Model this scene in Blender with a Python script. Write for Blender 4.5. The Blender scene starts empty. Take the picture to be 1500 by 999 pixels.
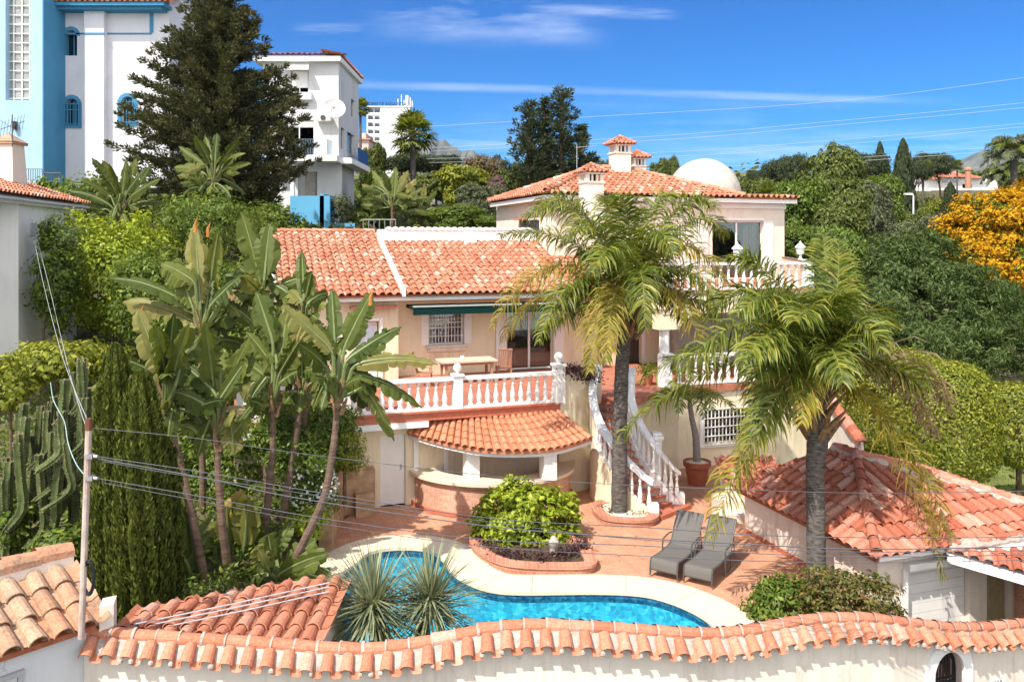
import bpy, math, random
import numpy as np
from math import sin, cos, pi, radians, sqrt, atan2
from mathutils import Vector, Matrix
from mathutils.geometry import tessellate_polygon

SC = bpy.context.scene
COL = SC.collection
random.seed(7)
RNG = np.random.default_rng(11)
F, HY, H = 1200.0, 355.0, 7.5          # focal length in photo pixels, horizon row, eye height above the pool terrace

def A(*v): return np.array(v, dtype=float)
def P(x, y, Y): return A((x - 750) * Y / F, Y, H - (y - HY) * Y / F)
def G(x, y, z=0.0): return P(x, y, F * (H - z) / (y - HY))
def nrm(v):
    v = np.asarray(v, float)
    return v / (np.linalg.norm(v, axis=-1, keepdims=True) + 1e-12)

# ------------------------------------------------------------------ house frame
TH = radians(18.5)
HU = A(cos(TH), sin(TH), 0.0); HV = A(-sin(TH), cos(TH), 0.0); HO = A(1.424, 24.41, 0.0)
ZT = 2.72                               # height of the upper terrace
def hp(s, v, z): return HO + HU * s + HV * v + A(0, 0, z)
UP = A(0, 0, 1)

# ------------------------------------------------------------------ materials
def ramp(nt, stops, interp='LINEAR'):
    r = nt.nodes.new('ShaderNodeValToRGB'); r.color_ramp.interpolation = interp
    e = r.color_ramp.elements
    while len(e) < len(stops): e.new(0.5)
    for k, (p, c) in enumerate(stops):
        e[k].position = p; e[k].color = (*c, 1.0)
    return r

def base_mat(name):
    m = bpy.data.materials.new(name); m.use_nodes = True
    nt = m.node_tree
    return m, nt, nt.nodes['Principled BSDF'], nt.nodes['Material Output']

def lk(nt, a, b): nt.links.new(a, b)

def coords(nt, scale=(1, 1, 1)):
    t = nt.nodes.new('ShaderNodeNewGeometry'); mp = nt.nodes.new('ShaderNodeMapping')
    mp.inputs['Scale'].default_value = scale
    lk(nt, t.outputs['Position'], mp.inputs['Vector'])
    return mp.outputs['Vector']

def noise(nt, vec, scale, detail=4, rough=.6):
    n = nt.nodes.new('ShaderNodeTexNoise'); n.inputs['Scale'].default_value = scale
    n.inputs['Detail'].default_value = detail; n.inputs['Roughness'].default_value = rough
    if vec is not None: lk(nt, vec, n.inputs['Vector'])
    return n

def math_(nt, op, a, b=None, c=None):
    n = nt.nodes.new('ShaderNodeMath'); n.operation = op
    for k, x in enumerate((a, b, c)):
        if x is None: continue
        if isinstance(x, (int, float)): n.inputs[k].default_value = x
        else: lk(nt, x, n.inputs[k])
    return n.outputs[0]

def mixc(nt, fac, a, b, mode='MIX'):
    n = nt.nodes.new('ShaderNodeMix'); n.data_type = 'RGBA'; n.blend_type = mode
    for s, x in ((n.inputs[0], fac), (n.inputs[6], a), (n.inputs[7], b)):
        if isinstance(x, (int, float)): s.default_value = x
        elif isinstance(x, tuple): s.default_value = (*x, 1)
        else: lk(nt, x, s)
    return n.outputs[2]

def bump(nt, h, strength, dist, bs):
    b = nt.nodes.new('ShaderNodeBump'); b.inputs['Strength'].default_value = strength; b.inputs['Distance'].default_value = dist
    lk(nt, h, b.inputs['Height']); lk(nt, b.outputs[0], bs.inputs['Normal'])

def plain(name, col, rough=.6, metal=0.0, spec=.4, var=.12, scale=6, bmp=0.0, bscale=60, stain=None, stain_amt=.35, sscale=.9, stretch=(1, 1, 1), streak=None):
    m, nt, bs, out = base_mat(name)
    v = coords(nt, stretch)
    n = noise(nt, v, scale, 5)
    lo = tuple(c * (1 - var) for c in col); hi = tuple(min(1, c * (1 + var)) for c in col)
    r = ramp(nt, [(.3, lo), (.7, hi)]); lk(nt, n.outputs['Fac'], r.inputs['Fac'])
    c = r.outputs['Color']
    if stain:
        n2 = noise(nt, coords(nt, (1, 1, .35)), sscale, 8, .7)
        r2 = ramp(nt, [(.52, (0, 0, 0)), (.75, (stain_amt,) * 3)]); lk(nt, n2.outputs['Fac'], r2.inputs['Fac'])
        c = mixc(nt, r2.outputs['Color'], c, stain)
    if streak:       # rain streaks and grime
        n5 = noise(nt, coords(nt, (1, 1, .1)), 5.5, 5, .7); n6 = noise(nt, coords(nt), .55, 4, .6)
        k = math_(nt, 'MULTIPLY', n5.outputs['Fac'], n6.outputs['Fac']); r5 = ramp(nt, [(.26, (0, 0, 0)), (.42, (.55,) * 3)]); lk(nt, k, r5.inputs['Fac'])
        c = mixc(nt, r5.outputs['Color'], c, streak)
        n7 = noise(nt, coords(nt), 1.8, 2, .5); r7 = ramp(nt, [(.495, (0, 0, 0)), (.5, (.45,) * 3), (.505, (0, 0, 0))]); lk(nt, n7.outputs['Fac'], r7.inputs['Fac'])
        n8 = noise(nt, coords(nt), .4, 2, .5); r8 = ramp(nt, [(.56, (0, 0, 0)), (.6, (1, 1, 1))]); lk(nt, n8.outputs['Fac'], r8.inputs['Fac'])
        c = mixc(nt, math_(nt, 'MULTIPLY', r7.outputs['Color'], r8.outputs['Color']), c, tuple(q * .5 for q in streak))
    lk(nt, c, bs.inputs['Base Color'])
    bs.inputs['Roughness'].default_value = rough; bs.inputs['Metallic'].default_value = metal
    bs.inputs['Specular IOR Level'].default_value = spec
    if bmp:
        bump(nt, noise(nt, coords(nt), bscale, 4).outputs['Fac'], bmp, .01, bs)
    return m

def island(nt):
    g = nt.nodes.new('ShaderNodeNewGeometry'); return g.outputs['Random Per Island']

def tile_mat(name, stops, lichen=(.62, .52, .42), amt=.5, lo=.56):
    m, nt, bs, out = base_mat(name)
    r = ramp(nt, stops); lk(nt, island(nt), r.inputs['Fac'])
    n = noise(nt, coords(nt), 5.5, 7, .68)
    r2 = ramp(nt, [(lo, (0, 0, 0)), (lo + .2, (amt,) * 3)]); lk(nt, n.outputs['Fac'], r2.inputs['Fac'])
    c = mixc(nt, r2.outputs['Color'], r.outputs['Color'], lichen)
    n3 = noise(nt, coords(nt), 24, 5, .7)
    r3 = ramp(nt, [(.35, (.72, .68, .66)), (.6, (1.05, 1.05, 1.05))]); lk(nt, n3.outputs['Fac'], r3.inputs['Fac'])
    c = mixc(nt, 1.0, c, r3.outputs['Color'], 'MULTIPLY')
    lk(nt, c, bs.inputs['Base Color']); bs.inputs['Roughness'].default_value = .85; bs.inputs['Specular IOR Level'].default_value = .2
    bump(nt, n3.outputs['Fac'], .35, .012, bs)
    return m

def leaf_mat(name, stops, trans=.35, tcol=1.5, rough=.55, spec=.25, vein=False):
    m, nt, bs, out = base_mat(name)
    oi = nt.nodes.new('ShaderNodeObjectInfo') if vein else None
    r = ramp(nt, stops); lk(nt, oi.outputs['Random'] if vein else island(nt), r.inputs['Fac'])
    n = noise(nt, coords(nt), 3.0, 4)
    r2 = ramp(nt, [(.3, (.75, .78, .7)), (.7, (1.2, 1.18, 1.1))]); lk(nt, n.outputs['Fac'], r2.inputs['Fac'])
    c = mixc(nt, 1.0, r.outputs['Color'], r2.outputs['Color'], 'MULTIPLY')
    lk(nt, c, bs.inputs['Base Color']); bs.inputs['Roughness'].default_value = rough; bs.inputs['Specular IOR Level'].default_value = spec
    tr = nt.nodes.new('ShaderNodeBsdfTranslucent')
    tc = mixc(nt, 1.0, c, (tcol * 1.05, tcol, tcol * .55), 'MULTIPLY'); lk(nt, tc, tr.inputs['Color'])
    mx = nt.nodes.new('ShaderNodeMixShader'); mx.inputs[0].default_value = trans
    lk(nt, bs.outputs[0], mx.inputs[1]); lk(nt, tr.outputs[0], mx.inputs[2]); lk(nt, mx.outputs[0], out.inputs['Surface'])
    return m

def brick_mat(name, c1, c2, mortar, bw=.22, bh=.065, rot=0.0, axis='xz'):
    m, nt, bs, out = base_mat(name)
    tc = nt.nodes.new('ShaderNodeNewGeometry'); sx = nt.nodes.new('ShaderNodeSeparateXYZ'); lk(nt, tc.outputs['Position'], sx.inputs[0])
    cb = nt.nodes.new('ShaderNodeCombineXYZ')
    if axis == 'xz':
        lk(nt, math_(nt, 'ADD', math_(nt, 'MULTIPLY', sx.outputs[0], cos(rot)), math_(nt, 'MULTIPLY', sx.outputs[1], sin(rot))), cb.inputs[0]); lk(nt, sx.outputs[2], cb.inputs[1])
    else:
        lk(nt, math_(nt, 'ADD', math_(nt, 'MULTIPLY', sx.outputs[0], cos(rot)), math_(nt, 'MULTIPLY', sx.outputs[1], sin(rot))), cb.inputs[0])
        lk(nt, math_(nt, 'SUBTRACT', math_(nt, 'MULTIPLY', sx.outputs[1], cos(rot)), math_(nt, 'MULTIPLY', sx.outputs[0], sin(rot))), cb.inputs[1])
    b = nt.nodes.new('ShaderNodeTexBrick'); lk(nt, cb.outputs[0], b.inputs['Vector'])
    b.inputs['Scale'].default_value = 1; b.inputs['Brick Width'].default_value = bw; b.inputs['Row Height'].default_value = bh
    b.inputs['Mortar Size'].default_value = min(bw, bh) * .09; b.inputs['Color1'].default_value = (*c1, 1); b.inputs['Color2'].default_value = (*c2, 1); b.inputs['Mortar'].default_value = (*mortar, 1)
    b.inputs['Mortar Smooth'].default_value = .3
    if axis == 'xy': b.offset = 0.0
    n = noise(nt, coords(nt), 2.2, 7, .68); r = ramp(nt, [(.3, (.78, .74, .72)), (.68, (1.12, 1.1, 1.08))]); lk(nt, n.outputs['Fac'], r.inputs['Fac'])
    c = mixc(nt, 1.0, b.outputs['Color'], r.outputs['Color'], 'MULTIPLY')
    n4 = noise(nt, coords(nt), 17, 5, .7); r4 = ramp(nt, [(.36, (.86, .84, .83)), (.6, (1.04, 1.04, 1.04))]); lk(nt, n4.outputs['Fac'], r4.inputs['Fac'])
    c = mixc(nt, 1.0, c, r4.outputs['Color'], 'MULTIPLY')
    lk(nt, c, bs.inputs['Base Color']); bs.inputs['Roughness'].default_value = .8; bs.inputs['Specular IOR Level'].default_value = .25
    bump(nt, b.outputs['Fac'], -.4, .01, bs)
    return m

# ------------------------------------------------------------------ objects
ORG = {}
def tag(o, label=None, cat=None, group=None, kind=None):
    if label: o['label'] = label
    if cat: o['category'] = cat
    if group: o['group'] = group
    if kind: o['kind'] = kind
    return o

def thing(name, label, cat, loc, group=None, rz=0.0):
    o = bpy.data.objects.new(name, None); COL.objects.link(o)
    o.empty_display_size = .2
    o.location = tuple(loc); o.rotation_euler = (0, 0, rz); ORG[o.name] = np.asarray(loc, float)
    return tag(o, label, cat, group)

def link_mesh(name, me, mats, parent=None, loc=None, smooth=False):
    for m in (mats if isinstance(mats, (list, tuple)) else [mats]): me.materials.append(m)
    o = bpy.data.objects.new(name, me); COL.objects.link(o)
    if parent is not None:
        o.parent = parent; ORG[o.name] = ORG[parent.name]
    else:
        o.location = tuple(loc); ORG[o.name] = np.asarray(loc, float)
    if smooth:
        me.polygons.foreach_set('use_smooth', np.ones(len(me.polygons), dtype=bool))
    return o

class MB:
    """collects shapes in world space and links them as one mesh"""
    def __init__(s): s.v = []; s.f = []; s.m = []; s.n = 0; s.X = None; s.mi = 0
    def add(s, v, f):
        v = np.asarray(v, float).reshape(-1, 3)
        if s.X is not None:
            X = np.array(s.X); v = v @ X[:3, :3].T + X[:3, 3]
        b = s.n
        s.v.append(v); s.n += len(v)
        for q in f: s.f.append(tuple(int(i) + b for i in q)); s.m.append(s.mi)
        return s
    def par(s, o, a, b, c):
        o, a, b, c = (np.asarray(t, float) for t in (o, a, b, c))
        if np.dot(np.cross(a, b), c) < 0: a, b = b, a
        v = [o, o + a, o + a + b, o + b, o + c, o + a + c, o + a + b + c, o + b + c]
        return s.add(v, [(3, 2, 1, 0), (4, 5, 6, 7), (0, 1, 5, 4), (1, 2, 6, 5), (2, 3, 7, 6), (3, 0, 4, 7)])
    def box(s, c, d):
        c = A(*c); d = A(*d)
        return s.par(c - d / 2, (d[0], 0, 0), (0, d[1], 0), (0, 0, d[2]))
    def prism(s, pts, h):
        pts = np.asarray(pts, float); n = len(pts); h = np.asarray(h, float)
        f = [tuple(range(n))[::-1], tuple(range(n, 2 * n))] + [(i, (i + 1) % n, n + (i + 1) % n, n + i) for i in range(n)]
        return s.add(np.vstack([pts, pts + h]), f)
    def poly(s, pts): return s.add(pts, [tuple(range(len(pts)))])
    def tube(s, pts, r, seg=8, cap=True):
        pts = np.asarray(pts, float); n = len(pts)
        r = np.full(n, r, float) if np.isscalar(r) else np.asarray(r, float)
        t = nrm(np.gradient(pts, axis=0)); ref = A(0, 0, 1) if abs(t[0][2]) < .9 else A(1, 0, 0)
        vs = []
        nn = nrm(np.cross(t[0], ref))
        for i in range(n):
            nn = nrm(nn - t[i] * np.dot(nn, t[i])); bb = np.cross(t[i], nn)
            for k in range(seg):
                a = 2 * pi * k / seg; vs.append(pts[i] + r[i] * (cos(a) * nn + sin(a) * bb))
        f = [(i * seg + k, i * seg + (k + 1) % seg, (i + 1) * seg + (k + 1) % seg, (i + 1) * seg + k) for i in range(n - 1) for k in range(seg)]
        if cap: f += [tuple(range(seg))[::-1], tuple((n - 1) * seg + k for k in range(seg))]
        return s.add(vs, f)
    def lathe(s, c, prof, seg=12, cap=True):
        c = np.asarray(c, float); vs = []; n = len(prof)
        for r, z in prof:
            for k in range(seg):
                a = 2 * pi * k / seg; vs.append(c + A(r * cos(a), r * sin(a), z))
        f = [(i * seg + k, i * seg + (k + 1) % seg, (i + 1) * seg + (k + 1) % seg, (i + 1) * seg + k) for i in range(n - 1) for k in range(seg)]
        if cap: f += [tuple(range(seg))[::-1], tuple((n - 1) * seg + k for k in range(seg))]
        return s.add(vs, f)
    def grid(s, fn, nu, nv):
        vs = [fn(i / nu, j / nv) for j in range(nv + 1) for i in range(nu + 1)]
        f = [(j * (nu + 1) + i, j * (nu + 1) + i + 1, (j + 1) * (nu + 1) + i + 1, (j + 1) * (nu + 1) + i) for j in range(nv) for i in range(nu)]
        return s.add(vs, f)
    def build(s, name, mats, parent=None, smooth=False, loc=None):
        v = np.vstack(s.v)
        if parent is not None: o = ORG[parent.name]
        else:
            o = np.asarray(loc, float) if loc is not None else A((v[:, 0].min() + v[:, 0].max()) / 2, (v[:, 1].min() + v[:, 1].max()) / 2, v[:, 2].min())
        me = bpy.data.meshes.new(name)
        me.from_pydata((v - o).tolist(), [], s.f); me.update()
        ob = link_mesh(name, me, mats, parent, o, smooth)
        if s.mi or any(s.m): me.polygons.foreach_set('material_index', np.array(s.m, dtype=np.int32))
        return ob

def quads_mesh(name, v, mats, parent=None, loc=None, mi=None):
    """v: (N,4,3) separate quads"""
    v = np.asarray(v, float); n = len(v)
    o = ORG[parent.name] if parent is not None else np.asarray(loc, float)
    me = bpy.data.meshes.new(name)
    me.vertices.add(n * 4); me.vertices.foreach_set('co', (v.reshape(-1, 3) - o).astype(np.float32).ravel())
    me.loops.add(n * 4); me.loops.foreach_set('vertex_index', np.arange(n * 4, dtype=np.int32))
    me.polygons.add(n); me.polygons.foreach_set('loop_start', np.arange(0, n * 4, 4, dtype=np.int32))
    me.update(calc_edges=True); me.validate()
    ob = link_mesh(name, me, mats, parent, o)
    if mi is not None: me.polygons.foreach_set('material_index', np.asarray(mi, dtype=np.int32))
    return ob

def copy_thing(src, loc, scale=(1, 1, 1), rz=0.0, label=None, group=None, parent=None):
    c = src.copy(); COL.objects.link(c)
    if parent is not None: c.parent = parent
    else:
        c.location = tuple(loc); c.scale = scale; c.rotation_euler = (0, 0, rz)
        if label: c['label'] = label
        if group: c['group'] = group
    for ch in src.children: copy_thing(ch, None, parent=c)
    return c

# ------------------------------------------------------------------ building pieces
def panel_wall(mb, o, u, n, z0, z1, L, openings, th=.25):
    """wall along u from o, thickness th going along n, with rectangular openings (a, b, za, zb)"""
    o = np.asarray(o, float)
    us = sorted({0.0, L, *[t for a in openings for t in a[:2]]}); zs = sorted({z0, z1, *[t for a in openings for t in a[2:4]]})
    us = [t for t in us if 0 <= t <= L]; zs = [t for t in zs if z0 <= t <= z1]
    for a, b in zip(us[:-1], us[1:]):
        run = None
        for c, d in zip(zs[:-1], zs[1:]):
            hole = any(p[0] <= (a + b) / 2 <= p[1] and p[2] <= (c + d) / 2 <= p[3] for p in openings)
            if hole:
                if run: mb.par(o + u * a + UP * run[0], u * (b - a), n * th, UP * (run[1] - run[0]))
                run = None
            else: run = (run[0] if run else c, d)
        if run: mb.par(o + u * a + UP * run[0], u * (b - a), n * th, UP * (run[1] - run[0]))

BAL = [(.075, 0), (.075, .05), (.05, .07), (.062, .11), (.075, .17), (.078, .22), (.06, .30), (.042, .40), (.035, .49), (.05, .51), (.05, .535), (.036, .55), (.036, .60), (.055, .625), (.07, .64), (.07, .70)]
def balusters(parent, pts, z_of, h, mat, r=1.0):
    src = None
    for k, p in enumerate(pts):
        if src is None:
            mb = MB(); mb.lathe(A(0, 0, 0), [(a * r, b * h / .70) for a, b in BAL], 12)
            mb.v = [v + ORG[parent.name] for v in mb.v]
            src = mb.build('baluster', mat, parent, smooth=True); o = src
        else:
            o = src.copy(); COL.objects.link(o)
        o.location = tuple(A(p[0], p[1], z_of(p)) - ORG[parent.name])

def tiles(mb, p0, e, sd, W, Lfun, pitch=.28, row=.40, r=.098, pans=True, seg=5, jit=.012, lift=.03):
    """barrel tiles on a plane: eave start p0, e along the eave, sd up the slope; Lfun(t) -> (start, end) along the slope"""
    e = nrm(e); sd = nrm(sd); n = nrm(np.cross(e, sd))
    if n[2] < 0: n = -n
    nc = max(1, int(round(W / pitch))); pitch = W / nc
    ang = [pi * k / seg for k in range(seg + 1)]
    for i in range(nc):
        t = (i + .5) * pitch
        a, b = Lfun(t)
        x = a
        while x < b - .05:
            l = min(row + .06, b - x)
            j = RNG.normal(0, jit, 3)
            c0 = p0 + e * (t + j[0]) + sd * x + n * (lift + j[2] * .4); c1 = p0 + e * (t + j[1]) + sd * (x + l)
            v = [c0 + e * (r * 1.08 * cos(g)) + n * (r * 1.08 * sin(g)) for g in ang] + [c1 + e * (r * .9 * cos(g)) + n * (r * .9 * sin(g)) for g in ang]
            v += [c0 + e * (r * .92 * cos(g)) + n * (r * .92 * sin(g)) for g in ang]
            m = seg + 1
            mb.add(v, [(k, k + 1, m + k + 1, m + k) for k in range(seg)] + [(k + 1, k, 2 * m + k, 2 * m + k + 1) for k in range(seg)])
            x += row
        if pans:
            for q in ([0, 1] if i == 0 else [1]):
                tt = (i + q) * pitch
                a, b = Lfun(min(max(tt, .02), W - .02)); x = a + .03
                rr = pitch / 2
                while x < b - .05:
                    l = min(row + .04, b - x)
                    c0 = p0 + e * tt + sd * x + n * (rr * .55 + .02); c1 = p0 + e * tt + sd * (x + l) + n * rr * .55
                    gs = [pi + pi * k / 3 for k in range(4)]
                    v = [c0 + e * (rr * cos(g)) + n * (rr * .55 * sin(g)) for g in gs] + [c1 + e * (rr * cos(g)) + n * (rr * .55 * sin(g)) for g in gs]
                    mb.add(v, [(k, k + 1, 5 + k, 4 + k) for k in range(3)])
                    x += row

def ridge(mb, p0, p1, r=.115, L=.40, jit=.01, seg=6, nvec=None):
    p0 = np.asarray(p0, float); p1 = np.asarray(p1, float)
    d = p1 - p0; D = np.linalg.norm(d); d = d / D
    n = max(1, int(round(D / L))); L = D / n
    e = nrm(np.cross(d, UP)); up = np.cross(e, d)
    ang = [pi * (k / seg) * 1.1 - .05 * pi for k in range(seg + 1)]
    for i in range(n):
        j = RNG.normal(0, jit, 3)
        c0 = p0 + d * (i * L) + e * j[0] + up * .02; c1 = p0 + d * ((i + 1) * L + .04) + e * j[1]
        v = [c0 + e * (r * 1.06 * cos(g)) + up * (r * 1.06 * sin(g)) for g in ang] + [c1 + e * (r * .92 * cos(g)) + up * (r * .92 * sin(g)) for g in ang]
        m = seg + 1
        mb.add(v, [(k, k + 1, m + k + 1, m + k) for k in range(seg)])

def catmull(pts, n=8, closed=False):
    pts = np.asarray(pts, float); out = []; N = len(pts)
    rng_ = range(N) if closed else range(N - 1)
    for i in rng_:
        if closed: a, b, c, d = pts[(i - 1) % N], pts[i], pts[(i + 1) % N], pts[(i + 2) % N]
        else: a, b, c, d = pts[max(i - 1, 0)], pts[i], pts[i + 1], pts[min(i + 2, N - 1)]
        for k in range(n):
            t = k / n
            out.append(.5 * ((2 * b) + (-a + c) * t + (2 * a - 5 * b + 4 * c - d) * t * t + (-a + 3 * b - 3 * c + d) * t ** 3))
    if not closed: out.append(pts[-1])
    return np.array(out)

def grille(mb, o, u, n, w, z0, z1, nb, nh, r=.012, proud=.06):
    for k in range(nb + 1):
        p = o + u * (w * k / nb) + n * proud; mb.tube([p + UP * z0, p + UP * z1], r, 5)
    for k in range(nh + 1):
        z = z0 + (z1 - z0) * k / nh; mb.tube([o + n * (proud + .022) + UP * z, o + u * w + n * (proud + .022) + UP * z], r, 5)
# ------------------------------------------------------------------ palette
CREAM = plain('cream stucco', (.80, .69, .50), .9, spec=.15, var=.05, scale=2.2, bmp=.25, bscale=45, stain=(.56, .45, .31), stain_amt=.4, streak=(.50, .40, .28))
WALLW = plain('warm white stucco', (.74, .65, .55), .9, spec=.15, var=.05, scale=2.0, bmp=.3, bscale=35, stain=(.52, .44, .35), stain_amt=.4, sscale=1.5, streak=(.46, .39, .31))
WHITE = plain('white paint', (.80, .78, .75), .6, spec=.3, var=.04, scale=3, bmp=.1, bscale=40, stain=(.62, .58, .52), stain_amt=.3)
WHITEB = plain('chalk white render', (.80, .79, .78), .9, spec=.15, var=.03, scale=.8, stain=(.66, .65, .63), stain_amt=.3, sscale=.4, streak=(.66, .65, .64))
DOME = plain('weathered dome plaster', (.47, .44, .38), .9, spec=.1, var=.14, scale=2.5, bmp=.4, bscale=20, stain=(.30, .27, .21), stain_amt=.8, sscale=2.2)
MORTAR = plain('lime mortar', (.42, .36, .31), .95, spec=.1, var=.22, scale=14, bmp=1.0, bscale=25, stain=(.24, .19, .15), stain_amt=.85, sscale=7)
TERRA = [(0, (.43, .155, .09)), (.35, (.51, .21, .125)), (.7, (.56, .255, .16)), (.9, (.60, .32, .225)), (1, (.66, .46, .37))]
TILE = tile_mat('terracotta barrel tile', TERRA, (.64, .46, .34), .4, .58)
TILEB = tile_mat('bright terracotta tile', [(0, (.55, .21, .11)), (.5, (.60, .245, .135)), (1, (.64, .285, .165))], (.63, .38, .27), .35, .6)
TILEG = tile_mat('rose terracotta tile', [(0, (.36, .11, .065)), (.4, (.46, .165, .10)), (.8, (.52, .22, .15)), (1, (.58, .36, .27))], (.55, .40, .34), .35, .6)
TILEO = tile_mat('old lichen tile', [(0, (.40, .23, .14)), (.5, (.50, .34, .23)), (1, (.52, .22, .12))], (.17, .13, .10), .8, .5)
TILEC = tile_mat('coping terracotta', [(0, (.47, .175, .10)), (.6, (.54, .225, .135)), (.9, (.58, .27, .175)), (1, (.58, .37, .28))], (.58, .42, .34), .45, .55)
PANF = plain('terracotta underlay', (.34, .12, .06), .9, spec=.1, var=.25, scale=8)
FLOORT = brick_mat('terracotta paving', (.53, .275, .17), (.59, .315, .20), (.49, .265, .17), .33, .33, .32, 'xy')
TERRF = brick_mat('red terrace tile', (.42, .155, .095), (.48, .19, .12), (.38, .17, .12), .3, .3, TH, 'xy')
REDTILE = plain('red glazed edge tile', (.46, .14, .08), .5, var=.2, scale=10)
BRICK = brick_mat('counter brick', (.55, .28, .19), (.64, .38, .28), (.60, .45, .35), .21, .062, TH)
BRICKP = brick_mat('planter brick', (.46, .19, .12), (.55, .27, .18), (.50, .34, .26), .1, .075, 0.0)
STONEW = plain('rough ochre stone', (.42, .28, .17), .95, spec=.1, var=.35, scale=3.5, bmp=1.0, bscale=9)
COPING = plain('cream pool coping', (.70, .58, .43), .75, spec=.25, var=.06, scale=3, bmp=.15, bscale=30, stain=(.55, .44, .32), stain_amt=.35)
GREYF = plain('grey sling fabric', (.135, .125, .115), .8, spec=.2, var=.08, scale=60)
GREYM = plain('dark grey metal', (.10, .095, .09), .45, .3, var=.1)
BLACKM = plain('black wrought iron', (.02, .02, .022), .5, .4, var=.2)
STEEL = plain('galvanised steel', (.42, .42, .41), .45, .8, var=.2, scale=12)
BARK = plain('palm bark', (.115, .10, .088), .95, spec=.1, var=.75, scale=7, bmp=1.0, bscale=14, stretch=(1, 1, 3.5))
BARKD = plain('brown bark', (.13, .09, .06), .95, spec=.1, var=.4, scale=8, bmp=.8, bscale=14)
STALK = plain('ringed pale stalk', (.16, .105, .075), .9, spec=.15, var=.45, scale=5, bmp=.5, bscale=20, stretch=(.6, .6, 4))
BOOT = plain('old frond boots', (.24, .15, .08), .95, spec=.1, var=.5, scale=12)
POT = plain('terracotta pot', (.38, .11, .055), .7, var=.12, scale=5)
BARKP = plain('pale palm bark', (.26, .23, .20), .95, spec=.1, var=.4, scale=9, bmp=.8, bscale=14, stretch=(1, 1, 3.5))
PEBBLE = plain('white pebbles', (.62, .56, .46), .9, var=.35, scale=30, bmp=1.0, bscale=28)
SOIL = plain('dark soil', (.085, .06, .042), 1, spec=.05, var=.4, scale=9, bmp=.8, bscale=18)
WOOD = plain('weathered teak', (.40, .22, .14), .75, var=.2, scale=10, stretch=(1, 1, .2))
WOODP = plain('pale table top', (.60, .50, .38), .6, var=.1, scale=7)
GREENC = plain('dark green canvas', (.004, .028, .025), .9, spec=.1, var=.12, scale=5)
DARKD = plain('dark timber door', (.05, .028, .02), .5, var=.2)
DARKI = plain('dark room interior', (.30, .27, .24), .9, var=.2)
SKYB = plain('pale blue render', (.34, .51, .66), .9, spec=.1, var=.05, scale=1, stain=(.36, .50, .60), stain_amt=.4, sscale=.4, streak=(.28, .42, .54))
MIDB = plain('mid blue trim and side shade', (.07, .25, .42), .85, spec=.15, var=.06, scale=1)  # blue of the trim; on the tower's side it stands in for shade
POOLB = plain('bright blue wall paint', (.12, .37, .58), .85, spec=.15, var=.06, scale=1)
PALEV = plain('pale lilac white render', (.66, .65, .68), .9, spec=.1, var=.03, scale=1, streak=(.50, .50, .53))
GREYW = plain('grey white render', (.60, .60, .60), .9, spec=.1, var=.05, scale=.6, stain=(.45, .44, .43), stain_amt=.4, sscale=.5, streak=(.42, .41, .40))
CABLE = plain('grey cable', (.09, .095, .11), .5, spec=.4, var=.2, scale=30)
CABLEW = plain('pale aluminium cable', (.40, .41, .43), .6, var=.1)
SPINE = plain('pale spines', (.42, .36, .22), .8, var=.3)
RUST = plain('rusty painted pole', (.44, .36, .31), .7, var=.25, scale=6, stain=(.30, .13, .07), stain_amt=.9, sscale=3.5)
INK = plain('dark sign lettering', (.03, .03, .05), .5)
NAVY = plain('navy lettering', (.012, .02, .06), .6)
AZUL = None

def glass_mat(name, tint, refl=.25, rough=.02):
    m, nt, bs, out = base_mat(name)
    nt.nodes.remove(bs)
    g = nt.nodes.new('ShaderNodeBsdfGlossy'); g.inputs['Roughness'].default_value = rough
    t = nt.nodes.new('ShaderNodeBsdfTransparent'); t.inputs['Color'].default_value = (*tint, 1)
    fr = nt.nodes.new('ShaderNodeFresnel'); fr.inputs['IOR'].default_value = 1.5
    f = math_(nt, 'ADD', fr.outputs[0], refl)
    mx = nt.nodes.new('ShaderNodeMixShader'); lk(nt, f, mx.inputs[0]); lk(nt, t.outputs[0], mx.inputs[1]); lk(nt, g.outputs[0], mx.inputs[2])
    lk(nt, mx.outputs[0], out.inputs['Surface'])
    return m
GLASS = glass_mat('window glass', (.7, .74, .76), .08)
GLASSD = glass_mat('far window glass', (.12, .13, .15), .12)

def water_mat():
    m, nt, bs, out = base_mat('pool water'); nt.nodes.remove(bs)
    g = nt.nodes.new('ShaderNodeBsdfGlossy'); g.inputs['Roughness'].default_value = .03
    t = nt.nodes.new('ShaderNodeBsdfTransparent'); t.inputs['Color'].default_value = (.52, .85, .89, 1)
    lw = nt.nodes.new('ShaderNodeLayerWeight'); lw.inputs['Blend'].default_value = .5
    n = noise(nt, coords(nt, (1, 1.6, 1)), 4.5, 4, .6)
    b = nt.nodes.new('ShaderNodeBump'); b.inputs['Strength'].default_value = .7; b.inputs['Distance'].default_value = .08
    lk(nt, n.outputs['Fac'], b.inputs['Height']); lk(nt, b.outputs[0], g.inputs['Normal']); lk(nt, b.outputs[0], lw.inputs['Normal'])
    f = math_(nt, 'ADD', math_(nt, 'MULTIPLY', math_(nt, 'POWER', lw.outputs['Facing'], 5.0), .75), .02)
    mx = nt.nodes.new('ShaderNodeMixShader'); lk(nt, f, mx.inputs[0]); lk(nt, t.outputs[0], mx.inputs[1]); lk(nt, g.outputs[0], mx.inputs[2])
    lk(nt, mx.outputs[0], out.inputs['Surface'])
    return m
WATER = water_mat()

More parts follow.
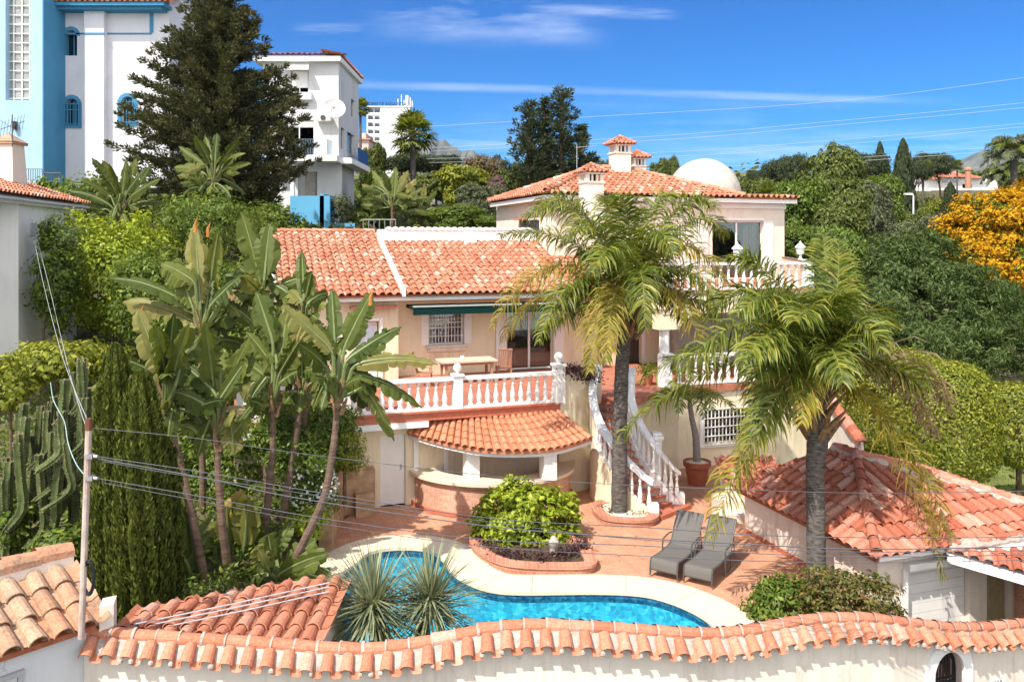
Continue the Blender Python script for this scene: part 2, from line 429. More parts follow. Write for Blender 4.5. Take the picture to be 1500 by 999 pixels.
def mosaic_mat(name, cols, size=.05):
    m, nt, bs, out = base_mat(name)
    v = nt.nodes.new('ShaderNodeTexVoronoi'); v.inputs['Scale'].default_value = 1 / size; lk(nt, coords(nt), v.inputs['Vector'])
    sx = nt.nodes.new('ShaderNodeSeparateColor'); lk(nt, v.outputs['Color'], sx.inputs[0])
    r = ramp(nt, [(k / (len(cols) - 1), c) for k, c in enumerate(cols)]); lk(nt, sx.outputs[0], r.inputs['Fac'])
    n = noise(nt, coords(nt), 1.3, 6, .7); r2 = ramp(nt, [(.3, (.72, .8, .85)), (.7, (1.2, 1.15, 1.1))]); lk(nt, n.outputs['Fac'], r2.inputs['Fac'])
    c = mixc(nt, 1.0, r.outputs['Color'], r2.outputs['Color'], 'MULTIPLY')
    lk(nt, c, bs.inputs['Base Color']); bs.inputs['Roughness'].default_value = .3
    return m
BASIN = mosaic_mat('blue pool mosaic', [(.03, .34, .50), (.06, .50, .66), (.10, .60, .76), (.25, .74, .84)], .09)
BASINS = mosaic_mat('pale blue step mosaic', [(.16, .50, .66), (.25, .62, .76)], .06)
WLINE = mosaic_mat('waterline tile', [(.01, .05, .12), (.02, .12, .22), (.06, .2, .3)], .06)
RISER = mosaic_mat('patterned stair tile', [(.06, .08, .14), (.5, .47, .42), (.35, .14, .07), (.55, .5, .45)], .03)

# foliage palettes
def L3(a, b, c, e=None):
    s = [(0, a), (.5, b), (.88, c)]
    return s + [(1, e or c)]
LF_BANANA = leaf_mat('strelitzia leaf', [(0, (.05, .075, .012)), (.5, (.095, .12, .022)), (.85, (.15, .165, .035)), (1, (.24, .21, .07))], .30, 1.5, .5, .25, True)
LF_DRY = leaf_mat('dry leaf', [(0, (.30, .20, .10)), (.5, (.38, .29, .16)), (1, (.45, .36, .22))], .25, 1.1, .8, .1)
LF_PALM = leaf_mat('palm leaflet green', [(0, (.065, .095, .014)), (.5, (.135, .18, .026)), (.8, (.23, .26, .04)), (1, (.36, .29, .06))], .38, 1.5, .45, .35)
LF_PALMY = leaf_mat('palm leaflet yellowing', [(0, (.13, .15, .02)), (.4, (.24, .23, .03)), (.75, (.38, .31, .05)), (1, (.40, .25, .08))], .36, 1.4, .5, .3)
LF_PALMD = leaf_mat('palm leaflet dry', [(0, (.22, .15, .08)), (.5, (.36, .27, .17)), (1, (.46, .37, .25))], .25, 1.1, .7, .15)
LF_CONIF = leaf_mat('dark conifer needles', [(0, (.036, .044, .020)), (.5, (.075, .082, .038)), (.85, (.13, .13, .062)), (1, (.19, .165, .085))], .15, 1.3, .7, .1)
LF_PINE = leaf_mat('grey green pine needles', [(0, (.032, .046, .026)), (.5, (.056, .074, .038)), (1, (.095, .11, .055))], .15, 1.3, .7, .1)
LF_THUJA = leaf_mat('thuja sprays', [(0, (.05, .07, .014)), (.5, (.10, .125, .022)), (1, (.17, .18, .035))], .2, 1.4, .65, .15)
LF_BRIGHT = leaf_mat('bright shrub leaf', [(0, (.14, .20, .016)), (.5, (.28, .35, .03)), (.85, (.40, .45, .05)), (1, (.48, .49, .08))], .35, 1.5, .45, .35)
LF_HEDGE = leaf_mat('yellow green hedge leaf', [(0, (.10, .125, .012)), (.45, (.21, .24, .025)), (.85, (.32, .335, .04)), (1, (.40, .37, .08))], .33, 1.4, .5, .3)
LF_SHRUB = leaf_mat('mid green shrub leaf', [(0, (.05, .09, .014)), (.5, (.11, .165, .024)), (.85, (.18, .245, .036)), (1, (.27, .30, .06))], .33, 1.5, .5, .3)
LF_TREE = leaf_mat('hill tree leaf', [(0, (.055, .08, .022)), (.5, (.11, .14, .034)), (.85, (.18, .205, .05)), (1, (.24, .225, .07))], .3, 1.4, .6, .2)
LF_OLIVE = leaf_mat('grey olive leaf', [(0, (.07, .085, .045)), (.5, (.125, .145, .08)), (1, (.20, .215, .13))], .25, 1.3, .6, .2)
LF_PEPPER = leaf_mat('feathery dark leaf', [(0, (.04, .066, .018)), (.5, (.082, .125, .036)), (.85, (.13, .18, .055)), (1, (.18, .22, .075))], .3, 1.4, .55, .2)
LF_YELLOW = leaf_mat('orange blossom', [(0, (.45, .19, .008)), (.4, (.58, .29, .012)), (.8, (.62, .38, .02)), (1, (.40, .32, .03))], .3, 1.1, .7, .1)
LF_RUST = leaf_mat('rusty crown', [(0, (.12, .085, .045)), (.5, (.21, .15, .09)), (1, (.26, .21, .11))], .25, 1.2, .7, .1)
LF_PINK = leaf_mat('mauve blossom', [(0, (.20, .13, .13)), (1, (.32, .22, .22))], .25, 1.2, .7, .1)
LF_PURPLE = leaf_mat('purple leaf', [(0, (.035, .015, .02)), (.6, (.08, .03, .04)), (1, (.14, .07, .07))], .2, 1.2, .5, .3)
LF_YUCCA = leaf_mat('blue grey yucca blade', [(0, (.14, .17, .10)), (.5, (.24, .27, .16)), (.85, (.34, .36, .23)), (1, (.42, .38, .24))], .2, 1.2, .5, .3)
LF_BROWNB = leaf_mat('bronze tinted leaf', [(0, (.06, .085, .015)), (.45, (.13, .15, .03)), (.75, (.19, .15, .05)), (1, (.26, .17, .09))], .3, 1.3, .5, .3)
LF_WHITE = leaf_mat('white petals', [(0, (.65, .65, .60)), (1, (.8, .8, .78))], .3, 1.0, .7, .1)
LF_CACTUS = plain('cactus skin', (.065, .088, .028), .75, spec=.15, var=.5, scale=5, bmp=.8, bscale=25, stain=(.24, .20, .09), stain_amt=.7, sscale=4)
LF_GRASS = leaf_mat('grass blade', [(0, (.08, .11, .02)), (.6, (.15, .18, .035)), (1, (.24, .23, .08))], .3, 1.3, .7, .1)
LF_CRUST = None
# ------------------------------------------------------------------ camera, sun, sky
cam = bpy.data.cameras.new('camera'); co = bpy.data.objects.new('camera', cam); COL.objects.link(co)
co.location = (0, 0, H); co.rotation_euler = (radians(90), 0, 0)
cam.sensor_width = 36; cam.lens = 36 * F / 1500; cam.shift_y = -(499.5 - HY) / 1500; cam.clip_end = 20000; cam.clip_start = .3
SC.camera = co
LDIR = Vector((.47, .62, -1.0)).normalized()
sl = bpy.data.lights.new('sun', 'SUN'); so = bpy.data.objects.new('sun', sl); COL.objects.link(so)
sl.energy = 3.7; sl.angle = radians(.55); sl.color = (1, .94, .85)
so.rotation_euler = LDIR.to_track_quat('-Z', 'Y').to_euler(); so.location = (0, 0, 60)
W = bpy.data.worlds.new('World'); SC.world = W; W.use_nodes = True
nt = W.node_tree; bg = nt.nodes['Background']
sky = nt.nodes.new('ShaderNodeTexSky'); sky.sky_type = 'NISHITA'; sky.sun_disc = False
sky.sun_elevation = math.asin(-LDIR.z); sky.sun_rotation = math.atan2(-LDIR.x, -LDIR.y)
sky.altitude = 50; sky.air_density = 1.0; sky.dust_density = .35; sky.ozone_density = 3.2
tc = nt.nodes.new('ShaderNodeTexCoord'); sx = nt.nodes.new('ShaderNodeSeparateXYZ'); lk(nt, tc.outputs['Generated'], sx.inputs[0])
yy = math_(nt, 'MAXIMUM', sx.outputs[1], .02)
cu = math_(nt, 'DIVIDE', sx.outputs[0], yy); cv = math_(nt, 'DIVIDE', sx.outputs[2], yy)
def cirrus(a, b, w, su, sv, u0, u1, amp, seed, lo=.42, hi=.72):
    """a stretched band of high cloud along the line v = a + b u, from u0 to u1"""
    d = math_(nt, 'ABSOLUTE', math_(nt, 'SUBTRACT', cv, math_(nt, 'ADD', math_(nt, 'MULTIPLY', cu, b), a)))
    band = nt.nodes.new('ShaderNodeMapRange'); band.interpolation_type = 'SMOOTHERSTEP'; lk(nt, d, band.inputs[0])
    band.inputs[1].default_value = w; band.inputs[2].default_value = 0; band.inputs[3].default_value = 0; band.inputs[4].default_value = 1
    um = nt.nodes.new('ShaderNodeMapRange'); um.interpolation_type = 'SMOOTHERSTEP'
    lk(nt, math_(nt, 'ABSOLUTE', math_(nt, 'SUBTRACT', cu, (u0 + u1) / 2)), um.inputs[0]); um.inputs[1].default_value = (u1 - u0) / 2; um.inputs[2].default_value = (u1 - u0) / 4
    cb = nt.nodes.new('ShaderNodeCombineXYZ'); lk(nt, math_(nt, 'MULTIPLY', cu, su), cb.inputs[0]); lk(nt, math_(nt, 'MULTIPLY', cv, sv), cb.inputs[1]); cb.inputs[2].default_value = seed
    n = noise(nt, cb.outputs[0], 1, 7, .62)
    r = nt.nodes.new('ShaderNodeMapRange'); lk(nt, n.outputs['Fac'], r.inputs[0]); r.inputs[1].default_value = lo; r.inputs[2].default_value = hi
    return math_(nt, 'MULTIPLY', math_(nt, 'MULTIPLY', math_(nt, 'MULTIPLY', band.outputs[0], um.outputs[0]), r.outputs[0]), amp)
parts = [cirrus(.187, -.030, .0085, 5, 60, -.38, .62, .32, 1.0, .3, .75), cirrus(.275, -.05, .05, 5, 26, -.2, .14, .38, 4.0),
         cirrus(.285, -.03, .012, 6, 60, .0, .22, .35, 7.0), cirrus(.14, .01, .05, 3, 30, -.12, .5, .22, 9.0), cirrus(.255, .0, .02, 5, 50, -.28, -.12, .3, 12.0),
         cirrus(.115, .0, .035, 3, 34, .1, .75, .5, 15.0), cirrus(.13, .0, .03, 4, 40, -.2, .1, .4, 21.0)]
acc = parts[0]
for p in parts[1:]: acc = math_(nt, 'MAXIMUM', acc, p)
hs = nt.nodes.new('ShaderNodeHueSaturation'); lk(nt, sky.outputs[0], hs.inputs['Color']); hs.inputs['Saturation'].default_value = 1.2; hs.inputs['Hue'].default_value = .506
gm = nt.nodes.new('ShaderNodeGamma'); gm.inputs['Gamma'].default_value = 1.18; lk(nt, mixc(nt, 1.0, hs.outputs[0], (.12, .45, .64), 'MULTIPLY'), gm.inputs['Color'])
cm = mixc(nt, math_(nt, 'MINIMUM', acc, .8), gm.outputs[0], (7.0, 7.6, 8.4))
# bright broken cloud added in the unseen southern sky as fill light
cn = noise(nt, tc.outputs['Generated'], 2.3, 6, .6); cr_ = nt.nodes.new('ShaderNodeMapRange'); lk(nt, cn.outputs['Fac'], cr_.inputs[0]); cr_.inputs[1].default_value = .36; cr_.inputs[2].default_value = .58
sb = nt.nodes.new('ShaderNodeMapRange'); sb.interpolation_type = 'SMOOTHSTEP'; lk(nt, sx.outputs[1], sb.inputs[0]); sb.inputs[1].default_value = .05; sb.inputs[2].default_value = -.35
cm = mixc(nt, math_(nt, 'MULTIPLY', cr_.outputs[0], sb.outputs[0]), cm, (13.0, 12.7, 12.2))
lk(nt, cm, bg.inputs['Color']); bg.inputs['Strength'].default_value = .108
vs_ = SC.view_settings
SC.display_settings.display_device = 'sRGB'
vs_.view_transform = 'Standard'; vs_.look = 'None'; vs_.gamma = 1; vs_.use_curve_mapping = False; vs_.exposure = .88
SC.cycles.max_bounces = 8; SC.cycles.transparent_max_bounces = 16; SC.cycles.caustics_reflective = False; SC.cycles.caustics_refractive = False
SC.cycles.use_denoising = True

# ------------------------------------------------------------------ ground
TL = ([0, 13, 16, 22, 30, 40, 50, 70, 150, 400, 3000, 6000], [-.9, -.6, .2, .9, 2.6, 5.6, 8.6, 10.5, 17, 30, 40, 40])
TC = ([0, 13, 28, 33, 45, 60, 150, 400, 3000, 6000], [-.9, -2.0, -2.0, 1.0, 6.5, 8.2, 17, 30, 40, 40])
TR = ([0, 15, 30, 38, 50, 70, 150, 400, 3000, 6000], [-.9, -1.3, -1.4, .6, 5.6, 8.0, 17, 30, 40, 40])
def sst(a, b, x):
    t = min(1, max(0, (x - a) / (b - a))); return t * t * (3 - 2 * t)
def gz(x, y):
    l = np.interp(y, *TL); c = np.interp(y, *TC); r = np.interp(y, *TR)
    xl = -4.6 if y < 30 else -8; xr = 11.5
    a = 1 - sst(xl - .8, xl + .2, x); b = sst(xr - 1, xr + 2, x)
    z = c * (1 - a) * (1 - b) + l * a + r * b * (1 - a)
    return float(z)
mb = MB()
xs = np.concatenate([[-5000, -2500, -1200, -600, -300, -150, -90], np.linspace(-60, 60, 97), [90, 150, 300, 600, 1200, 2500, 5000]])
ys = np.concatenate([np.linspace(-6, 70, 64), [80, 95, 120, 150, 200, 280, 400, 700, 1200, 2200, 3600, 6500]])
vs = [(x, y, gz(x, y) + (RNG.normal(0, .05) if 14 < y < 100 else 0)) for y in ys for x in xs]
nx = len(xs)
mb.add(vs, [(j * nx + i, j * nx + i + 1, (j + 1) * nx + i + 1, (j + 1) * nx + i) for j in range(len(ys) - 1) for i in range(nx - 1)])
GROUNDM = plain('garden ground', (.12, .105, .06), 1, spec=.05, var=.5, scale=.8, bmp=.6, bscale=6, stain=(.05, .075, .02), stain_amt=.9, sscale=.25)
tag(mb.build('ground', GROUNDM, smooth=True, loc=(0, 0, 0)), kind='structure')

# far mountains
MT = ([-300, 300, 480, 540, 600, 640, 665, 690, 715, 745, 800, 900, 1000, 1050, 1075, 1095, 1120, 1180, 1260, 1330, 1390, 1415, 1440, 1470, 1500, 1560, 1700, 2000],
      [250, 240, 225, 215, 205, 207, 212, 222, 236, 250, 268, 278, 272, 258, 250, 253, 262, 272, 268, 262, 246, 233, 224, 219, 215, 205, 215, 240])
mb = MB()
pxs = np.linspace(-300, 1900, 260)
rows = [(3600, .0), (4000, .25), (4500, .62), (5000, 1.0), (5600, .8)]
vs = []
for Y, fr in rows:
    for px in pxs:
        top = (HY - np.interp(px, *MT)) * 5000 / F + H
        top += 14 * sin(px * .11) + 9 * sin(px * .31 + 1) + RNG.normal(0, 5)
        z = 40 + (top - 40) * (fr + (0 if fr in (0, 1) else .10 * sin(px * .16 + Y)))
        vs.append(((px - 750) * 5000 / F, Y, max(z, 38)))
n = len(pxs)
mb.add(vs, [(j * n + i, j * n + i + 1, (j + 1) * n + i + 1, (j + 1) * n + i) for j in range(len(rows) - 1) for i in range(n - 1)])
MOUNT = plain('scrub mountain', (.13, .13, .10), 1, spec=.02, var=.45, scale=.012)
tag(mb.build('mountains', MOUNT, loc=(0, 4500, 38)), kind='structure')

# ------------------------------------------------------------------ pool and terrace
far = [G(x, y) for x, y in [(520, 827), (540, 811), (577, 804), (624, 806), (649, 820), (662, 838), (684, 853), (718, 865), (764, 869), (867, 868), (937, 871), (983, 882), (1025, 901), (1046, 920)]]
near = [A(3.75, 15.15, 0), A(3.0, 14.6, 0), A(1.5, 14.3, 0), A(0, 14.3, 0), A(-1.2, 14.5, 0), A(-2.2, 14.7, 0), A(-3.1, 15.1, 0), A(-3.75, 16, 0), A(-4.0, 17.2, 0), A(-3.95, 18.3, 0)]
edge = catmull(far + near, 6, True); N = len(edge)
tn = nrm(np.roll(edge, -1, 0) - np.roll(edge, 1, 0)); on = np.stack([-tn[:, 1], tn[:, 0], 0 * tn[:, 0]], 1)
if np.dot(on[0], A(-1, 1, 0)) < 0: on = -on
wdt = np.full(N, .9)
for i in range(N):
    if edge[i][1] < 15.6: wdt[i] = .45
outer = edge + on * wdt[:, None]
for _ in range(6): outer = (np.roll(outer, 1, 0) + 2 * outer + np.roll(outer, -1, 0)) / 4
pool = thing('swimming_pool', 'blue mosaic swimming pool with rounded end and cream stone surround', 'pool', (0, 17, 0))
mb = MB()
def ring(mb, a, za, b, zb):
    mb.add(np.vstack([a + A(0, 0, za), b + A(0, 0, zb)]), [(i, (i + 1) % N, N + (i + 1) % N, N + i) for i in range(N)])
inn = edge - on * .03
ring(mb, outer, -.06, outer, .035); ring(mb, outer, .035, inn, .045); ring(mb, inn, .045, inn, -.03); ring(mb, inn, -.03, edge, -.03)
mb.build('coping', COPING, pool)
mb = MB()
for k in range(4, N, 9): 
    t = tn[k] * .008
    mb.add([inn[k] - t + A(0, 0, .048), inn[k] + t + A(0, 0, .048), outer[k] + t + A(0, 0, .038), outer[k] - t + A(0, 0, .038)], [(0, 1, 2, 3)])
mb.build('coping_joint', plain('joint line', (.36, .28, .2), .9), pool)
mb = MB(); ring(mb, edge, -.03, edge, -.2); mb.build('waterline_tile', WLINE, pool)
mb = MB(); ring(mb, edge, -.2, edge, -1.25); mb.add(edge + A(0, 0, -1.25), [tuple(range(N))]); mb.build('basin', BASIN, pool)
mb = MB(); mb.add(edge + A(0, 0, -.11), [tuple(range(N))]); mb.build('water', WATER, pool)
mb = MB()
for r, z in ((1.28, -.62), (.8, -.42)):
    pts = []
    for k in range(25):
        a = radians(-10 + 200 * k / 24); pts.append(A(-2.55 + r * 1.0 * cos(a), 18.9 + (r * 1.0 if r < 1 else 1.05) * sin(a) * .95, -1.24))
    pts = [p for p in pts]
    mb.prism(pts, A(0, 0, z + 1.24))
mb.build('underwater_step', BASINS, pool)

mb = MB()
outl = [A(-4.25, 13.2, 0), A(7.2, 13.2, 0), A(7.9, 15.4, 0), A(6.75, 21.9, 0), A(7.4, 24.5, 0), A(9.5, 29.0, 0), hp(0, 1.2, 0), hp(-5.6, .9, 0), A(-4.75, 21.5, 0), A(-4.6, 18.5, 0)]
outl = [A(p[0], p[1], 0) for p in outl]
allv = outl + [A(p[0], p[1], 0) for p in outer]
tri = tessellate_polygon([[Vector(p) for p in outl], [Vector((p[0], p[1], 0)) for p in outer]])
mb.add(allv, [t if (np.cross(allv[t[1]] - allv[t[0]], allv[t[2]] - allv[t[0]])[2] > 0) else t[::-1] for t in tri])
tag(mb.build('pool_terrace_floor', FLOORT, loc=(0, 20, 0)), kind='structure')
# lawn on the right, street in front
mb = MB(); mb.grid(lambda a, b: (12.2 + 26 * a, 22 + 11 * b, gz(12.2 + 26 * a, 22 + 11 * b) + .06), 30, 14)
LAWNM = plain('mown lawn', (.13, .16, .045), 1, spec=.05, var=.35, scale=1.6, bmp=.8, bscale=30, stain=(.22, .2, .09), stain_amt=.7, sscale=.5)
tag(mb.build('lawn', LAWNM, loc=(25, 27, -1)), kind='structure')
mb = MB(); mb.grid(lambda a, b: (-30 + 70 * a, -5.5 + 15.5 * b, -.72), 4, 2)
tag(mb.build('street', plain('asphalt', (.05, .05, .052), .9, var=.2, scale=20, bmp=.3), loc=(0, 2, -.7)), kind='structure')

# ------------------------------------------------------------------ summer haze
hz = bpy.data.materials.new('summer haze'); hz.use_nodes = True; nt = hz.node_tree
nt.nodes.remove(nt.nodes['Principled BSDF']); pv = nt.nodes.new('ShaderNodeVolumePrincipled')
pv.inputs['Color'].default_value = (.62, .78, .95, 1); pv.inputs['Density'].default_value = .00005; pv.inputs['Anisotropy'].default_value = .2
lk(nt, pv.outputs[0], nt.nodes['Material Output'].inputs['Volume'])
mb = MB(); mb.par(A(-7000, -200, -6), A(14000, 0, 0), A(0, 8200, 0), A(0, 0, 700))
tag(mb.build('haze', hz, loc=(0, 0, 0)), 'thin blue summer haze over the hills', 'haze', None, 'stuff')
# ------------------------------------------------------------------ the villa
villa = thing('villa', 'cream two storey villa with orange tile roofs, white balustrades and a pale dome', 'house', hp(0, 6, 0))
TANP = .364; SL = A(0, 0, TANP)
FV = 6.33                                # facade depth
# --- ground storey: lower walls, terrace slab
mb = MB()
panel_wall(mb, hp(-9.2, .5, 0), HU, HV, -.6, 2.5, 13.0, [(3.93, 4.65, 0, 2.02)], .3)
panel_wall(mb, hp(4.3, 1.3, 0), HU, HV, -.6, 2.5, 6.0, [(1.45, 3.2, .75, 1.85)], .3)
mb.par(hp(-9.2, .8, -.6), HU * .3, HV * 11.5, A(0, 0, 3.1)); mb.par(hp(10.0, 1.6, -.6), HU * .3, HV * 9, A(0, 0, 3.1))
mb.par(hp(10.4, 8.7, -1), HU * 4.0, HV * 7, A(0, 0, 6.4)); mb.par(hp(-9.2, 12.3, -.6), HU * 19.5, HV * .3, A(0, 0, 3.1)); mb.par(hp(3.8, .5, -.6), HU * .49, HV * .79, A(0, 0, 3.1))
mb.build('lower_wall', CREAM, villa)
mb = MB(); mb.par(hp(-3.7 - .62, .44, 0), HU * .14, HV * .05, A(0, 0, 2.15)); mb.par(hp(-3.46 + .02, .44, 0), HU * .14, HV * .05, A(0, 0, 2.15)); mb.par(hp(-4.18, .44, 2.03), HU * .74, HV * .05, A(0, 0, .12))
mb.build('door_surround', WHITE, villa)
d = MB(); d.par(hp(-5.26, .58, .02), HU * .7, HV * .05, A(0, 0, 2.0)); dd = d.build('storage_door', WHITE, villa)
h = MB(); h.par(hp(-4.68, .54, 1.0), HU * .025, HV * .04, A(0, 0, .16)); h.build('door_handle', STEEL, dd)
# terrace slab with red edge
stair_c = A(4.6, 24.3, 0)
def arc(c, r, a0, a1, n): return [c + A(r * cos(radians(a0 + (a1 - a0) * k / n)), r * sin(radians(a0 + (a1 - a0) * k / n)), 0) for k in range(n + 1)]
oa = arc(stair_c, 2.2, 150, 250, 15); ia = arc(stair_c, 1.1, 150, 278, 15)
slab = [hp(-9.2, -.02, 0), hp(0, -.02, 0), hp(1.0, .2, 0), oa[0], ia[0], hp(4.25, 1.2, 0), hp(10.2, 1.2, 0), hp(10.2, 12, 0), hp(-9.2, 12, 0)]
mb = MB(); mb.prism([p + A(0, 0, ZT - .22) for p in slab], A(0, 0, .22)); mb.build('terrace_floor', TERRF, villa)
mb = MB(); mb.par(hp(-9.25, -.12, ZT - .02), HU * 9.3, HV * .35, A(0, 0, .05)); mb.par(hp(-9.22, -.05, ZT - .24), HU * 9.22, HV * .04, A(0, 0, .22)); mb.build('terrace_edge', REDTILE, villa)
mb = MB(); mb.par(hp(-9.2, -.08, ZT - .42), HU * 5.2, HV * .3, A(0, 0, .17)); mb.build('terrace_fascia', WHITE, villa)

# --- balustrades
def balustrade(name, a, b, v, z0, h, posts, step, mat=WHITE, ball=(), u=HU, o=None):
    """a straight run from s=a to s=b at depth v"""
    m = MB()
    f = (lambda s, dv, z: hp(s, v + dv, z)) if o is None else (lambda s, dv, z: o + u * s + A(0, 0, z))
    m.par(f(a, -.08, z0), u * (b - a), HV * .2, A(0, 0, .07)); m.par(f(a, -.09, z0 + h - .09), u * (b - a), HV * .22, A(0, 0, .09))
    for p in posts:
        m.par(f(p - .13, -.12, z0 - .03), u * .26, HV * .28, A(0, 0, h + .06)); m.par(f(p - .17, -.16, z0 + h + .03), u * .34, HV * .36, A(0, 0, .05))
    for p in ball:
        m.lathe(f(p, .02, z0 + h + .08), [(.05, 0), (.06, .03), (.04, .05), (.09, .09), (.12, .15), (.12, .2), (.09, .27), (.03, .3)], 12)
    r = m.build(name, mat, villa)
    n = int((b - a) / step)
    pts = [f(a + (k + .5) * (b - a) / n, .02, 0) for k in range(n)]
    pts = [q for k, q in enumerate(pts) if all(abs(a + (k + .5) * (b - a) / n - p) > .2 for p in posts)]
    balusters(r, pts, lambda q: z0 + .07, h - .16, mat)
    return r
balustrade('terrace_balustrade', -9.0, -.05, .05, ZT + .03, .9, [-9.0, -6.3, -3.13], .255, ball=[-3.13])
balustrade('porch_balustrade', 4.35, 10.0, 1.35, ZT + .03, 1.0, [4.35, 10.0], .30)
balustrade('balcony_balustrade', 4.4, 9.9, 1.32, 5.9, .92, [4.4, 9.95], .30)
m = MB(); dq = hp(14.1, 8.4, 0) - hp(9.9, 1.55, 0); m.par(hp(9.86, 1.5, 5.9), dq, HU * .2, A(0, 0, .9)); bsw = m.build('balcony_side_wall', CREAM, villa); m = MB(); m.par(hp(9.82, 1.46, 6.8), dq, HU * .28, A(0, 0, .05)); m.build('wall_coping', plain('brown coping', (.22, .15, .11), .7), bsw)
# corner post with ball and the curved parapet to the stair
m = MB()
par = [hp(-.05, .05, 0), hp(.5, .12, 0), hp(1.0, .3, 0), oa[0] + A(-.08, -.03, 0)]
par = catmull(par, 6)
for a, b, k in zip(par[:-1], par[1:], range(99)):
    t = nrm(b - a); n_ = A(-t[1], t[0], 0); z = ZT + .78 + .1 * sin(pi * k / 17)
    m.par(a + A(0, 0, -.3) - n_ * .1, (b - a) * 1.03, n_ * .22, A(0, 0, z + .3))
m.build('curved_parapet', CREAM, villa)
m = MB(); m.par(hp(-.17, -.12, ZT - .02), HU * .3, HV * .32, A(0, 0, 1.12)); m.par(hp(-.21, -.16, ZT + 1.1), HU * .38, HV * .4, A(0, 0, .06))
m.lathe(hp(-.02, .04, ZT + 1.16), [(.06, 0), (.07, .03), (.05, .06), (.1, .1), (.135, .18), (.13, .24), (.09, .31), (.03, .34)], 14); m.build('corner_post', WHITE, villa)

# --- curved staircase
stair = MB(); NS = 15
zs = [ZT - ZT * k / NS for k in range(NS + 1)]
for k in range(NS):
    q = [ia[k], oa[k], oa[k + 1], ia[k + 1]]; z = zs[k + 1]
    stair.prism([p + A(0, 0, -.1) for p in q], A(0, 0, z + .06 if z > 0 else .1))
st = stair.build('staircase', CREAM, villa)
tr = MB(); rs = MB()
for k in range(NS):
    q = [ia[k], oa[k], oa[k + 1], ia[k + 1]]; z = zs[k + 1]
    ext = nrm((oa[k + 1] + ia[k + 1]) - (oa[k] + ia[k])) * .03
    tr.prism([q[0] + A(0, 0, z - .04), q[1] + A(0, 0, z - .04), q[2] + ext + A(0, 0, z - .04), q[3] + ext + A(0, 0, z - .04)], A(0, 0, .045))
    if k < NS - 1:
        n_ = nrm(np.cross(oa[k + 1] - ia[k + 1], UP)); 
        if np.dot(n_, ext) < 0: n_ = -n_
        rs.par(ia[k + 1] + A(0, 0, zs[k + 2]), oa[k + 1] - ia[k + 1], n_ * .012, A(0, 0, z - .04 - zs[k + 2]))
tr.build('tread', REDTILE, st); rs.build('riser', RISER, st)
for arcp, nm, r0 in ((oa, 'outer_stair_rail', 1), (ia, 'inner_stair_rail', -1)):
    w = MB(); sw_ = MB(); rl = [p + A(0, 0, zs[k] + .98) for k, p in enumerate(arcp)]; SOL = 6 if r0 == 1 else 3
    rl[-1] = rl[-1] + A(0, 0, .05)
    BF = [(0, 3, 2, 1), (4, 5, 6, 7), (0, 1, 5, 4), (1, 2, 6, 5), (2, 3, 7, 6), (3, 0, 4, 7)]
    for k in range(NS):          # solid string wall below, sloped rail above; the upper flight is walled up to the rail
        a, b = arcp[k], arcp[k + 1]; t = nrm(b - a); n_ = A(-t[1], t[0], 0); q = [a - n_ * .09, b - n_ * .09, b + n_ * .09, a + n_ * .09]
        h0, h1 = (zs[k] + .88, zs[k + 1] + .88) if k < SOL else (zs[k] + .14, zs[k + 1] + .14)
        sw_.add([p + UP * -.1 for p in q] + [q[0] + UP * h0, q[1] + UP * h1, q[2] + UP * h1, q[3] + UP * h0], BF)
        t0, t1 = rl[k], rl[k + 1]; g = n_ * .12; v = [t0 - g, t1 - g, t1 + g, t0 + g]
        w.add([p + UP * -.11 for p in v] + v, BF)
    e_ = arcp[-1]; ep = MB(); ep.par(e_ - A(.12, .12, 0), A(.24, 0, 0), A(0, .24, 0), A(0, 0, .42)); ep.build('rail_end_post', WHITE, villa)
    sw_.build('stair_wall', CREAM if r0 == 1 else WHITE, villa); rr = w.build(nm, WHITE, villa)
    ks = [k + .5 for k in range(SOL, NS)]
    pts = [arcp[int(k)] * .5 + arcp[int(k) + 1] * .5 for k in ks]
    zz = {tuple(np.round(p, 4)): (zs[int(k)] + zs[int(k) + 1]) / 2 + .12 for k, p in zip(ks, pts)}
    balusters(rr, pts, lambda q: zz[tuple(np.round(q, 4))], .78, WHITE, .85)
m = MB(); bp = ia[9] + A(.35, .25, 0); m.box(bp + A(0, 0, .85), (.24, .24, 1.9)); m.box(bp + A(0, 0, 1.86), (.34, .34, .1)); m.box(bp + A(0, 0, 1.96), (.26, .26, .08)); m.build('stair_pillar', WHITE, villa)
# bottom step of the stair
m = MB(); m.prism([oa[-1] + A(-.05, .05, 0), oa[-1] + A(.2, -.14, 0), ia[-1] + A(.28, -.16, 0), ia[-1] + A(.15, .1, 0), ia[-2], oa[-2]], A(0, 0, .12)); m.build('bottom_step', REDTILE, villa)

# --- upper terrace facade with openings
S0 = -9.2
fac = MB()
ops = [(-1.9 - .66, -1.9 + .66, 3.79, 5.04), (.42, 2.25, ZT, 5.03), (5.3, 6.0, ZT, 4.95)]
panel_wall(fac, hp(-3.75, FV, 0), HU, HV, ZT - .2, 5.5, 14.4, [(a + 3.75, b + 3.75, c, d) for a, b, c, d in ops], .35)
panel_wall(fac, hp(S0, 5.8, 0), HU, HV, ZT - .2, 5.5, 5.44, [(4.0, 4.75, ZT, 4.75)], .5)
fac.par(hp(S0, 6.3, ZT - .2), HU * .35, HV * 5.6, A(0, 0, 3.0))
fac.par(hp(S0, 11.9, ZT - .2), HU * 19.8, HV * .35, A(0, 0, 3.3))
fac.build('facade_wall', CREAM, villa)
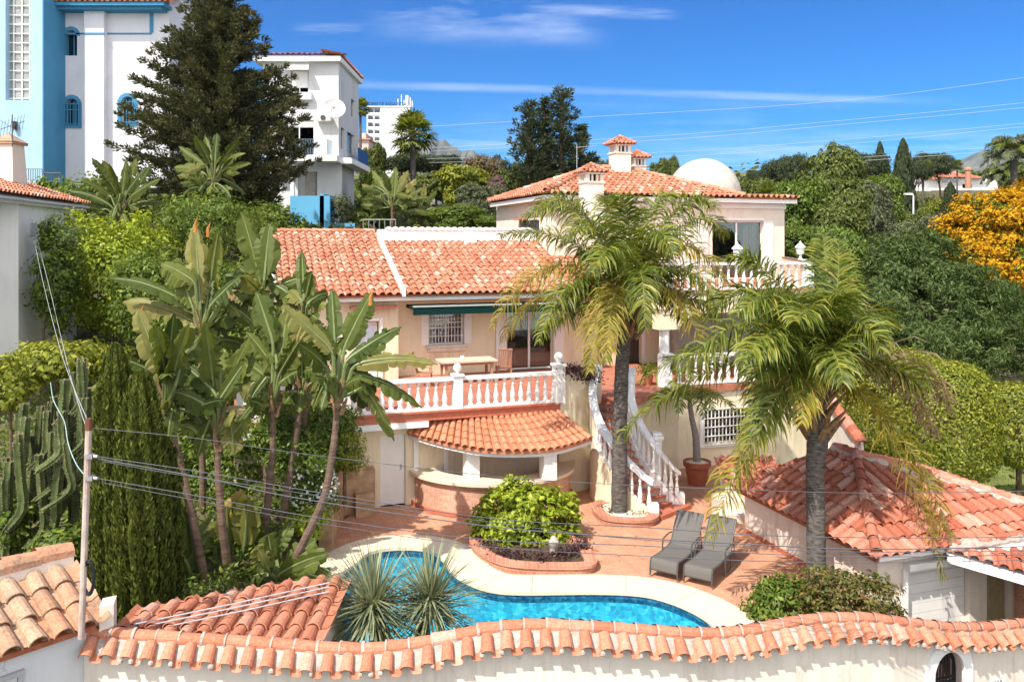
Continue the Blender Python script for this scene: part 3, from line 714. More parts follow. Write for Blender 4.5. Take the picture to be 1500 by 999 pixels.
# room interior behind the sliding door
m = MB(); a = hp(.0, FV + .36, ZT)
m.par(hp(-.4, FV + 4.2, ZT), HU * 4.2, HV * .1, A(0, 0, 2.7)); m.par(hp(-.45, FV + .4, ZT), HU * .1, HV * 3.8, A(0, 0, 2.7)); m.par(hp(3.7, FV + .4, ZT), HU * .1, HV * 3.8, A(0, 0, 2.7)); m.par(hp(-.4, FV + .36, ZT + 2.6), HU * 4.1, HV * 3.9, A(0, 0, .1))
m.par(hp(-3.0, FV + 1.0, ZT + .5), HU * 2.4, HV * .1, A(0, 0, 2.2)); m.par(hp(5.0, FV + .6, ZT), HU * 1.4, HV * .1, A(0, 0, 2.5))
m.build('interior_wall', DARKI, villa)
# kitchen seen through the glass
kit = thing('kitchen_unit', 'pale kitchen counter with dark range seen through the sliding glass door', 'kitchen unit', hp(1.4, FV + 2.4, ZT))
m = MB(); m.par(hp(.35, FV + 1.6, ZT), HU * .95, HV * .6, A(0, 0, .86)); m.par(hp(1.95, FV + 1.9, ZT), HU * .7, HV * .6, A(0, 0, .86)); m.par(hp(.95, FV + 2.4, ZT + .95), HU * .85, HV * .5, A(0, 0, 1.25)); m.build('cabinet', WHITE, kit)
m = MB(); m.par(hp(.32, FV + 1.56, ZT + .86), HU * 1.0, HV * .68, A(0, 0, .05)); m.par(hp(1.3, FV + 1.85, ZT), HU * .64, HV * .6, A(0, 0, .9)); m.build('range', BLACKM, kit)
stool = thing('bar_stool', 'bar stool with round wooden seat on black pedestal inside the kitchen', 'stool', hp(1.0, FV + 1.0, ZT))
m = MB(); p = hp(1.0, FV + 1.0, ZT); m.lathe(p + A(0, 0, .66), [(.19, 0), (.2, .03), (.18, .06)], 14); m.build('seat', WOOD, stool)
m = MB(); m.lathe(p, [(.22, .0), (.2, .03), (.04, .05), (.03, .1), (.03, .66)], 12); m.build('pedestal', BLACKM, stool)

def sliding_door(name, s0, s1, v, z0, z1, n=2, curtain=False, label=None):
    fr = MB(); L = s1 - s0
    for k in range(n + 1): fr.par(hp(s0 + L * k / n - .04, v + .12, z0), HU * .08, HV * .06, A(0, 0, z1 - z0))
    fr.par(hp(s0 + .04, v + .12, z1 - .07), HU * (L - .08), HV * .05, A(0, 0, .07)); fr.par(hp(s0 + .04, v + .12, z0), HU * (L - .08), HV * .05, A(0, 0, .06))
    d = fr.build(name, WHITE, villa)
    g = MB()
    for k in range(n): g.par(hp(s0 + L * k / n + .045, v + .15, z0 + .07), HU * (L / n - .09), HV * .012, A(0, 0, z1 - z0 - .15))
    g.build('pane', GLASS, d)
    return d
d1 = sliding_door('sliding_door', .42, 2.25, FV, ZT, 5.03)
for s0 in (-.02, 2.3):
    sh = MB(); w = .38
    for k in range(3): sh.par(hp(s0 + k * w / 3, FV - .06 - .012 * (k % 2), ZT + .03), HU * (w / 3 + .004), HV * .05, A(0, 0, 2.27))
    sh.build('door_shutter', WHITE, villa)
# window with grille and shutters
w = MB(); ws, we = -1.9 - .66, -1.9 + .66
for a in (ws, -1.9 - .03, we - .06): w.par(hp(a, FV + .14, 3.79), HU * .06, HV * .05, A(0, 0, 1.25))
for z in (3.79, 4.98, 4.55): w.par(hp(ws + .06, FV + .14, z), HU * 1.2, HV * .045, A(0, 0, .05))
win = w.build('window', WHITE, villa)
g = MB(); g.par(hp(ws + .05, FV + .165, 3.84), HU * 1.22, HV * .01, A(0, 0, 1.15)); g.build('pane', GLASS, win)
g = MB(); grille(g, hp(ws, FV, 0), HU, -HV, 1.32, 3.8, 5.03, 11, 4, .013, .05); g.build('window_grille', WHITE, win)
g = MB(); g.par(hp(ws - .12, FV - .14, 3.70), HU * 1.56, HV * .18, A(0, 0, .07)); g.par(hp(ws - .05, FV - .09, 3.55), HU * 1.42, HV * .1, A(0, 0, .15)); g.build('window_sill', WALLW, win)
for a in (ws - .28, we + .02): g = MB(); g.par(hp(a, FV - .05, 3.78), HU * .26, HV * .045, A(0, 0, 1.27)); g.build('window_shutter', WHITE, win)
# curtains inside the window
g = MB(); g.par(hp(ws + .1, FV + .25, 3.8), HU * .28, HV * .04, A(0, 0, 1.2)); g.par(hp(we - .36, FV + .25, 3.8), HU * .28, HV * .04, A(0, 0, 1.2)); g.build('curtain', WHITE, win)
# entrance door (dark) and the wing's panelled door
m = MB(); m.par(hp(5.32, FV + .2, ZT), HU * .66, HV * .06, A(0, 0, 2.2)); m.build('entrance_door', DARKD, villa)
m = MB(); m.par(hp(6.0, FV - .04, ZT), HU * .16, HV * .06, A(0, 0, 2.4)); m.par(hp(5.14, FV - .04, ZT), HU * .16, HV * .06, A(0, 0, 2.4)); m.build('door_frame', WHITE, villa)
m = MB(); m.par(hp(S0 + 4.02, 5.98, ZT), HU * .7, HV * .05, A(0, 0, 2.0)); pd = m.build('wing_door', WHITE, villa)
m = MB(); m.par(hp(S0 + 4.12, 5.95, ZT + 1.2), HU * .5, HV * .02, A(0, 0, .7)); m.build('door_panel', plain('frosted blue pane', (.55, .62, .72), .3), pd)
m = MB(); m.par(hp(S0 + 3.88, 5.74, ZT), HU * .11, HV * .05, A(0, 0, 2.15)); m.par(hp(S0 + 4.77, 5.74, ZT), HU * .11, HV * .05, A(0, 0, 2.15)); m.par(hp(S0 + 4.0, 5.74, ZT + 2.05), HU * .76, HV * .05, A(0, 0, .1)); m.build('wing_door_frame', WHITE, villa)
m = MB(); m.par(hp(S0 + 3.75, 5.45, 5.24), HU * 1.6, HV * .38, A(0, 0, .07)); m.build('red_lintel_tile', REDTILE, villa)
# awning cassettes
for a, b in ((-3.45, .45), (.62, 2.9)):
    m = MB(); m.par(hp(a, 4.75, 5.02), HU * (b - a), HV * .03, A(0, 0, .26)); m.par(hp(a, 4.78, 5.2), HU * (b - a), HV * 1.2, A(0, 0, .1)); aw = m.build('awning', GREENC, villa)
    m = MB(); m.par(hp(a, 4.72, 5.285), HU * (b - a), HV * .12, A(0, 0, .05)); m.build('awning_bar', plain('grey green bar', (.35, .40, .38), .5), aw)
m = MB(); m.lathe(hp(.54, 5.2, 4.98), [(.05, 0), (.1, .05), (.1, .2), (.04, .3)], 8); m.build('wall_lamp', BLACKM, villa)

# --- main roof
def eave(name, s0, s1, v, z, mat=WHITE):
    m = MB(); m.par(hp(s0, v + .04, z - .2), HU * (s1 - s0), HV * .12, A(0, 0, .16)); m.par(hp(s0, v + .17, z - .11), HU * (s1 - s0), HV * .8, A(0, 0, .06)); m.build(name, mat, villa)
ZE = 5.68
eave('eave_gutter', -7.75, 4.1, 5.35, ZE)
m = MB(); d0 = (HV + SL)
def slope_sheet(mb, o, u, L, d, D): mb.par(o, u * L, d * D, A(0, 0, -.06))
slope_sheet(m, hp(-7.85, 5.3, ZE), HU, 4.12, d0, 6.1); slope_sheet(m, hp(-3.7, 5.3, ZE), HU, 6.8, d0, 5.1); slope_sheet(m, hp(3.1, 5.3, ZE), HU, 1.1, d0, 3.3); m.par(hp(-3.7, 10.4, ZE + 1.2), HU * 6.8, HV * 3, A(0, 0, .1))
und = m.build('roof_deck', PANF, villa)
m = MB(); LSL = sqrt(1 + TANP ** 2)
tiles(m, hp(-7.85, 5.3, ZE + .02), HU, d0, 4.1, lambda t: (-.08, 6.1 * LSL))
ridge(m, hp(-7.9, 11.42, ZE + 2.26), hp(-3.75, 11.42, ZE + 2.26))
m.build('wing_roof', TILE, villa)
m = MB(); tiles(m, hp(-3.6, 5.3, ZE + .02), HU, d0, 7.75, lambda t: (-.08, (5.0 if t < 6.65 else 3.28) * LSL)); m.build('main_roof', TILE, villa)
m = MB(); m.par(hp(-7.98, 5.28, ZE - .12), HU * .12, d0 * 6.2, A(0, 0, .26)); m.par(hp(-3.73, 5.22, ZE - .05), HU * .12, d0 * 5.1, A(0, 0, .24)); m.build('roof_verge', WHITE, villa)
# back slope of the wing and the parapet with scalloped tiles
m = MB(); slope_sheet(m, hp(-7.85, 11.45, ZE + 2.2), HU, 4.1, HV - SL, 4.0); tiles(m, hp(-3.75, 15.4, ZE + .8), -HU, -HV + SL, 4.1, lambda t: (0, 4.0 * LSL)); m.build('rear_roof', TILE, villa)
pz0, pz1 = ZE + 1.7, 8.02
m = MB(); m.par(hp(-3.74, 10.3, pz0 - .6), HU * 6.9, HV * .22, A(0, 0, pz1 - pz0 + .6)); par_ = m.build('parapet', WHITEB, villa)
m = MB()
for k in range(23):
    c = hp(-3.3 + k * .275, 10.25, pz1 - .01); e = HU; seg = 6
    v = []
    for q in (0, .32):
        v += [c + HV * q + e * (.12 * cos(pi * j / seg)) + UP * (.12 * sin(pi * j / seg)) for j in range(seg + 1)]
    mm = seg + 1
    m.add(v, [(j, j + 1, mm + j + 1, mm + j) for j in range(seg)] + [tuple(range(mm))[::-1]])
m.build('parapet_tile', WHITEB, par_)
m = MB(); m.par(hp(-.2, 10.0, ZE + 1.8), HU * .5, HV * .3, A(0, 0, .22)); m.build('roof_vent', WHITE, villa)

# --- upper storey
UZ0, UZ1, UF = 5.86, 9.42, 8.6
US0, US1 = 3.1, 14.4
m = MB()
panel_wall(m, hp(US0, UF, 0), HU, HV, 5.45, UZ1, US1 - US0, [(10.65 - US0, 13.25 - US0, UZ0, 8.46), (8.0 - US0, 9.2 - US0, 6.9, 8.3)], .3)
panel_wall(m, hp(US0 + .3, UF + .3, 0), HV, -HU, 5.45, UZ1, 7.0, [(1.2, 3.5, 7.35, 8.45)], .3)
m.par(hp(US1 - .3, UF + .3, 5.45), HU * .3, HV * 7.0, A(0, 0, UZ1 - 5.45)); m.par(hp(US0, UF + 7.3, 5.45), HU * (US1 - US0), HV * .3, A(0, 0, UZ1 - 5.45))
m.par(hp(US0 + .3, UF + .3, 5.5), HU * (US1 - US0 - .6), HV * 7.0, A(0, 0, .1))
m.build('upper_wall', WALLW, villa)
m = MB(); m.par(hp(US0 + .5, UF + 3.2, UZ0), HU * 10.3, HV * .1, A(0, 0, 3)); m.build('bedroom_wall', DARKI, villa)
m = MB(); m.par(hp(10.6, UF - .03, 8.47), HU * 2.7, HV * .05, A(0, 0, .1)); m.par(hp(13.27, UF - .05, UZ0), HU * .5, HV * .05, A(0, 0, 2.58)); m.build('balcony_door_frame', WHITE, villa)
d2 = sliding_door('balcony_door', 10.65, 13.25, UF, UZ0, 8.46, 2)
m = MB()
for k in range(9): m.par(hp(12.5 + k * .075, UF + .42 + .03 * (k % 2), UZ0), HU * .07, HV * .04, A(0, 0, 2.4))
m.build('curtain', plain('beige curtain', (.45, .42, .37), .9), d2)
w = MB()
for a in (8.0, 8.57, 9.14): w.par(hp(a, UF + .1, 6.9), HU * .06, HV * .05, A(0, 0, 1.4))
w.par(hp(8.06, UF + .1, 8.24), HU * 1.08, HV * .045, A(0, 0, .06)); uw = w.build('upper_window', WHITE, villa)
g = MB(); g.par(hp(8.03, UF + .14, 6.92), HU * 1.14, HV * .01, A(0, 0, 1.36)); g.build('pane', GLASS, uw)
g = MB(); grille(g, hp(7.8, UF, 0), HU, -HV, 1.6, 6.7, 8.4, 13, 3, .018, .12); grille(g, hp(9.7, UF, 0), HU, -HV, .6, 6.7, 8.4, 6, 3, .018, .12); g.build('window_grille', WHITE, uw)
w = MB(); w.par(hp(US0 + .12, UF + 1.5, 7.35), HV * 2.3, HU * .05, A(0, 0, 1.1)); sw = w.build('side_window', GLASSD, villa)
g = MB(); grille(g, hp(US0, UF + 1.5, 0), HV, -HU, 2.3, 7.35, 8.45, 12, 2, .02, .06); g.build('window_grille', GREYM, sw)
w = MB(); w.par(hp(US0 - .3, UF + 2.9, 8.5), HV * 1.2, HU * .3, A(0, 0, .06)); w.build('window_canopy', TILEC, villa)
# balcony slab, beam, column with corbel
m = MB(); m.prism([hp(4.2, 1.25, 5.55), hp(10.05, 1.25, 5.55), hp(14.5, 8.6, 5.55), hp(4.2, 8.6, 5.55)], A(0, 0, .3)); m.par(hp(4.3, 1.3, 5.12), HU * 5.7, HV * .4, A(0, 0, .43)); m.build('balcony_slab', CREAM, villa)
m = MB(); m.prism([hp(4.13, 1.18, 5.853), hp(10.1, 1.18, 5.853), hp(14.4, 8.55, 5.853), hp(4.13, 8.55, 5.853)], A(0, 0, .045)); m.build('balcony_edge_tile', REDTILE, villa)
m = MB()
m.par(hp(4.02, 1.25, 4.62), HU * .62, HV * .5, A(0, 0, .5)); m.par(hp(4.12, 1.22, 5.13), HU * .6, HV * .5, A(0, 0, .42)); m.par(hp(4.0, 1.17, 5.3), HU * .3, HV * .6, A(0, 0, .25)); m.par(hp(3.95, 1.27, 5.55), HU * .25, HV * 4.0, A(0, 0, .29)); m.par(hp(4.13, 1.5, 5.9), HU * .12, HV * 7.0, A(0, 0, .85))
for k in range(8):
    a = k / 8; z = 5.13 - .5 * (1 - a) ** 2; m.par(hp(4.64 + a * .9, 1.32, z - .02), HU * .115, HV * .36, A(0, 0, 5.15 - z))
m.build('corbel', CREAM, villa)
m = MB(); m.lathe(hp(4.33, 1.5, ZT), [(.22, 0), (.22, 1.05), (.17, 1.1), (.165, 1.85), (.2, 1.88), (.2, 1.92)], 16); m.build('porch_column', WHITE, villa)
m = MB(); m.lathe(hp(9.7, 1.5, ZT), [(.22, 0), (.22, 1.05), (.17, 1.1), (.165, 2.4)], 16); m.build('porch_column', WHITE, villa)
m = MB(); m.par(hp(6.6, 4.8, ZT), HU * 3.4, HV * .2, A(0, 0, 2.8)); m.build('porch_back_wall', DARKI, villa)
# grille window in the lower wall
w = MB(); w.par(hp(5.72, 1.5, .74), HU * 1.8, HV * .03, A(0, 0, 1.14)); lw = w.build('lower_window', GLASSD, villa)
g = MB(); grille(g, hp(5.7, 1.3, 0), HU, -HV, 1.85, .7, 1.9, 13, 4, .02, .04); g.par(hp(5.55, 1.24, .62), HU * 2.1, HV * .1, A(0, 0, .08)); g.par(hp(5.55, 1.26, .7), HU * .13, HV * .05, A(0, 0, 1.2)); g.build('window_grille', WHITE, lw)

# --- upper hip roof
ZU = 9.45; ev = 8.1; E0, E1 = 2.6, 12.0; D = 3.9; A0 = hp(E0 + D, ev + D, ZU + D * TANP) 
m = MB(); m.par(hp(E0 + .05, ev + .06, ZU - .22), HU * 12.1, HV * .1, A(0, 0, .18)); m.par(hp(E0 + .06, ev + .16, ZU - .22), HU * .1, HV * 7.6, A(0, 0, .18)); m.par(hp(E0 + .16, ev + .16, ZU - .12), HU * 11.9, HV * 7.6, A(0, 0, .06)); m.build('upper_eave', WHITE, villa)
m = MB(); m.par(hp(US0 + .02, UF - .08, 9.0), HU * (US1 - US0), HV * .07, A(0, 0, .22)); m.build('cornice', WHITE, villa)
m = MB()
c00, c10, c11, c01 = hp(E0, ev, ZU), hp(E1, ev, ZU), hp(E1, ev + 2 * D, ZU), hp(E0, ev + 2 * D, ZU); r0 = A0; r1 = hp(E1 - D, ev + D, ZU + D * TANP)
m.poly([c00, c10, r1, r0]); m.poly([c01, c00, r0]); m.poly([c10, c11, r1]); m.poly([c11, c01, r0, r1]); m.par(hp(E1 - .5, ev, ZU - .04), HU * 3.2, HV * 7.8, A(0, 0, .05)); m.build('upper_roof_deck', PANF, villa)
m = MB(); dl = lambda t, W: (-.07, min(t, W - t, D) * LSL)
tiles(m, c00 + UP * .02, HU, HV + SL, E1 - E0, lambda t: dl(t, E1 - E0))
tiles(m, c01 + UP * .02, -HV, HU + SL, 2 * D, lambda t: dl(t, 2 * D)); tiles(m, c10 + UP * .02, HV, -HU + SL, 2 * D, lambda t: dl(t, 2 * D)); tiles(m, c11 + UP * .02, -HU, -HV + SL, E1 - E0, lambda t: dl(t, E1 - E0))
for a in ((c00, r0), (c10, r1), (c01, r0), (c11, r1)): ridge(m, a[0] + UP * .1, a[1] + UP * .1)
ridge(m, r0 + UP * .1, r1 + UP * .1)
tiles(m, hp(E1 - .15, ev, ZU + .02), HU, HV + SL * .45, 2.85, lambda t: (-.07, .75), .28); 
m.build('upper_roof', TILE, villa)
m = MB(); DC = hp(12.3, 12.0, ZU + .22); m.lathe(DC, [(1.79 * cos(a), 1.87 * sin(a)) for a in np.linspace(0, pi / 2 - .02, 15)], 40); m.lathe(DC + A(0, 0, -.2), [(1.82, -.1), (1.82, .22)], 40); m.build('dome', DOME, villa, smooth=True)
# chimneys
def chimney(px, py0, py1, Y, w, capr):
    """shaft from photo row py1 up to py0, tiled pyramid cap above"""
    b = P(px, py1, Y); t = P(px, py0, Y); hgt = t[2] - b[2]
    m = MB(); X = Matrix.Translation(b) @ Matrix.Rotation(TH, 4, 'Z'); m.X = X
    m.box((0, 0, hgt / 2 - .2), (w, w, hgt + .4)); m.box((0, 0, hgt + .03), (w * 1.12, w * 1.12, .06))
    for sx in (-1, 1):
        for sy in (-1, 1): m.box((sx * w * .4, sy * w * .4, hgt + .21), (w * .2, w * .2, .3))
    for sx in (-.13, .13):
        m.box((sx * w, -w * .42, hgt + .21), (w * .1, w * .08, .3)); m.box((-w * .42, sx * w, hgt + .21), (w * .08, w * .1, .3))
    m.box((0, 0, hgt + .38), (w * 1.15, w * 1.15, .06)); ch = m.build('chimney', WALLW, villa)
    m = MB(); m.X = X; m.box((0, 0, hgt + .21), (w * .55, w * .55, .28)); m.build('flue', BLACKM, ch)
    m = MB(); R = capr; z0 = hgt + .42; RH = Matrix.Rotation(TH, 3, 'Z')
    for k in range(4):
        e = A(*(RH @ Vector((cos(k * pi / 2), sin(k * pi / 2), 0)))); n_ = A(*(RH @ Vector((-sin(k * pi / 2), cos(k * pi / 2), 0))))
        p0 = b + UP * z0 - n_ * R - e * R
        tiles(m, p0, e, n_ + A(0, 0, .62), 2 * R, lambda t: (-.03, min(t, 2 * R - t) * 1.17), .19, .22, .075, False, 5, .006, .02)
        m.poly([p0, p0 + e * 2 * R, b + UP * (z0 + R * .62)])
        ridge(m, p0 + UP * .05, b + UP * (z0 + R * .62 + .05), .07, .2)
    m.lathe(b + UP * (z0 + R * .62), [(.1, 0), (.12, .05), (.09, .1), (.02, .14)], 8)
    m.build('chimney_cap', TILEC, ch)
chimney(866, 269, 372, 33.0, .76, .5)
chimney(908, 226, 262, 38.0, .76, .55)
chimney(933, 245, 262, 40.0, .66, .5)
# tv mast on the roof
m = MB(); b = P(845, 285, 36.0); m.tube([b, b + A(0, 0, 2.2)], .018, 6); m.tube([b + A(-.05, 0, 2.05), b + A(.9, 0, 2.14)], .01, 5)
for k in range(9): m.tube([b + A(.0 + k * .1, -.12, 2.06 + k * .01), b + A(.0 + k * .1, .12, 2.06 + k * .01)], .006, 4)
tag(m.build('antenna', STEEL), 'thin television antenna mast beside the tiled chimneys of the villa', 'antenna')
# ------------------------------------------------------------------ poolside bar
bar = thing('poolside_bar', 'curved brick poolside bar under an orange tile canopy with white pillars', 'bar', (0, 23, 0))
fx = lambda t: G(*t)
def curve_px(pts, z, n=6): return catmull([G(x, y, z) for x, y in pts], n)
base = [A(*p) for p in (( -2.85, 23.55, 0), (-2.45, 22.95, 0), (-1.75, 22.45, 0), (-.9, 22.2, 0), (.1, 22.25, 0), (1.0, 22.7, 0), (1.6, 23.5, 0), (1.75, 24.6, 0))]
base = catmull(base, 6)
def band(mb, line, z0, z1, th0, th1, top=True):
    t = nrm(np.gradient(line, axis=0)); n = np.stack([t[:, 1], -t[:, 0], 0 * t[:, 0]], 1)
    a = line + n * th0; b = line - n * th1; k = len(line)
    v = np.vstack([a + UP * z0, a + UP * z1, b + UP * z1, b + UP * z0])
    f = []
    for i in range(k - 1):
        for q in range(4): f.append((q * k + i, q * k + i + 1, ((q + 1) % 4) * k + i + 1, ((q + 1) % 4) * k + i))
    f += [(0, k, 2 * k, 3 * k), (k - 1, 4 * k - 1, 3 * k - 1, 2 * k - 1)]
    mb.add(v, f)
m = MB(); band(m, base, .12, .9, 0, .2); m.build('counter', BRICK, bar)
m = MB(); band(m, base, -.05, .12, .07, .25); m.build('plinth', REDTILE, bar)
m = MB(); band(m, base, .9, .985, .14, .55); m.build('countertop', COPING, bar)
for px, py in ((690, 700), (803, 702)):
    m = MB(); p = G(px, py, .985); m.X = Matrix.Translation(p + A(0, .1, 0)) @ Matrix.Rotation(TH, 4, 'Z'); m.box((0, 0, .46), (.38, .38, .95)); m.build('pillar', WHITE, bar)
# fan shaped tiled canopy
RW = catmull([hp(-4.25, .42, 2.42), hp(-2.8, .3, 2.48), hp(-1.4, .2, 2.50), hp(-.05, .08, 2.52)], 6)
EV = catmull([P(597, 632, 23.35), P(640, 645, 22.7), P(700, 657, 22.1), P(755, 660, 22.0), P(815, 656, 22.4), P(868, 640, 23.2)], 6)
def along(line, t):
    d = np.concatenate([[0], np.cumsum(np.linalg.norm(np.diff(line, axis=0), axis=1))]); s = t * d[-1]
    return A(*[np.interp(s, d, line[:, k]) for k in range(3)])
m = MB(); NB = 25
for i in range(NB):
    t = (i + .5) / NB; e0 = along(EV, t); r0 = along(RW, t); sd = r0 - e0; Ls = np.linalg.norm(sd); sd = sd / Ls
    eu = nrm(along(EV, min(1, t + .02)) - along(EV, max(0, t - .02))); n = nrm(np.cross(eu, sd))
    if n[2] < 0: n = -n
    eu = nrm(np.cross(sd, n)); 
    if np.dot(eu, HU) < 0: eu = -eu
    wr = np.linalg.norm(RW[-1] - RW[0]) / NB; we_ = np.linalg.norm(EV[-1] - EV[0]) * 1.03 / NB
    x = -.06; row = .36; seg = 5; ang = [pi * k / seg for k in range(seg + 1)]
    while x < Ls - .02:
        l = min(row + .04, Ls - x)
        def half(xx, f, lift): return [e0 + sd * xx + eu * (f * cos(g)) + n * (f * .8 * sin(g) + lift) for g in ang]
        f0 = (we_ + (wr - we_) * max(x, 0) / Ls) * .42; f1 = (we_ + (wr - we_) * min(1, (x + l) / Ls)) * .38
        v = half(x, f0, .025) + half(x + l, f1, 0); mm = seg + 1
        v += half(x, f0 * .82, .025)
        m.add(v, [(k, k + 1, mm + k + 1, mm + k) for k in range(seg)] + [(k + 1, k, 2 * mm + k, 2 * mm + k + 1) for k in range(seg)]); x += row
m.build('roof_tile', TILEB, bar)
m = MB()
for i in range(30):
    a, b = i / 30, (i + 1) / 30; dn = UP * -.02
    m.add([along(EV, a) + dn, along(EV, b) + dn, along(RW, b) + dn, along(RW, a) + dn, along(EV, a) + UP * -.1, along(EV, b) + UP * -.1, along(RW, b) + UP * -.12, along(RW, a) + UP * -.12], [(0, 1, 2, 3), (7, 6, 5, 4), (0, 4, 5, 1), (2, 6, 7, 3)])
m.build('roof_deck', TILEB, bar)
m = MB()
for i in range(40):
    a = along(EV, i / 40); b = along(EV, (i + 1) / 40); ins = A(0, .07, 0)
    m.par(a + ins + UP * -.2, (b - a) * 1.01, A(0, .1, 0), UP * .12)
m.build('roof_fascia', WHITE, bar)

# ------------------------------------------------------------------ tiled garage on the right
GT = radians(18); gu = A(cos(GT), sin(GT), 0); gv = A(-sin(GT), cos(GT), 0); gk = A(7.27, 16.35, 0)
def gp(s, v, z): return gk + gu * s + gv * v + A(0, 0, z)
gar = thing('garage', 'low white outbuilding with rose tile hip roof beside the pool terrace', 'outbuilding', gp(2.9, 3, -.9))
ge = 1.2; GX = 2.0; GY = 2.9; GH = 1.12; LX = sqrt(GX ** 2 + GH ** 2); LY = sqrt(GY ** 2 + GH ** 2)
m = MB(); panel_wall(m, gp(.35, .35, 0), gu, gv, -1.2, 1.12, 5.4, [(.72, 2.42, -1.2, .74), (2.9, 3.6, -1.2, .7)], .25)
m.par(gp(.35, .6, -1.2), gu * .25, gv * 4.2, UP * 2.3); m.par(gp(5.5, .6, -1.2), gu * .25, gv * 4.2, UP * 2.3); m.par(gp(.35, 4.8, -1.2), gu * 5.4, gv * .25, UP * 2.3)
m.build('wall', WALLW, gar)
m = MB(); m.par(gp(.325, .3, .004), gu * .03, gv * 4.7, UP * .1); m.build('skirting', REDTILE, gar)
m = MB()
for k in range(9): m.par(gp(1.08, .48, -1.15 + k * .21), gu * 1.68, gv * .05, UP * .2)
gd = m.build('panel_door', WHITE, gar)
m = MB(); m.par(gp(1.0, .16, .74), gu * 1.9, gv * .19, UP * .14); m.par(gp(.95, .28, -1.2), gu * .12, gv * .07, UP * 1.94); m.build('door_hood', WHITE, gar)
m = MB(); m.par(gp(3.3, .5, -1.2), gu * .6, gv * .05, UP * 1.85); m.build('side_panel', plain('ochre panel', (.33, .26, .15), .8), gar)
m = MB(); m.par(gp(4.0, .2, -1.2), gu * .7, gv * .12, UP * 2.0); m.build('brick_pier', BRICKP, gar)
m = MB(); W2, V2 = 5.9, 5.2
k00, k10, k11, k01 = gp(0, 0, ge), gp(W2, 0, ge), gp(W2, V2, ge), gp(0, V2, ge); q0 = gp(GX, GY, ge + GH); q1 = gp(GX, V2 - 1.6, ge + GH)
m.poly([k00, k10, q0]); m.poly([k01, k00, q0, q1]); m.poly([k10, k11, q1, q0]); m.poly([k11, k01, q1]); m.par(gp(.05, .05, ge - .12), gu * 5.8, gv * 5.1, UP * .08); m.build('roof_deck', PANF, gar)
m = MB()
tiles(m, k00 + UP * .02, gu, gv * GY + UP * GH, W2, lambda t: (-.08, min(t / GX, (W2 - t) / (W2 - GX)) * LY), .27, .42)
tiles(m, k01 + UP * .02, -gv, gu * GX + UP * GH, V2, lambda t: (-.08, min(t / 1.6, 1, (V2 - t) / GY) * LX), .27, .42)
XR = W2 - GX; tiles(m, k10 + UP * .02, gv, -gu * XR + UP * GH, V2, lambda t: (-.08, min(t / GY, 1, (V2 - t) / 1.6) * sqrt(XR ** 2 + GH ** 2)), .27, .42)
tiles(m, k11 + UP * .02, -gu, -gv * 1.6 + UP * GH, W2, lambda t: (-.08, min(t / XR, (W2 - t) / GX) * sqrt(1.6 ** 2 + GH ** 2)), .27, .42)
for a, b in ((k00, q0), (k10, q0), (q0, q1)): ridge(m, a + UP * .1, b + UP * .1, .11)
m.build('roof_tile', TILEG, gar)
l = np.array([k10 + (q0 - k10) * t + UP * .05 for t in np.linspace(0, 1, 40)] + [q0 + (q1 - q0) * t + UP * .05 for t in np.linspace(0, 1, 30)][1:]); l += RNG.normal(0, .012, l.shape)
m = MB(); m.tube(l, .12 + .03 * RNG.random(len(l)), 8); m.build('ridge_mortar', MORTAR, gar)
m = MB(); m.par(gp(.1, .02, ge - .1), gu * 3.0, gv * .1, UP * .09); m.build('fascia', WHITE, gar)
# entrance canopy in front of it
pc = thing('entrance_canopy', 'small rose tiled entrance canopy in front of the white outbuilding', 'canopy', gp(4.2, -.5, -.9))
ta, tb = gp(1.75, -.02, 1.16), gp(5.4, -.02, 1.22); ba, bb = gp(1.78, -.12, 1.12), gp(4.9, -2.6, .35)
m = MB()
def can(i, n):
    t = (i + .5) / n; return ta + (tb - ta) * t, ba + (bb - ba) * t
dn = nrm(bb - ba)
sd = nrm(tb - bb); Lc = 3.4
perp = nrm(np.cross(np.cross(dn, tb - ba), dn))
if perp[2] < 0: perp = -perp
tiles(m, ba + UP * .03, dn, perp, np.linalg.norm(bb - ba), lambda t: (-.06, max(.1, t * .62)), .27, .4)
ridge(m, ta + UP * .07, tb + UP * .07, .1); m.build('roof_tile', TILEG, pc)
m = MB(); m.prism([ba + UP * -.06, bb + UP * -.06, tb + UP * -.06, ta + UP * -.06], UP * .05); m.par(ba + UP * -.2, bb - ba, gv * .1, UP * .13); m.build('roof_deck', WHITE, pc)
l = np.array([ta + (tb - ta) * t + UP * .03 for t in np.linspace(0, 1, 30)]); l += RNG.normal(0, .015, l.shape); m = MB(); m.tube(l, .11 + .04 * RNG.random(len(l)), 8); m.build('ridge_mortar', MORTAR, pc)
m = MB(); m.box(bb + A(.1, .25, -.9), (.25, .25, 2.2)); m.build('post', WALLW, pc)
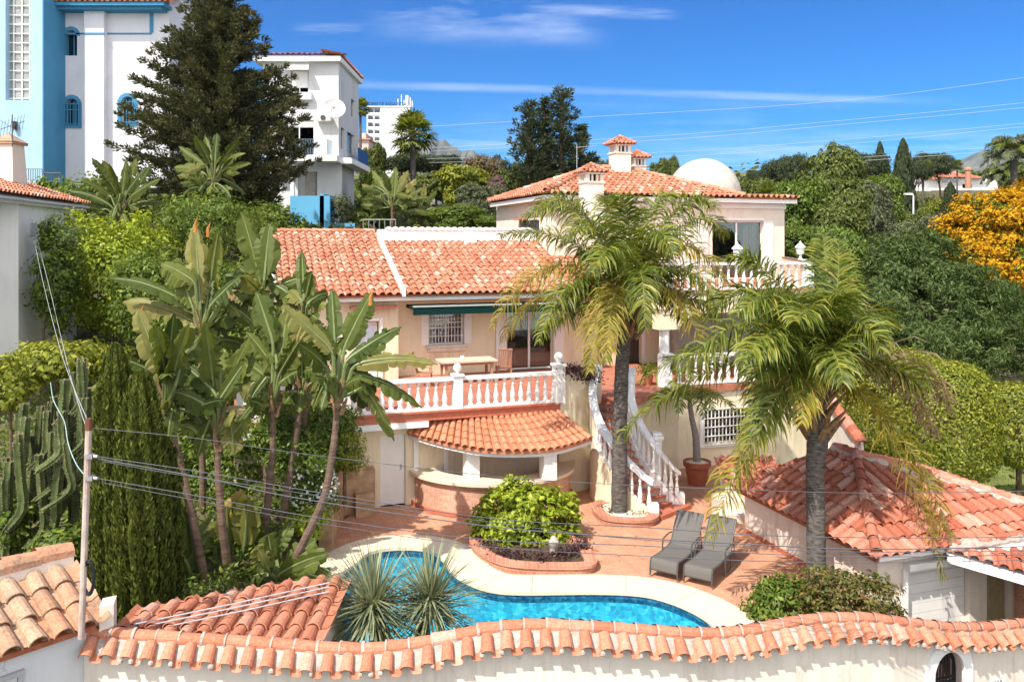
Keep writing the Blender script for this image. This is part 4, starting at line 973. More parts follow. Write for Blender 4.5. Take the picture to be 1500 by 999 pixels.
# low steps and small tile-topped walls beside the garage
sw_ = thing('garden_wall', 'short white garden wall with curved top and tile coping behind the outbuilding', 'wall', P(1240, 640, 22.5))
m = MB(); o = P(1262, 655, 22.0); q = P(1212, 600, 24.5)
for k in range(10):
    a = q + (o - q) * (k / 10); b = q + (o - q) * ((k + 1) / 10); zt = P(0, np.interp(k, [0, 10], [583, 652]), a[1])[2]
    m.par(A(a[0], a[1], -1.2), A(b[0] - a[0], b[1] - a[1], 0), A(.14, .18, 0), UP * (zt + 1.2))
m.build('wall', WALLW, sw_)
m = MB()
for k in range(10):
    a = q + (o - q) * (k / 10); b = q + (o - q) * ((k + 1) / 10)
    za = P(0, np.interp(k, [0, 10], [583, 652]), a[1])[2]; zb = P(0, np.interp(k + 1, [0, 10], [583, 652]), b[1])[2]
    ridge(m, A(a[0] + .07, a[1] + .09, za), A(b[0] + .07, b[1] + .09, zb), .16, .3)
m.build('coping_tile', TILEG, sw_)
m = MB(); m.box(P(1208, 655, 24.6) + A(0, 0, 0), (.5, .5, 2.4)); m.lathe(P(1208, 600, 24.6), [(.3, -.12), (.34, 0), (.1, .05), (.2, .15), (.2, .3), (.05, .4)], 12); m.build('end_post', WHITE, sw_)
lt = thing('low_tile_roof', 'small rose tiled lean-to roof behind the flower pot at the terrace end', 'roof', A(6.4, 23.4, 0))
m = MB(); tiles(m, A(5.9, 22.9, .85), A(1, .1, 0), A(.1, 1, .35), 1.5, lambda t: (0, 1.1), .25, .4); m.build('roof_tile', TILEG, lt)
m = MB(); m.par(A(6.0, 23.05, -.1), A(1.4, .14, 0), A(.1, .95, 0), UP * .88); m.build('wall', WALLW, lt)
ls = thing('low_block_steps', 'pale stone block steps by the terracotta pot on the terrace', 'steps', A(5.9, 22.6, 0))
m = MB(); m.box((6.0, 22.75, .22), (.75, .7, .44)); m.build('upper_step', WALLW, ls)
m = MB(); m.box((5.85, 22.15, .1), (.8, .5, .2)); m.build('lower_step', WALLW, ls)

# ------------------------------------------------------------------ front boundary wall
CR = ([100, 130, 200, 300, 400, 470, 540, 600, 650, 700, 750, 800, 870, 940, 1000, 1060, 1110, 1160, 1210, 1270, 1330, 1390, 1440, 1500, 1600, 1750],
      [914, 916, 921, 927, 934, 940, 941, 936, 926, 914, 907, 906, 909, 914, 919, 919, 912, 902, 896, 896, 903, 911, 910, 905, 896, 880])
def wallY(x): return float(np.interp(x, [100, 600, 850, 1000, 1150, 1300, 1400, 1500, 1750], [12.0, 12.0, 12.15, 12.35, 12.7, 13.2, 13.75, 14.5, 16.6]))
pxs = np.concatenate([np.arange(131, 1365, 4.0), np.arange(1365, 1425, 1.5), np.arange(1425, 1740, 4.0)])
crest = np.array([P(x, np.interp(x, *CR) + 7, wallY(x)) for x in pxs])
for _ in range(10): crest[1:-1] = (crest[:-2] + 2 * crest[1:-1] + crest[2:]) / 4
tt = nrm(np.gradient(crest * A(1, 1, 0), axis=0)); wn = np.stack([tt[:, 1], -tt[:, 0], 0 * tt[:, 0]], 1)   # towards the street
bw = thing('boundary_wall', 'long wavy white street wall capped with terracotta tiles and mortar', 'wall', A(0, 12, -.9))
m = MB(); g0, g1 = 1351.0, 1404.0; gc = (g0 + g1) / 2; zg = P(0, 947, wallY(gc))[2]; hw = (g1 - g0) / 2
def under(x):
    if g0 <= x <= g1:
        f = (x - gc) / hw; rr = hw * wallY(gc) / F; return zg - rr * 1.15 * (1 - sqrt(max(0, 1 - f * f)))
    return -1.1
prev = None; first_gap = []
for i, x in enumerate(pxs):
    inside = g0 <= x <= g1
    zb = under(x); zt = crest[i][2] - .14
    ring_ = [crest[i] * A(1, 1, 0) + wn[i] * .15 + UP * zb, crest[i] * A(1, 1, 0) - wn[i] * .15 + UP * zb, crest[i] * A(1, 1, 0) - wn[i] * .15 + UP * zt, crest[i] * A(1, 1, 0) + wn[i] * .15 + UP * zt]
    if prev is not None:
        pr, pin = prev
        if pin != inside:      # jamb: drop or lift the lower edge at this station
            r2 = [np.array(q) for q in pr]; z_ = zb if inside else -1.1
            jam = [crest[i] * A(1, 1, 0) + wn[i] * .15, crest[i] * A(1, 1, 0) - wn[i] * .15]
            lo, hi = (-1.1, zb) if inside else (-1.1, pr[0][2])
            if inside:
                a = [pr[0], pr[1], pr[2], pr[3]]; b = [jam[0] + UP * -1.1, jam[1] + UP * -1.1, ring_[2], ring_[3]]
                m.add(a + b, [(0, 1, 5, 4), (1, 2, 6, 5), (2, 3, 7, 6), (3, 0, 4, 7)]); m.add([jam[0] + UP * lo, jam[1] + UP * lo, jam[1] + UP * hi, jam[0] + UP * hi], [(0, 1, 2, 3)])
                prev = (ring_, inside); continue
            else:
                pj = [np.array([pr[0][0], pr[0][1], -1.1]), np.array([pr[1][0], pr[1][1], -1.1])]
                m.add([pj[0], pj[1], pr[1], pr[0]], [(0, 1, 2, 3)])
                pr = [pj[0], pj[1], pr[2], pr[3]]
        m.add(list(pr) + ring_, [(0, 1, 5, 4), (1, 2, 6, 5), (2, 3, 7, 6), (3, 0, 4, 7)])
    else: m.add(ring_, [(0, 1, 2, 3)])
    prev = (ring_, inside)
m.build('wall', WALLW, bw)
# coping: mortar bed, hanging eave tiles both sides, ridge tiles
m = MB(); prev = None
for i in range(len(pxs)):
    c = crest[i]; n = wn[i]
    r_ = [c + n * .26 + UP * -.215, c + n * .10 + UP * -.05, c - n * .10 + UP * -.05, c - n * .26 + UP * -.215, c - n * .15 + UP * -.25, c + n * .15 + UP * -.25]
    if prev is not None: m.add(prev + r_, [(k, (k + 1) % 6, 6 + (k + 1) % 6, 6 + k) for k in range(6)])
    prev = r_
m.build('mortar_bed', MORTAR, bw)
dist = np.concatenate([[0], np.cumsum(np.linalg.norm(np.diff(crest * A(1, 1, 0), axis=0), axis=1))])
def onw(s, arr): return A(*[np.interp(s, dist, arr[:, k]) for k in range(3)])
m = MB(); mw = MB(); s = .12; seg = 7; ang = [pi * k / seg for k in range(seg + 1)]
while s < dist[-1] - .1:
    c = onw(s, crest); n0 = nrm(onw(s, wn)); t0 = nrm(onw(min(s + .1, dist[-1]), crest) - onw(max(s - .1, 0), crest))
    for sg in (1, -1):
        n = n0 * sg; j = RNG.normal(0, .012, 3)
        d = nrm(n - UP * (.70 + j[0]) + t0 * j[1]); e = nrm(np.cross(d, np.cross(t0, d))) if False else nrm(t0 - d * np.dot(t0, d)); up = nrm(np.cross(e, d));
        if up[2] < 0: up = -up
        p0 = c + n * .13 + UP * (-.05); p1 = c + n * (.34 + j[2]) + UP * (-.05 - .235 * .70)
        r0, r1 = .082, .098
        v = [p1 + e * (r1 * cos(g)) + up * (r1 * sin(g)) for g in ang] + [p0 + e * (r0 * cos(g)) + up * (r0 * sin(g)) for g in ang] + [p1 + e * (r1 * .86 * cos(g)) + up * (r1 * .86 * sin(g)) for g in ang] + [p0 + e * (r0 * .8 * cos(g)) + up * (r0 * .8 * sin(g)) for g in ang]
        k_ = seg + 1
        m.add(v, [(q, q + 1, k_ + q + 1, k_ + q) for q in range(seg)] + [(q + 1, q, 2 * k_ + q, 2 * k_ + q + 1) for q in range(seg)] + [(2 * k_ + q + 1, 2 * k_ + q, 3 * k_ + q, 3 * k_ + q + 1) for q in range(seg)])
        # lower pan tile between this tile and the next one
        c2 = onw(min(s + .1425, dist[-1]), crest); p0 = c2 + n * .15 + UP * -.12; p1 = c2 + n * .36 + UP * (-.12 - .21 * .7)
        gs = [pi + pi * q / 4 for q in range(5)]
        v = [p1 + e * (.085 * cos(g)) + up * (.05 * sin(g) + .03) for g in gs] + [p0 + e * (.085 * cos(g)) + up * (.05 * sin(g) + .03) for g in gs]
        m.add(v, [(q, q + 1, 6 + q, 5 + q) for q in range(4)])
        # mortar blobs beneath the tile mouths
        for q in (-.075, .075):
            if RNG.random() < .35:
                b = p1 + e * (q - .14) + up * .03 - d * .03; mw.X = Matrix.Translation(b) @ Matrix.Rotation(RNG.random() * 3, 4, 'Z'); w_ = .03 + RNG.random() * .025
                mw.lathe((0, 0, -.03), [(w_ * .5, 0), (w_ * .85, .02), (w_ * .8, .05), (w_ * .3, .075)], 6); mw.X = None
    s += .285
m.build('eave_tile', TILEC, bw); mw.build('mortar_lump', MORTAR, bw)
m = MB(); mw = MB(); s = 0.0; LR = .335; seg = 8
while s < dist[-1] - LR:
    a = onw(s, crest); b = onw(s + LR + .02, crest); d = nrm(b - a); e = nrm(np.cross(d, UP)); up = np.cross(e, d); j = RNG.normal(0, .006, 3)
    ang = [pi * (k / seg) * 1.16 - .08 * pi for k in range(seg + 1)]
    v = [a + e * (.108 * cos(g) + j[0]) + up * (.108 * sin(g) - .03 + j[1]) for g in ang] + [b + e * (.092 * cos(g) + j[0]) + up * (.092 * sin(g) - .03) for g in ang]
    k_ = seg + 1; m.add(v, [(q, q + 1, k_ + q + 1, k_ + q) for q in range(seg)])
    w0 = .010 + .012 * RNG.random()
    v = [a - d * w0 + e * (.117 * cos(g)) + up * (.117 * sin(g) - .028) for g in ang] + [a + d * w0 + e * (.115 * cos(g)) + up * (.115 * sin(g) - .028) for g in ang]
    mw.add(v, [(q, q + 1, k_ + q + 1, k_ + q) for q in range(seg)])
    s += LR
m.build('ridge_tile', TILEC, bw); mw.build('mortar_joint', MORTAR, bw)
# arch surround, gate and name tiles
ci = int(np.argmin(abs(pxs - gc))); gcx = crest[ci] * A(1, 1, 0); gt = tt[ci]; gn = wn[ci]; rad = hw * wallY(gc) / F / max(.5, gt[0])
m = MB(); pts = [(-rad, -1.1 - zg)] + [(-rad * cos(a), (sin(a) - 1) * rad * 1.15) for a in np.linspace(0, pi, 17)] + [(rad, -1.1 - zg)]
po = [(-rad - .2, -1.1 - zg)] + [(-(rad + .2) * cos(a), (sin(a) - 1) * rad * 1.15 + .2 * sin(a)) for a in np.linspace(0, pi, 17)] + [(rad + .2, -1.1 - zg)]
for k in range(len(pts) - 1):
    q = [pts[k], pts[k + 1], po[k + 1], po[k]]
    m.prism([gcx + gt * a + gn * .145 + UP * (zg + b) for a, b in q], gn * .05)
    if 0 < k < len(pts) - 2:
        pass
m.build('arch_surround', WHITE, bw)
m = MB(); iz = lambda x: zg + (sqrt(max(0, 1 - (x / rad) ** 2)) - 1) * rad * 1.15
for k in range(-4, 5):
    x = k * rad / 4.6; m.tube([gcx + gt * x + UP * -1.1, gcx + gt * x + UP * (iz(x) - .02)], .014, 6)
for z in (-.55, -.62): m.par(gcx - gt * rad * .97 - gn * .015 + UP * (zg + z), gt * rad * 1.94, gn * .03, UP * .03)
for k in range(-4, 4):
    for dz in (-.585,):
        x0 = (k + .5) * rad / 4.6
        m.tube([gcx + gt * (x0 + .045 * cos(a)) + UP * (zg + dz + .2 * 0 + .04 * sin(a)) for a in np.linspace(0, 2 * pi, 13)], .01, 5)
ap = [gcx + gt * (-rad * .97 * cos(a)) + UP * (zg + (sin(a) - 1) * rad * 1.15 - .02) for a in np.linspace(0, pi, 17)]
m.tube([ap[0] + UP * (-1.1 - zg)] + ap + [ap[-1] + UP * (-1.1 - zg)], .03, 6); m.build('gate', BLACKM, bw)
def text_mesh(body, size, name, mat, parent, origin, xd, zd, depth=.01, align='LEFT', sx=1.0):
    cu = bpy.data.curves.new('lettering', 'FONT'); cu.body = body; cu.size = size; cu.extrude = depth; cu.align_x = align
    to = bpy.data.objects.new('lettering', cu); COL.objects.link(to)
    bpy.context.view_layer.update()
    me = bpy.data.meshes.new_from_object(to.evaluated_get(bpy.context.evaluated_depsgraph_get()))
    bpy.data.objects.remove(to); bpy.data.curves.remove(cu)
    v = np.array([list(q.co) for q in me.vertices]); xd = nrm(xd); zd = nrm(zd); nd = np.cross(xd, zd)
    wv = np.asarray(origin) + v[:, :1] * sx * xd + v[:, 1:2] * zd + v[:, 2:3] * nd
    mb = MB(); mb.add(wv, [tuple(p.vertices) for p in me.polygons]); bpy.data.meshes.remove(me)
    return mb.build(name, mat, parent)
si = int(np.argmin(abs(pxs - 1439))); sp = crest[si] * A(1, 1, 0) + wn[si] * .15; st_ = tt[si]; szz = P(0, 1003, wallY(1439))[2]
m = MB(); m.par(sp + UP * (szz - .03), st_ * .42, wn[si] * .02, UP * .2); nm_ = m.build('name_tile', plain('glazed white tile', (.75, .72, .66), .3), bw)
text_mesh('VILLA', .15, 'lettering', INK, nm_, sp + wn[si] * .022 + UP * (szz + .02) + st_ * .03, st_, UP, .004, sx=.72)

# ------------------------------------------------------------------ lean-to tile roof behind the wall, left
lr = thing('lean_to_roof', 'orange barrel tiled lean-to roof behind the street wall left of the yucca', 'roof', A(-4.2, 13, .5))
m = MB(); e = A(1, 0, 0); sdn = A(.02, -1, .16)
LT0 = P(203, 880, 13.9); WL = (474 - 203) / F * 12.9
nl = 11
for i in range(nl):
    f = (i + .5) / nl; xw = -5.9 + 3.0 * f; yb = 13.1 + 1.0 * min(1, f * 1.2)
    tiles(m, A(xw - .135, 12.06, 1.56), A(1, 0, 0), A(.02, 1, .07), .27, lambda t: (0, yb - 12.06), .27, .40, .105, True, 7, .008)
m.build('roof_tile', TILEC, lr)
m = MB(); m.add([(-5.9, 13.1, 1.56), (-2.9, 14.1, 1.63), (-2.9, 12.1, 1.5), (-5.9, 12.1, 1.5)], [(0, 1, 2, 3)]); m.par(A(-2.95, 12.2, -.6), A(.07, 0, 0), A(0, 1.9, 0), UP * 2.1); m.par(A(-5.9, 12.95, -.6), A(2.9, .9, 0), A(0, .08, 0), UP * 2.0); m.build('roof_deck', WALLW, lr)

# ------------------------------------------------------------------ neighbouring outbuilding, bottom left
nb = thing('street_outbuilding', 'small white outbuilding with mottled old tiles at the corner of the street wall', 'outbuilding', A(-7.5, 11.5, -.9))
ed = nrm(A(.66, .75, 0)); ev_ = nrm(A(-.75, .66, 0)); k0 = A(-6.02, 11.85, 2.02); LE = 3.2; o0 = k0 - ed * LE
m = MB(); tiles(m, o0, ed, ev_ + UP * .42, LE, lambda t: (-.1, 1.25), .335, .46, .125, True, 7, .015); m.build('roof_tile', TILEO, nb)
m = MB(); m.par(o0 + UP * -.05, ed * LE, nrm(ev_ + UP * .42) * 1.4, UP * -.07); m.build('roof_deck', PANF, nb)
m = MB(); pb = o0 + ev_ * 1.12 + UP * .25; m.par(pb + UP * -.6, ed * (LE + .12), ev_ * .3, UP * 1.0); m.build('parapet', WALLW, nb)
m = MB(); ridge(m, pb + ev_ * .15 + UP * .4, pb + ev_ * .15 + ed * (LE + .1) + UP * .4, .17, .5); m.build('parapet_coping', TILEO, nb)
m = MB(); wo = o0 + ev_ * .14; m.par(A(wo[0], wo[1], -.9), ed * (LE - .02), ev_ * 1.2, UP * 2.86); m.build('wall', GREYW, nb); m = MB(); m.par(k0 * A(1, 1, 0) + A(.02, .06, -.9), A(.16, .1, 0), A(-.1, .3, 0), UP * 3.1); m.build('corner_pillar', WALLW, nb)
m = MB()
for k in range(11):
    p = o0 + ed * (.35 + k * .17) + ev_ * .1; m.par(A(p[0], p[1], -.9), ed * .16, ev_ * .04, UP * 2.5)
gg = m.build('plank_gate', plain('grey white planks', (.55, .54, .53), .7, var=.08), nb)
m = MB(); p = o0 + ed * .3 + ev_ * .08; m.par(A(p[0], p[1], 1.58), ed * 2.0, ev_ * .05, UP * .07); p = o0 + ed * 2.22 + ev_ * .08; m.par(A(p[0], p[1], -.9), ed * .06, ev_ * .05, UP * 2.5); m.build('gate_frame', plain('gate frame grey', (.4, .4, .4), .6), gg)

# ------------------------------------------------------------------ pole and cables
PY = 11.7
pt, pbm = P(130, 625, PY), P(119, 935, PY - .2)
up_ = thing('utility_pole', 'slim rusty white painted cable pole rising from the corner outbuilding', 'pole', pbm)
m = MB(); m.tube([pbm, pt], .045, 10); m.build('pole', RUST, up_)
m = MB(); m.tube([pt + A(0, 0, -.05), pt + A(0, 0, .12)], .05, 10); m.build('pole_cap', plain('rust', (.16, .06, .03), .9, var=.3), up_)
m = MB()
for py in (668, 700): c = P(132, py, PY - .06); m.box(c, (.1, .1, .06)); m.tube([c, c + A(.12, -.02, 0)], .025, 6)
m.build('cable_clamp', STEEL, up_)
m = MB(); c = P(131, 845, PY - .12)
for r in (.15, .17): m.tube([c + A(r * .45 * cos(a), -.02, r * 1.45 * sin(a)) for a in np.linspace(0, 2 * pi, 25)], .018, 6)
tag(m.build('cable_coil', BLACKM), 'coil of black cable hanging on the rusty white pole', 'cable')
def cable(pts, Y, r, label, mat=CABLE, group='overhead cables crossing in front of the pool', name='overhead_cable'):
    Ys = Y if isinstance(Y, (list, tuple)) else [Y] * len(pts)
    m = MB(); m.tube(catmull([P(x, y, q) for (x, y), q in zip(pts, Ys)], 8), r, 5)
    return tag(m.build(name, mat, smooth=True), label, 'cable', group)
R = .0062
cable([(136, 627), (280, 641), (440, 664), (720, 697), (880, 708), (1060, 716), (1300, 722), (1700, 715)], PY, R * .8, 'topmost cable leaving the top of the rusty pole towards the stairs')
cable([(138, 668), (300, 692), (478, 723), (720, 759), (940, 772), (1100, 783), (1260, 787), (1500, 786), (1800, 775)], PY, R, 'upper cable of the bundle at the middle of the rusty pole, above the loungers')
cable([(138, 671), (300, 700), (440, 730), (720, 771), (940, 788), (1100, 797), (1260, 804), (1500, 800), (1800, 788)], PY, R * 1.35, 'thick dark cable of the bundle crossing the backs of both loungers')
cable([(138, 673), (230, 690), (330, 705), (440, 722), (600, 748), (800, 775), (940, 790), (1200, 807), (1500, 806), (1800, 796)], PY, R * .8, 'thin cable just under the thick one from the same pole bundle')
cable([(140, 700), (300, 728), (478, 760), (710, 790), (940, 799), (1100, 810), (1260, 815), (1500, 812), (1800, 800)], PY, R, 'cable from the lower clamp of the rusty pole passing over the lounger seats')
cable([(140, 705), (300, 735), (478, 768), (710, 800), (940, 814), (1100, 821), (1260, 824), (1500, 820), (1800, 808)], PY, R * .8, 'lowest dark cable crossing the terrace beside the pool edge')
cable([(131, 622), (105, 560), (85, 500), (60, 400), (44, 318)], [PY, 15, 19, 24, 28.5], .006, 'cable from the rusty pole up to the eave of the white neighbour house', CABLEW)
cable([(131, 640), (110, 575), (92, 505), (72, 420), (47, 322)], [PY, 15, 19, 24, 28.5], .006, 'second thin cable sloping up to the white neighbour house wall', CABLEW)
cable([(128, 700), (112, 680), (100, 650), (95, 620), (88, 605), (78, 585), (74, 560)], [PY, 12, 12.5, 13, 13.5, 14, 15], .007, 'loose pale blue cable looping from the rusty pole across the cactus', plain('pale blue cable', (.35, .48, .46), .5))
for k, (a, b) in enumerate([((196, 914), (482, 853)), ((225, 914), (482, 859)), ((255, 915), (482, 866))]):
    m = MB(); m.tube([P(*a, 12.3), P((a[0] + b[0]) / 2, (a[1] + b[1]) / 2 + 1, 12.75), P(*b, 13.3)], .010, 6)
    tag(m.build('metal_conduit', CABLEW), ['uppermost pale rod lying across the lean-to roof tiles', 'middle pale rod lying across the lean-to roof tiles', 'lowest pale rod lying across the lean-to roof tiles'][k], 'rod', 'pale rods on the lean-to roof')
# high power lines behind the villa
lines = [((300, 205), (849, 172.5), (1220, 149), (1500, 114), (1800, 70)), ((300, 232), (925, 202), (1220, 178), (1500, 151), (1800, 118)), ((300, 236), (925, 208), (1220, 184), (1500, 158), (1800, 126)),
         ((300, 240), (943, 224.5), (1220, 206), (1500, 181), (1800, 150)), ((300, 245), (943, 231), (1220, 213), (1500, 186), (1800, 156)), ((300, 262), (1064, 244), (1220, 234), (1500, 212), (1800, 185)), ((300, 266), (1064, 250), (1220, 239), (1500, 218), (1800, 190))]
lb = ['highest and faintest power line across the sky', 'upper line of the top pair of power lines', 'lower line of the top pair of power lines', 'upper line of the middle pair of power lines', 'lower line of the middle pair of power lines', 'upper line of the low pair just over the dome', 'lower line of the low pair just over the dome']
for l, t in zip(lines, lb): cable(l, 85, .020, t, CABLEW, 'power lines across the sky', 'power_line')

# ------------------------------------------------------------------ sun loungers
def lounger(x, y, rz, label):
    t = thing('sun_lounger', label, 'sun lounger', A(x, y, 0.045), 'sun loungers by the pool', rz)
    O = ORG[t.name]; w = .64
    def add(mb): mb.v = [v + O for v in mb.v]; return mb
    prof = [(0, .14), (.02, .30), (.10, .36), (.45, .33), (.85, .33), (1.15, .34), (1.22, .38)]
    back = [(1.22, .38), (1.44, .70), (1.67, 1.0)]
    def sling(name, pr):
        mb = MB(); pr = catmull([A(0, a, b) for a, b in pr], 4)
        for sgn, off in ((1, .012), (-1, -.012)):
            pass
        k = len(pr); v = [A(-w / 2 + .02, p[1], p[2] + .012) for p in pr] + [A(w / 2 - .02, p[1], p[2] + .012) for p in pr] + [A(-w / 2 + .02, p[1] + .006, p[2] - .008) for p in pr] + [A(w / 2 - .02, p[1] + .006, p[2] - .008) for p in pr]
        mb.add(v, [(i, i + 1, k + i + 1, k + i) for i in range(k - 1)] + [(2 * k + i + 1, 2 * k + i, 3 * k + i, 3 * k + i + 1) for i in range(k - 1)])
        return add(mb).build(name, GREYF, t)
    sling('seat_sling', prof); sling('back_sling', back)
    mb = MB()
    for sx in (-w / 2, w / 2):
        mb.tube(catmull([A(sx, a, b) for a, b in [(0, 0)] + prof], 4), .018, 6); mb.tube([A(sx, a, b) for a, b in back], .018, 6)
    mb.tube([A(-w / 2, 1.67, 1.0), A(w / 2, 1.67, 1.0)], .018, 6); mb.tube([A(-w / 2, .03, .12), A(w / 2, .03, .12)], .015, 6); mb.tube([A(-w / 2, .85, .31), A(w / 2, .85, .31)], .015, 6)
    mb.tube([A(-w / 2, 1.45, .74), A(-w / 2, 1.55, .2), A(w / 2, 1.55, .2), A(w / 2, 1.45, .74)], .012, 6); add(mb).build('frame', GREYM, t)
    for sx in (-w / 2, w / 2):
        mb = MB(); mb.tube([A(sx, 1.25, .36), A(sx * 1.08, 1.2, .0), ], .018, 6); add(mb).build('leg', GREYM, t)
        mb = MB(); mb.tube([A(sx, 0.02, .3), A(sx, 0.0, 0)], .02, 6); add(mb).build('leg', GREYM, t)
        mb = MB(); mb.tube(catmull([A(sx * 1.1, .78, .02), A(sx * 1.1, .80, .5), A(sx * 1.1, .9, .56), A(sx * 1.1, 1.2, .58), A(sx * 1.06, 1.34, .56)], 4), .018, 6); mb.tube([A(sx * 1.1, .78, .02), A(sx * 1.1, 1.55, .02)], .018, 6); add(mb).build('armrest', GREYM, t)
    return t
a0 = G(972, 849); lounger(a0[0], a0[1], radians(-33), 'grey sling sun lounger nearer the villa stairs, unshaded back')
a1 = G(1022, 859); lounger(a1[0], a1[1], radians(-33), 'grey sling sun lounger beside the outbuilding wall, half under the frond tip')

# ------------------------------------------------------------------ table, chairs, cup on the upper terrace
def terr(s, v): return hp(s, v, ZT)
tb = thing('terrace_table', 'long wooden terrace table with pale top under the grilled window', 'table', terr(-1.7, 4.4))
m = MB(); m.par(terr(-2.65, 3.95) + UP * .72, HU * 1.95, HV * .95, UP * .06); m.build('tabletop', WOODP, tb)
m = MB(); m.par(terr(-2.55, 4.05) + UP * .62, HU * 1.75, HV * .75, UP * .1); m.build('apron', WOOD, tb)
for s, v in ((-2.5, 4.05), (-.9, 4.05), (-2.5, 4.7), (-.9, 4.7)):
    m = MB(); m.par(terr(s, v), HU * .08, HV * .08, UP * .62); m.build('leg', WOOD, tb)
c = tag(MB().lathe(terr(-1.85, 4.3) + UP * .78, [(.045, 0), (.06, .02), (.062, .13), (.05, .13), (.048, .03)], 14).build('cup', WHITE, smooth=True), 'small white cup standing on the wooden terrace table', 'cup')
def chair(s, v, rz, label):
    t = thing('teak_chair', label, 'chair', terr(s, v), 'teak chairs around the terrace table', TH + rz); O = ORG[t.name]
    def add(mb): mb.v = [q + O for q in mb.v]; return mb
    m = MB(); m.box((0, 0, .43), (.5, .48, .04)); add(m).build('seat', WOOD, t)
    m = MB()
    for k in range(7): m.X = Matrix.Translation((-.21 + k * .07, .25, .45)) @ Matrix.Rotation(radians(-14), 4, 'X'); m.box((0, 0, .32), (.05, .02, .62))
    m.X = Matrix.Translation((0, .25, .45)) @ Matrix.Rotation(radians(-14), 4, 'X'); m.box((0, 0, .66), (.5, .03, .06)); m.box((0, 0, .02), (.5, .03, .04)); m.X = None; add(m).build('backrest', WOOD, t)
    for sx in (-.23, .23):
        m = MB(); m.box((sx, -.2, .32), (.045, .045, .64)); add(m).build('leg', WOOD, t)
        m = MB(); m.box((sx, .22, .21), (.045, .045, .42)); add(m).build('leg', WOOD, t)
        m = MB(); m.box((sx, .02, .65), (.06, .56, .03)); add(m).build('armrest', WOOD, t)
chair(-3.2, 4.1, radians(70), 'reddish teak chair at the left end of the terrace table')
chair(-.3, 4.5, radians(170), 'teak slatted chair between the table and the sliding door')
# lanterns on the balcony posts
def lantern(p, label):
    t = thing('lantern', label, 'lantern', p, 'white lanterns on the balcony')
    m = MB(); m.lathe(p, [(.09, 0), (.1, .03), (.05, .06), (.04, .16), (.07, .2)], 12); m.build('base', WHITE, t)
    m = MB(); m.lathe(p, [(.07, .2), (.13, .22), (.15, .42), (.14, .44)], 8); m.build('lamp_body', plain('frosted lantern glass', (.7, .72, .72), .2), t)
    m = MB(); m.lathe(p, [(.2, .44), (.19, .47), (.08, .58), (.03, .6), (.03, .65), (.005, .68)], 8); m.build('lamp_cap', WHITE, t)
lantern(hp(9.97, 1.8, 6.87), 'white lantern on the corner post of the upper balcony')
lantern(hp(7.1, 1.42, 6.83), 'white lantern on the balcony rail in front of the glass door')
lantern(hp(4.42, 1.42, 6.9), 'white lantern on the balcony post beside the palm crown')
# planters
def brick_bed(name, label, cat, pts, h, mat, soil_z, loc, cap=True):
    t = thing(name, label, cat, loc)
    line = catmull(pts, 6, True); m = MB(); line = np.vstack([line, line[:1]])
    band(m, line, 0.004, h - .06, 0, .22); m.build('brick_wall', mat, t)
    m = MB(); band(m, line, h - .06, h, .04, .26); m.build('brick_capping', BRICKP, t)
    m = MB(); c = line[:-1].mean(0); m.add([p * A(1, 1, 0) + (c - p) * A(.12, .12, 0) + UP * soil_z for p in line[:-1]], [tuple(range(len(line) - 1))]); m.build('soil', SOIL if cap else PEBBLE, t)
    return t
bed1 = brick_bed('brick_planter', 'curved low brick planter between the pool and the bar holding the bright bush', 'planter', [G(x, y) for x, y in [(690, 805), (712, 826), (745, 838), (800, 842), (866, 840), (868, 822), (845, 800), (800, 783), (740, 778), (700, 787)]], .2, BRICKP, .14, G(785, 810))
bed2 = brick_bed('palm_bed', 'angular brick edged bed of white pebbles around the palm by the stairs', 'planter', [G(x, y) for x, y in [(868, 752), (884, 768), (920, 773), (955, 771), (962, 760), (930, 750), (895, 742), (875, 744)]], .2, BRICKP, .17, G(915, 760), False)
m = MB(); p = G(811, 822) + UP * .2; m.lathe(p, [(.07, 0), (.1, .03), (.09, .12), (.12, .2), (.13, .27), (.07, .36), (.03, .4)], 10); tag(m.build('stone_ornament', plain('grey stone', (.35, .31, .27), .9, var=.3)), 'small grey stone ornament in the brick planter under the bush', 'ornament')
# rough stone planter wall left of the terrace
rp = thing('stone_planter_wall', 'rough ochre stone retaining wall along the left side of the terrace', 'wall', G(500, 770))
m = MB(); q = [(487, 803, 690), (498, 772, 682), (507, 752, 676), (515, 737, 673), (530, 728, 670)]
for (x0, y0, t0), (x1, y1, t1) in zip(q[:-1], q[1:]):
    a = G(x0, y0); b = G(x1, y1); za = P(x0, t0 + (30 if x0 < 490 else 0), a[1])[2]; zb = P(x1, t1, b[1])[2]; n = A(-.35, .05, 0)
    m.add([a, b, b + n, a + n, a + UP * za, b + UP * zb, b + n + UP * zb, a + n + UP * za], [(3, 2, 1, 0), (4, 5, 6, 7), (0, 1, 5, 4), (1, 2, 6, 5), (2, 3, 7, 6), (3, 0, 4, 7)])
m.par(hp(-6.6, .1, 0), HU * 1.12, HV * .38, UP * 1.2); m.par(hp(-6.05, -.2, 0), HU * .5, HV * .3, UP * .62); m.build('stone_wall', STONEW, rp)
m = MB(); a = G(508, 750); m.tube([a + A(.06, -.02, 0), a + A(.06, -.02, 1.35)], .035, 8); m.build('drain_pipe', plain('brown pipe', (.12, .08, .06), .6), rp)
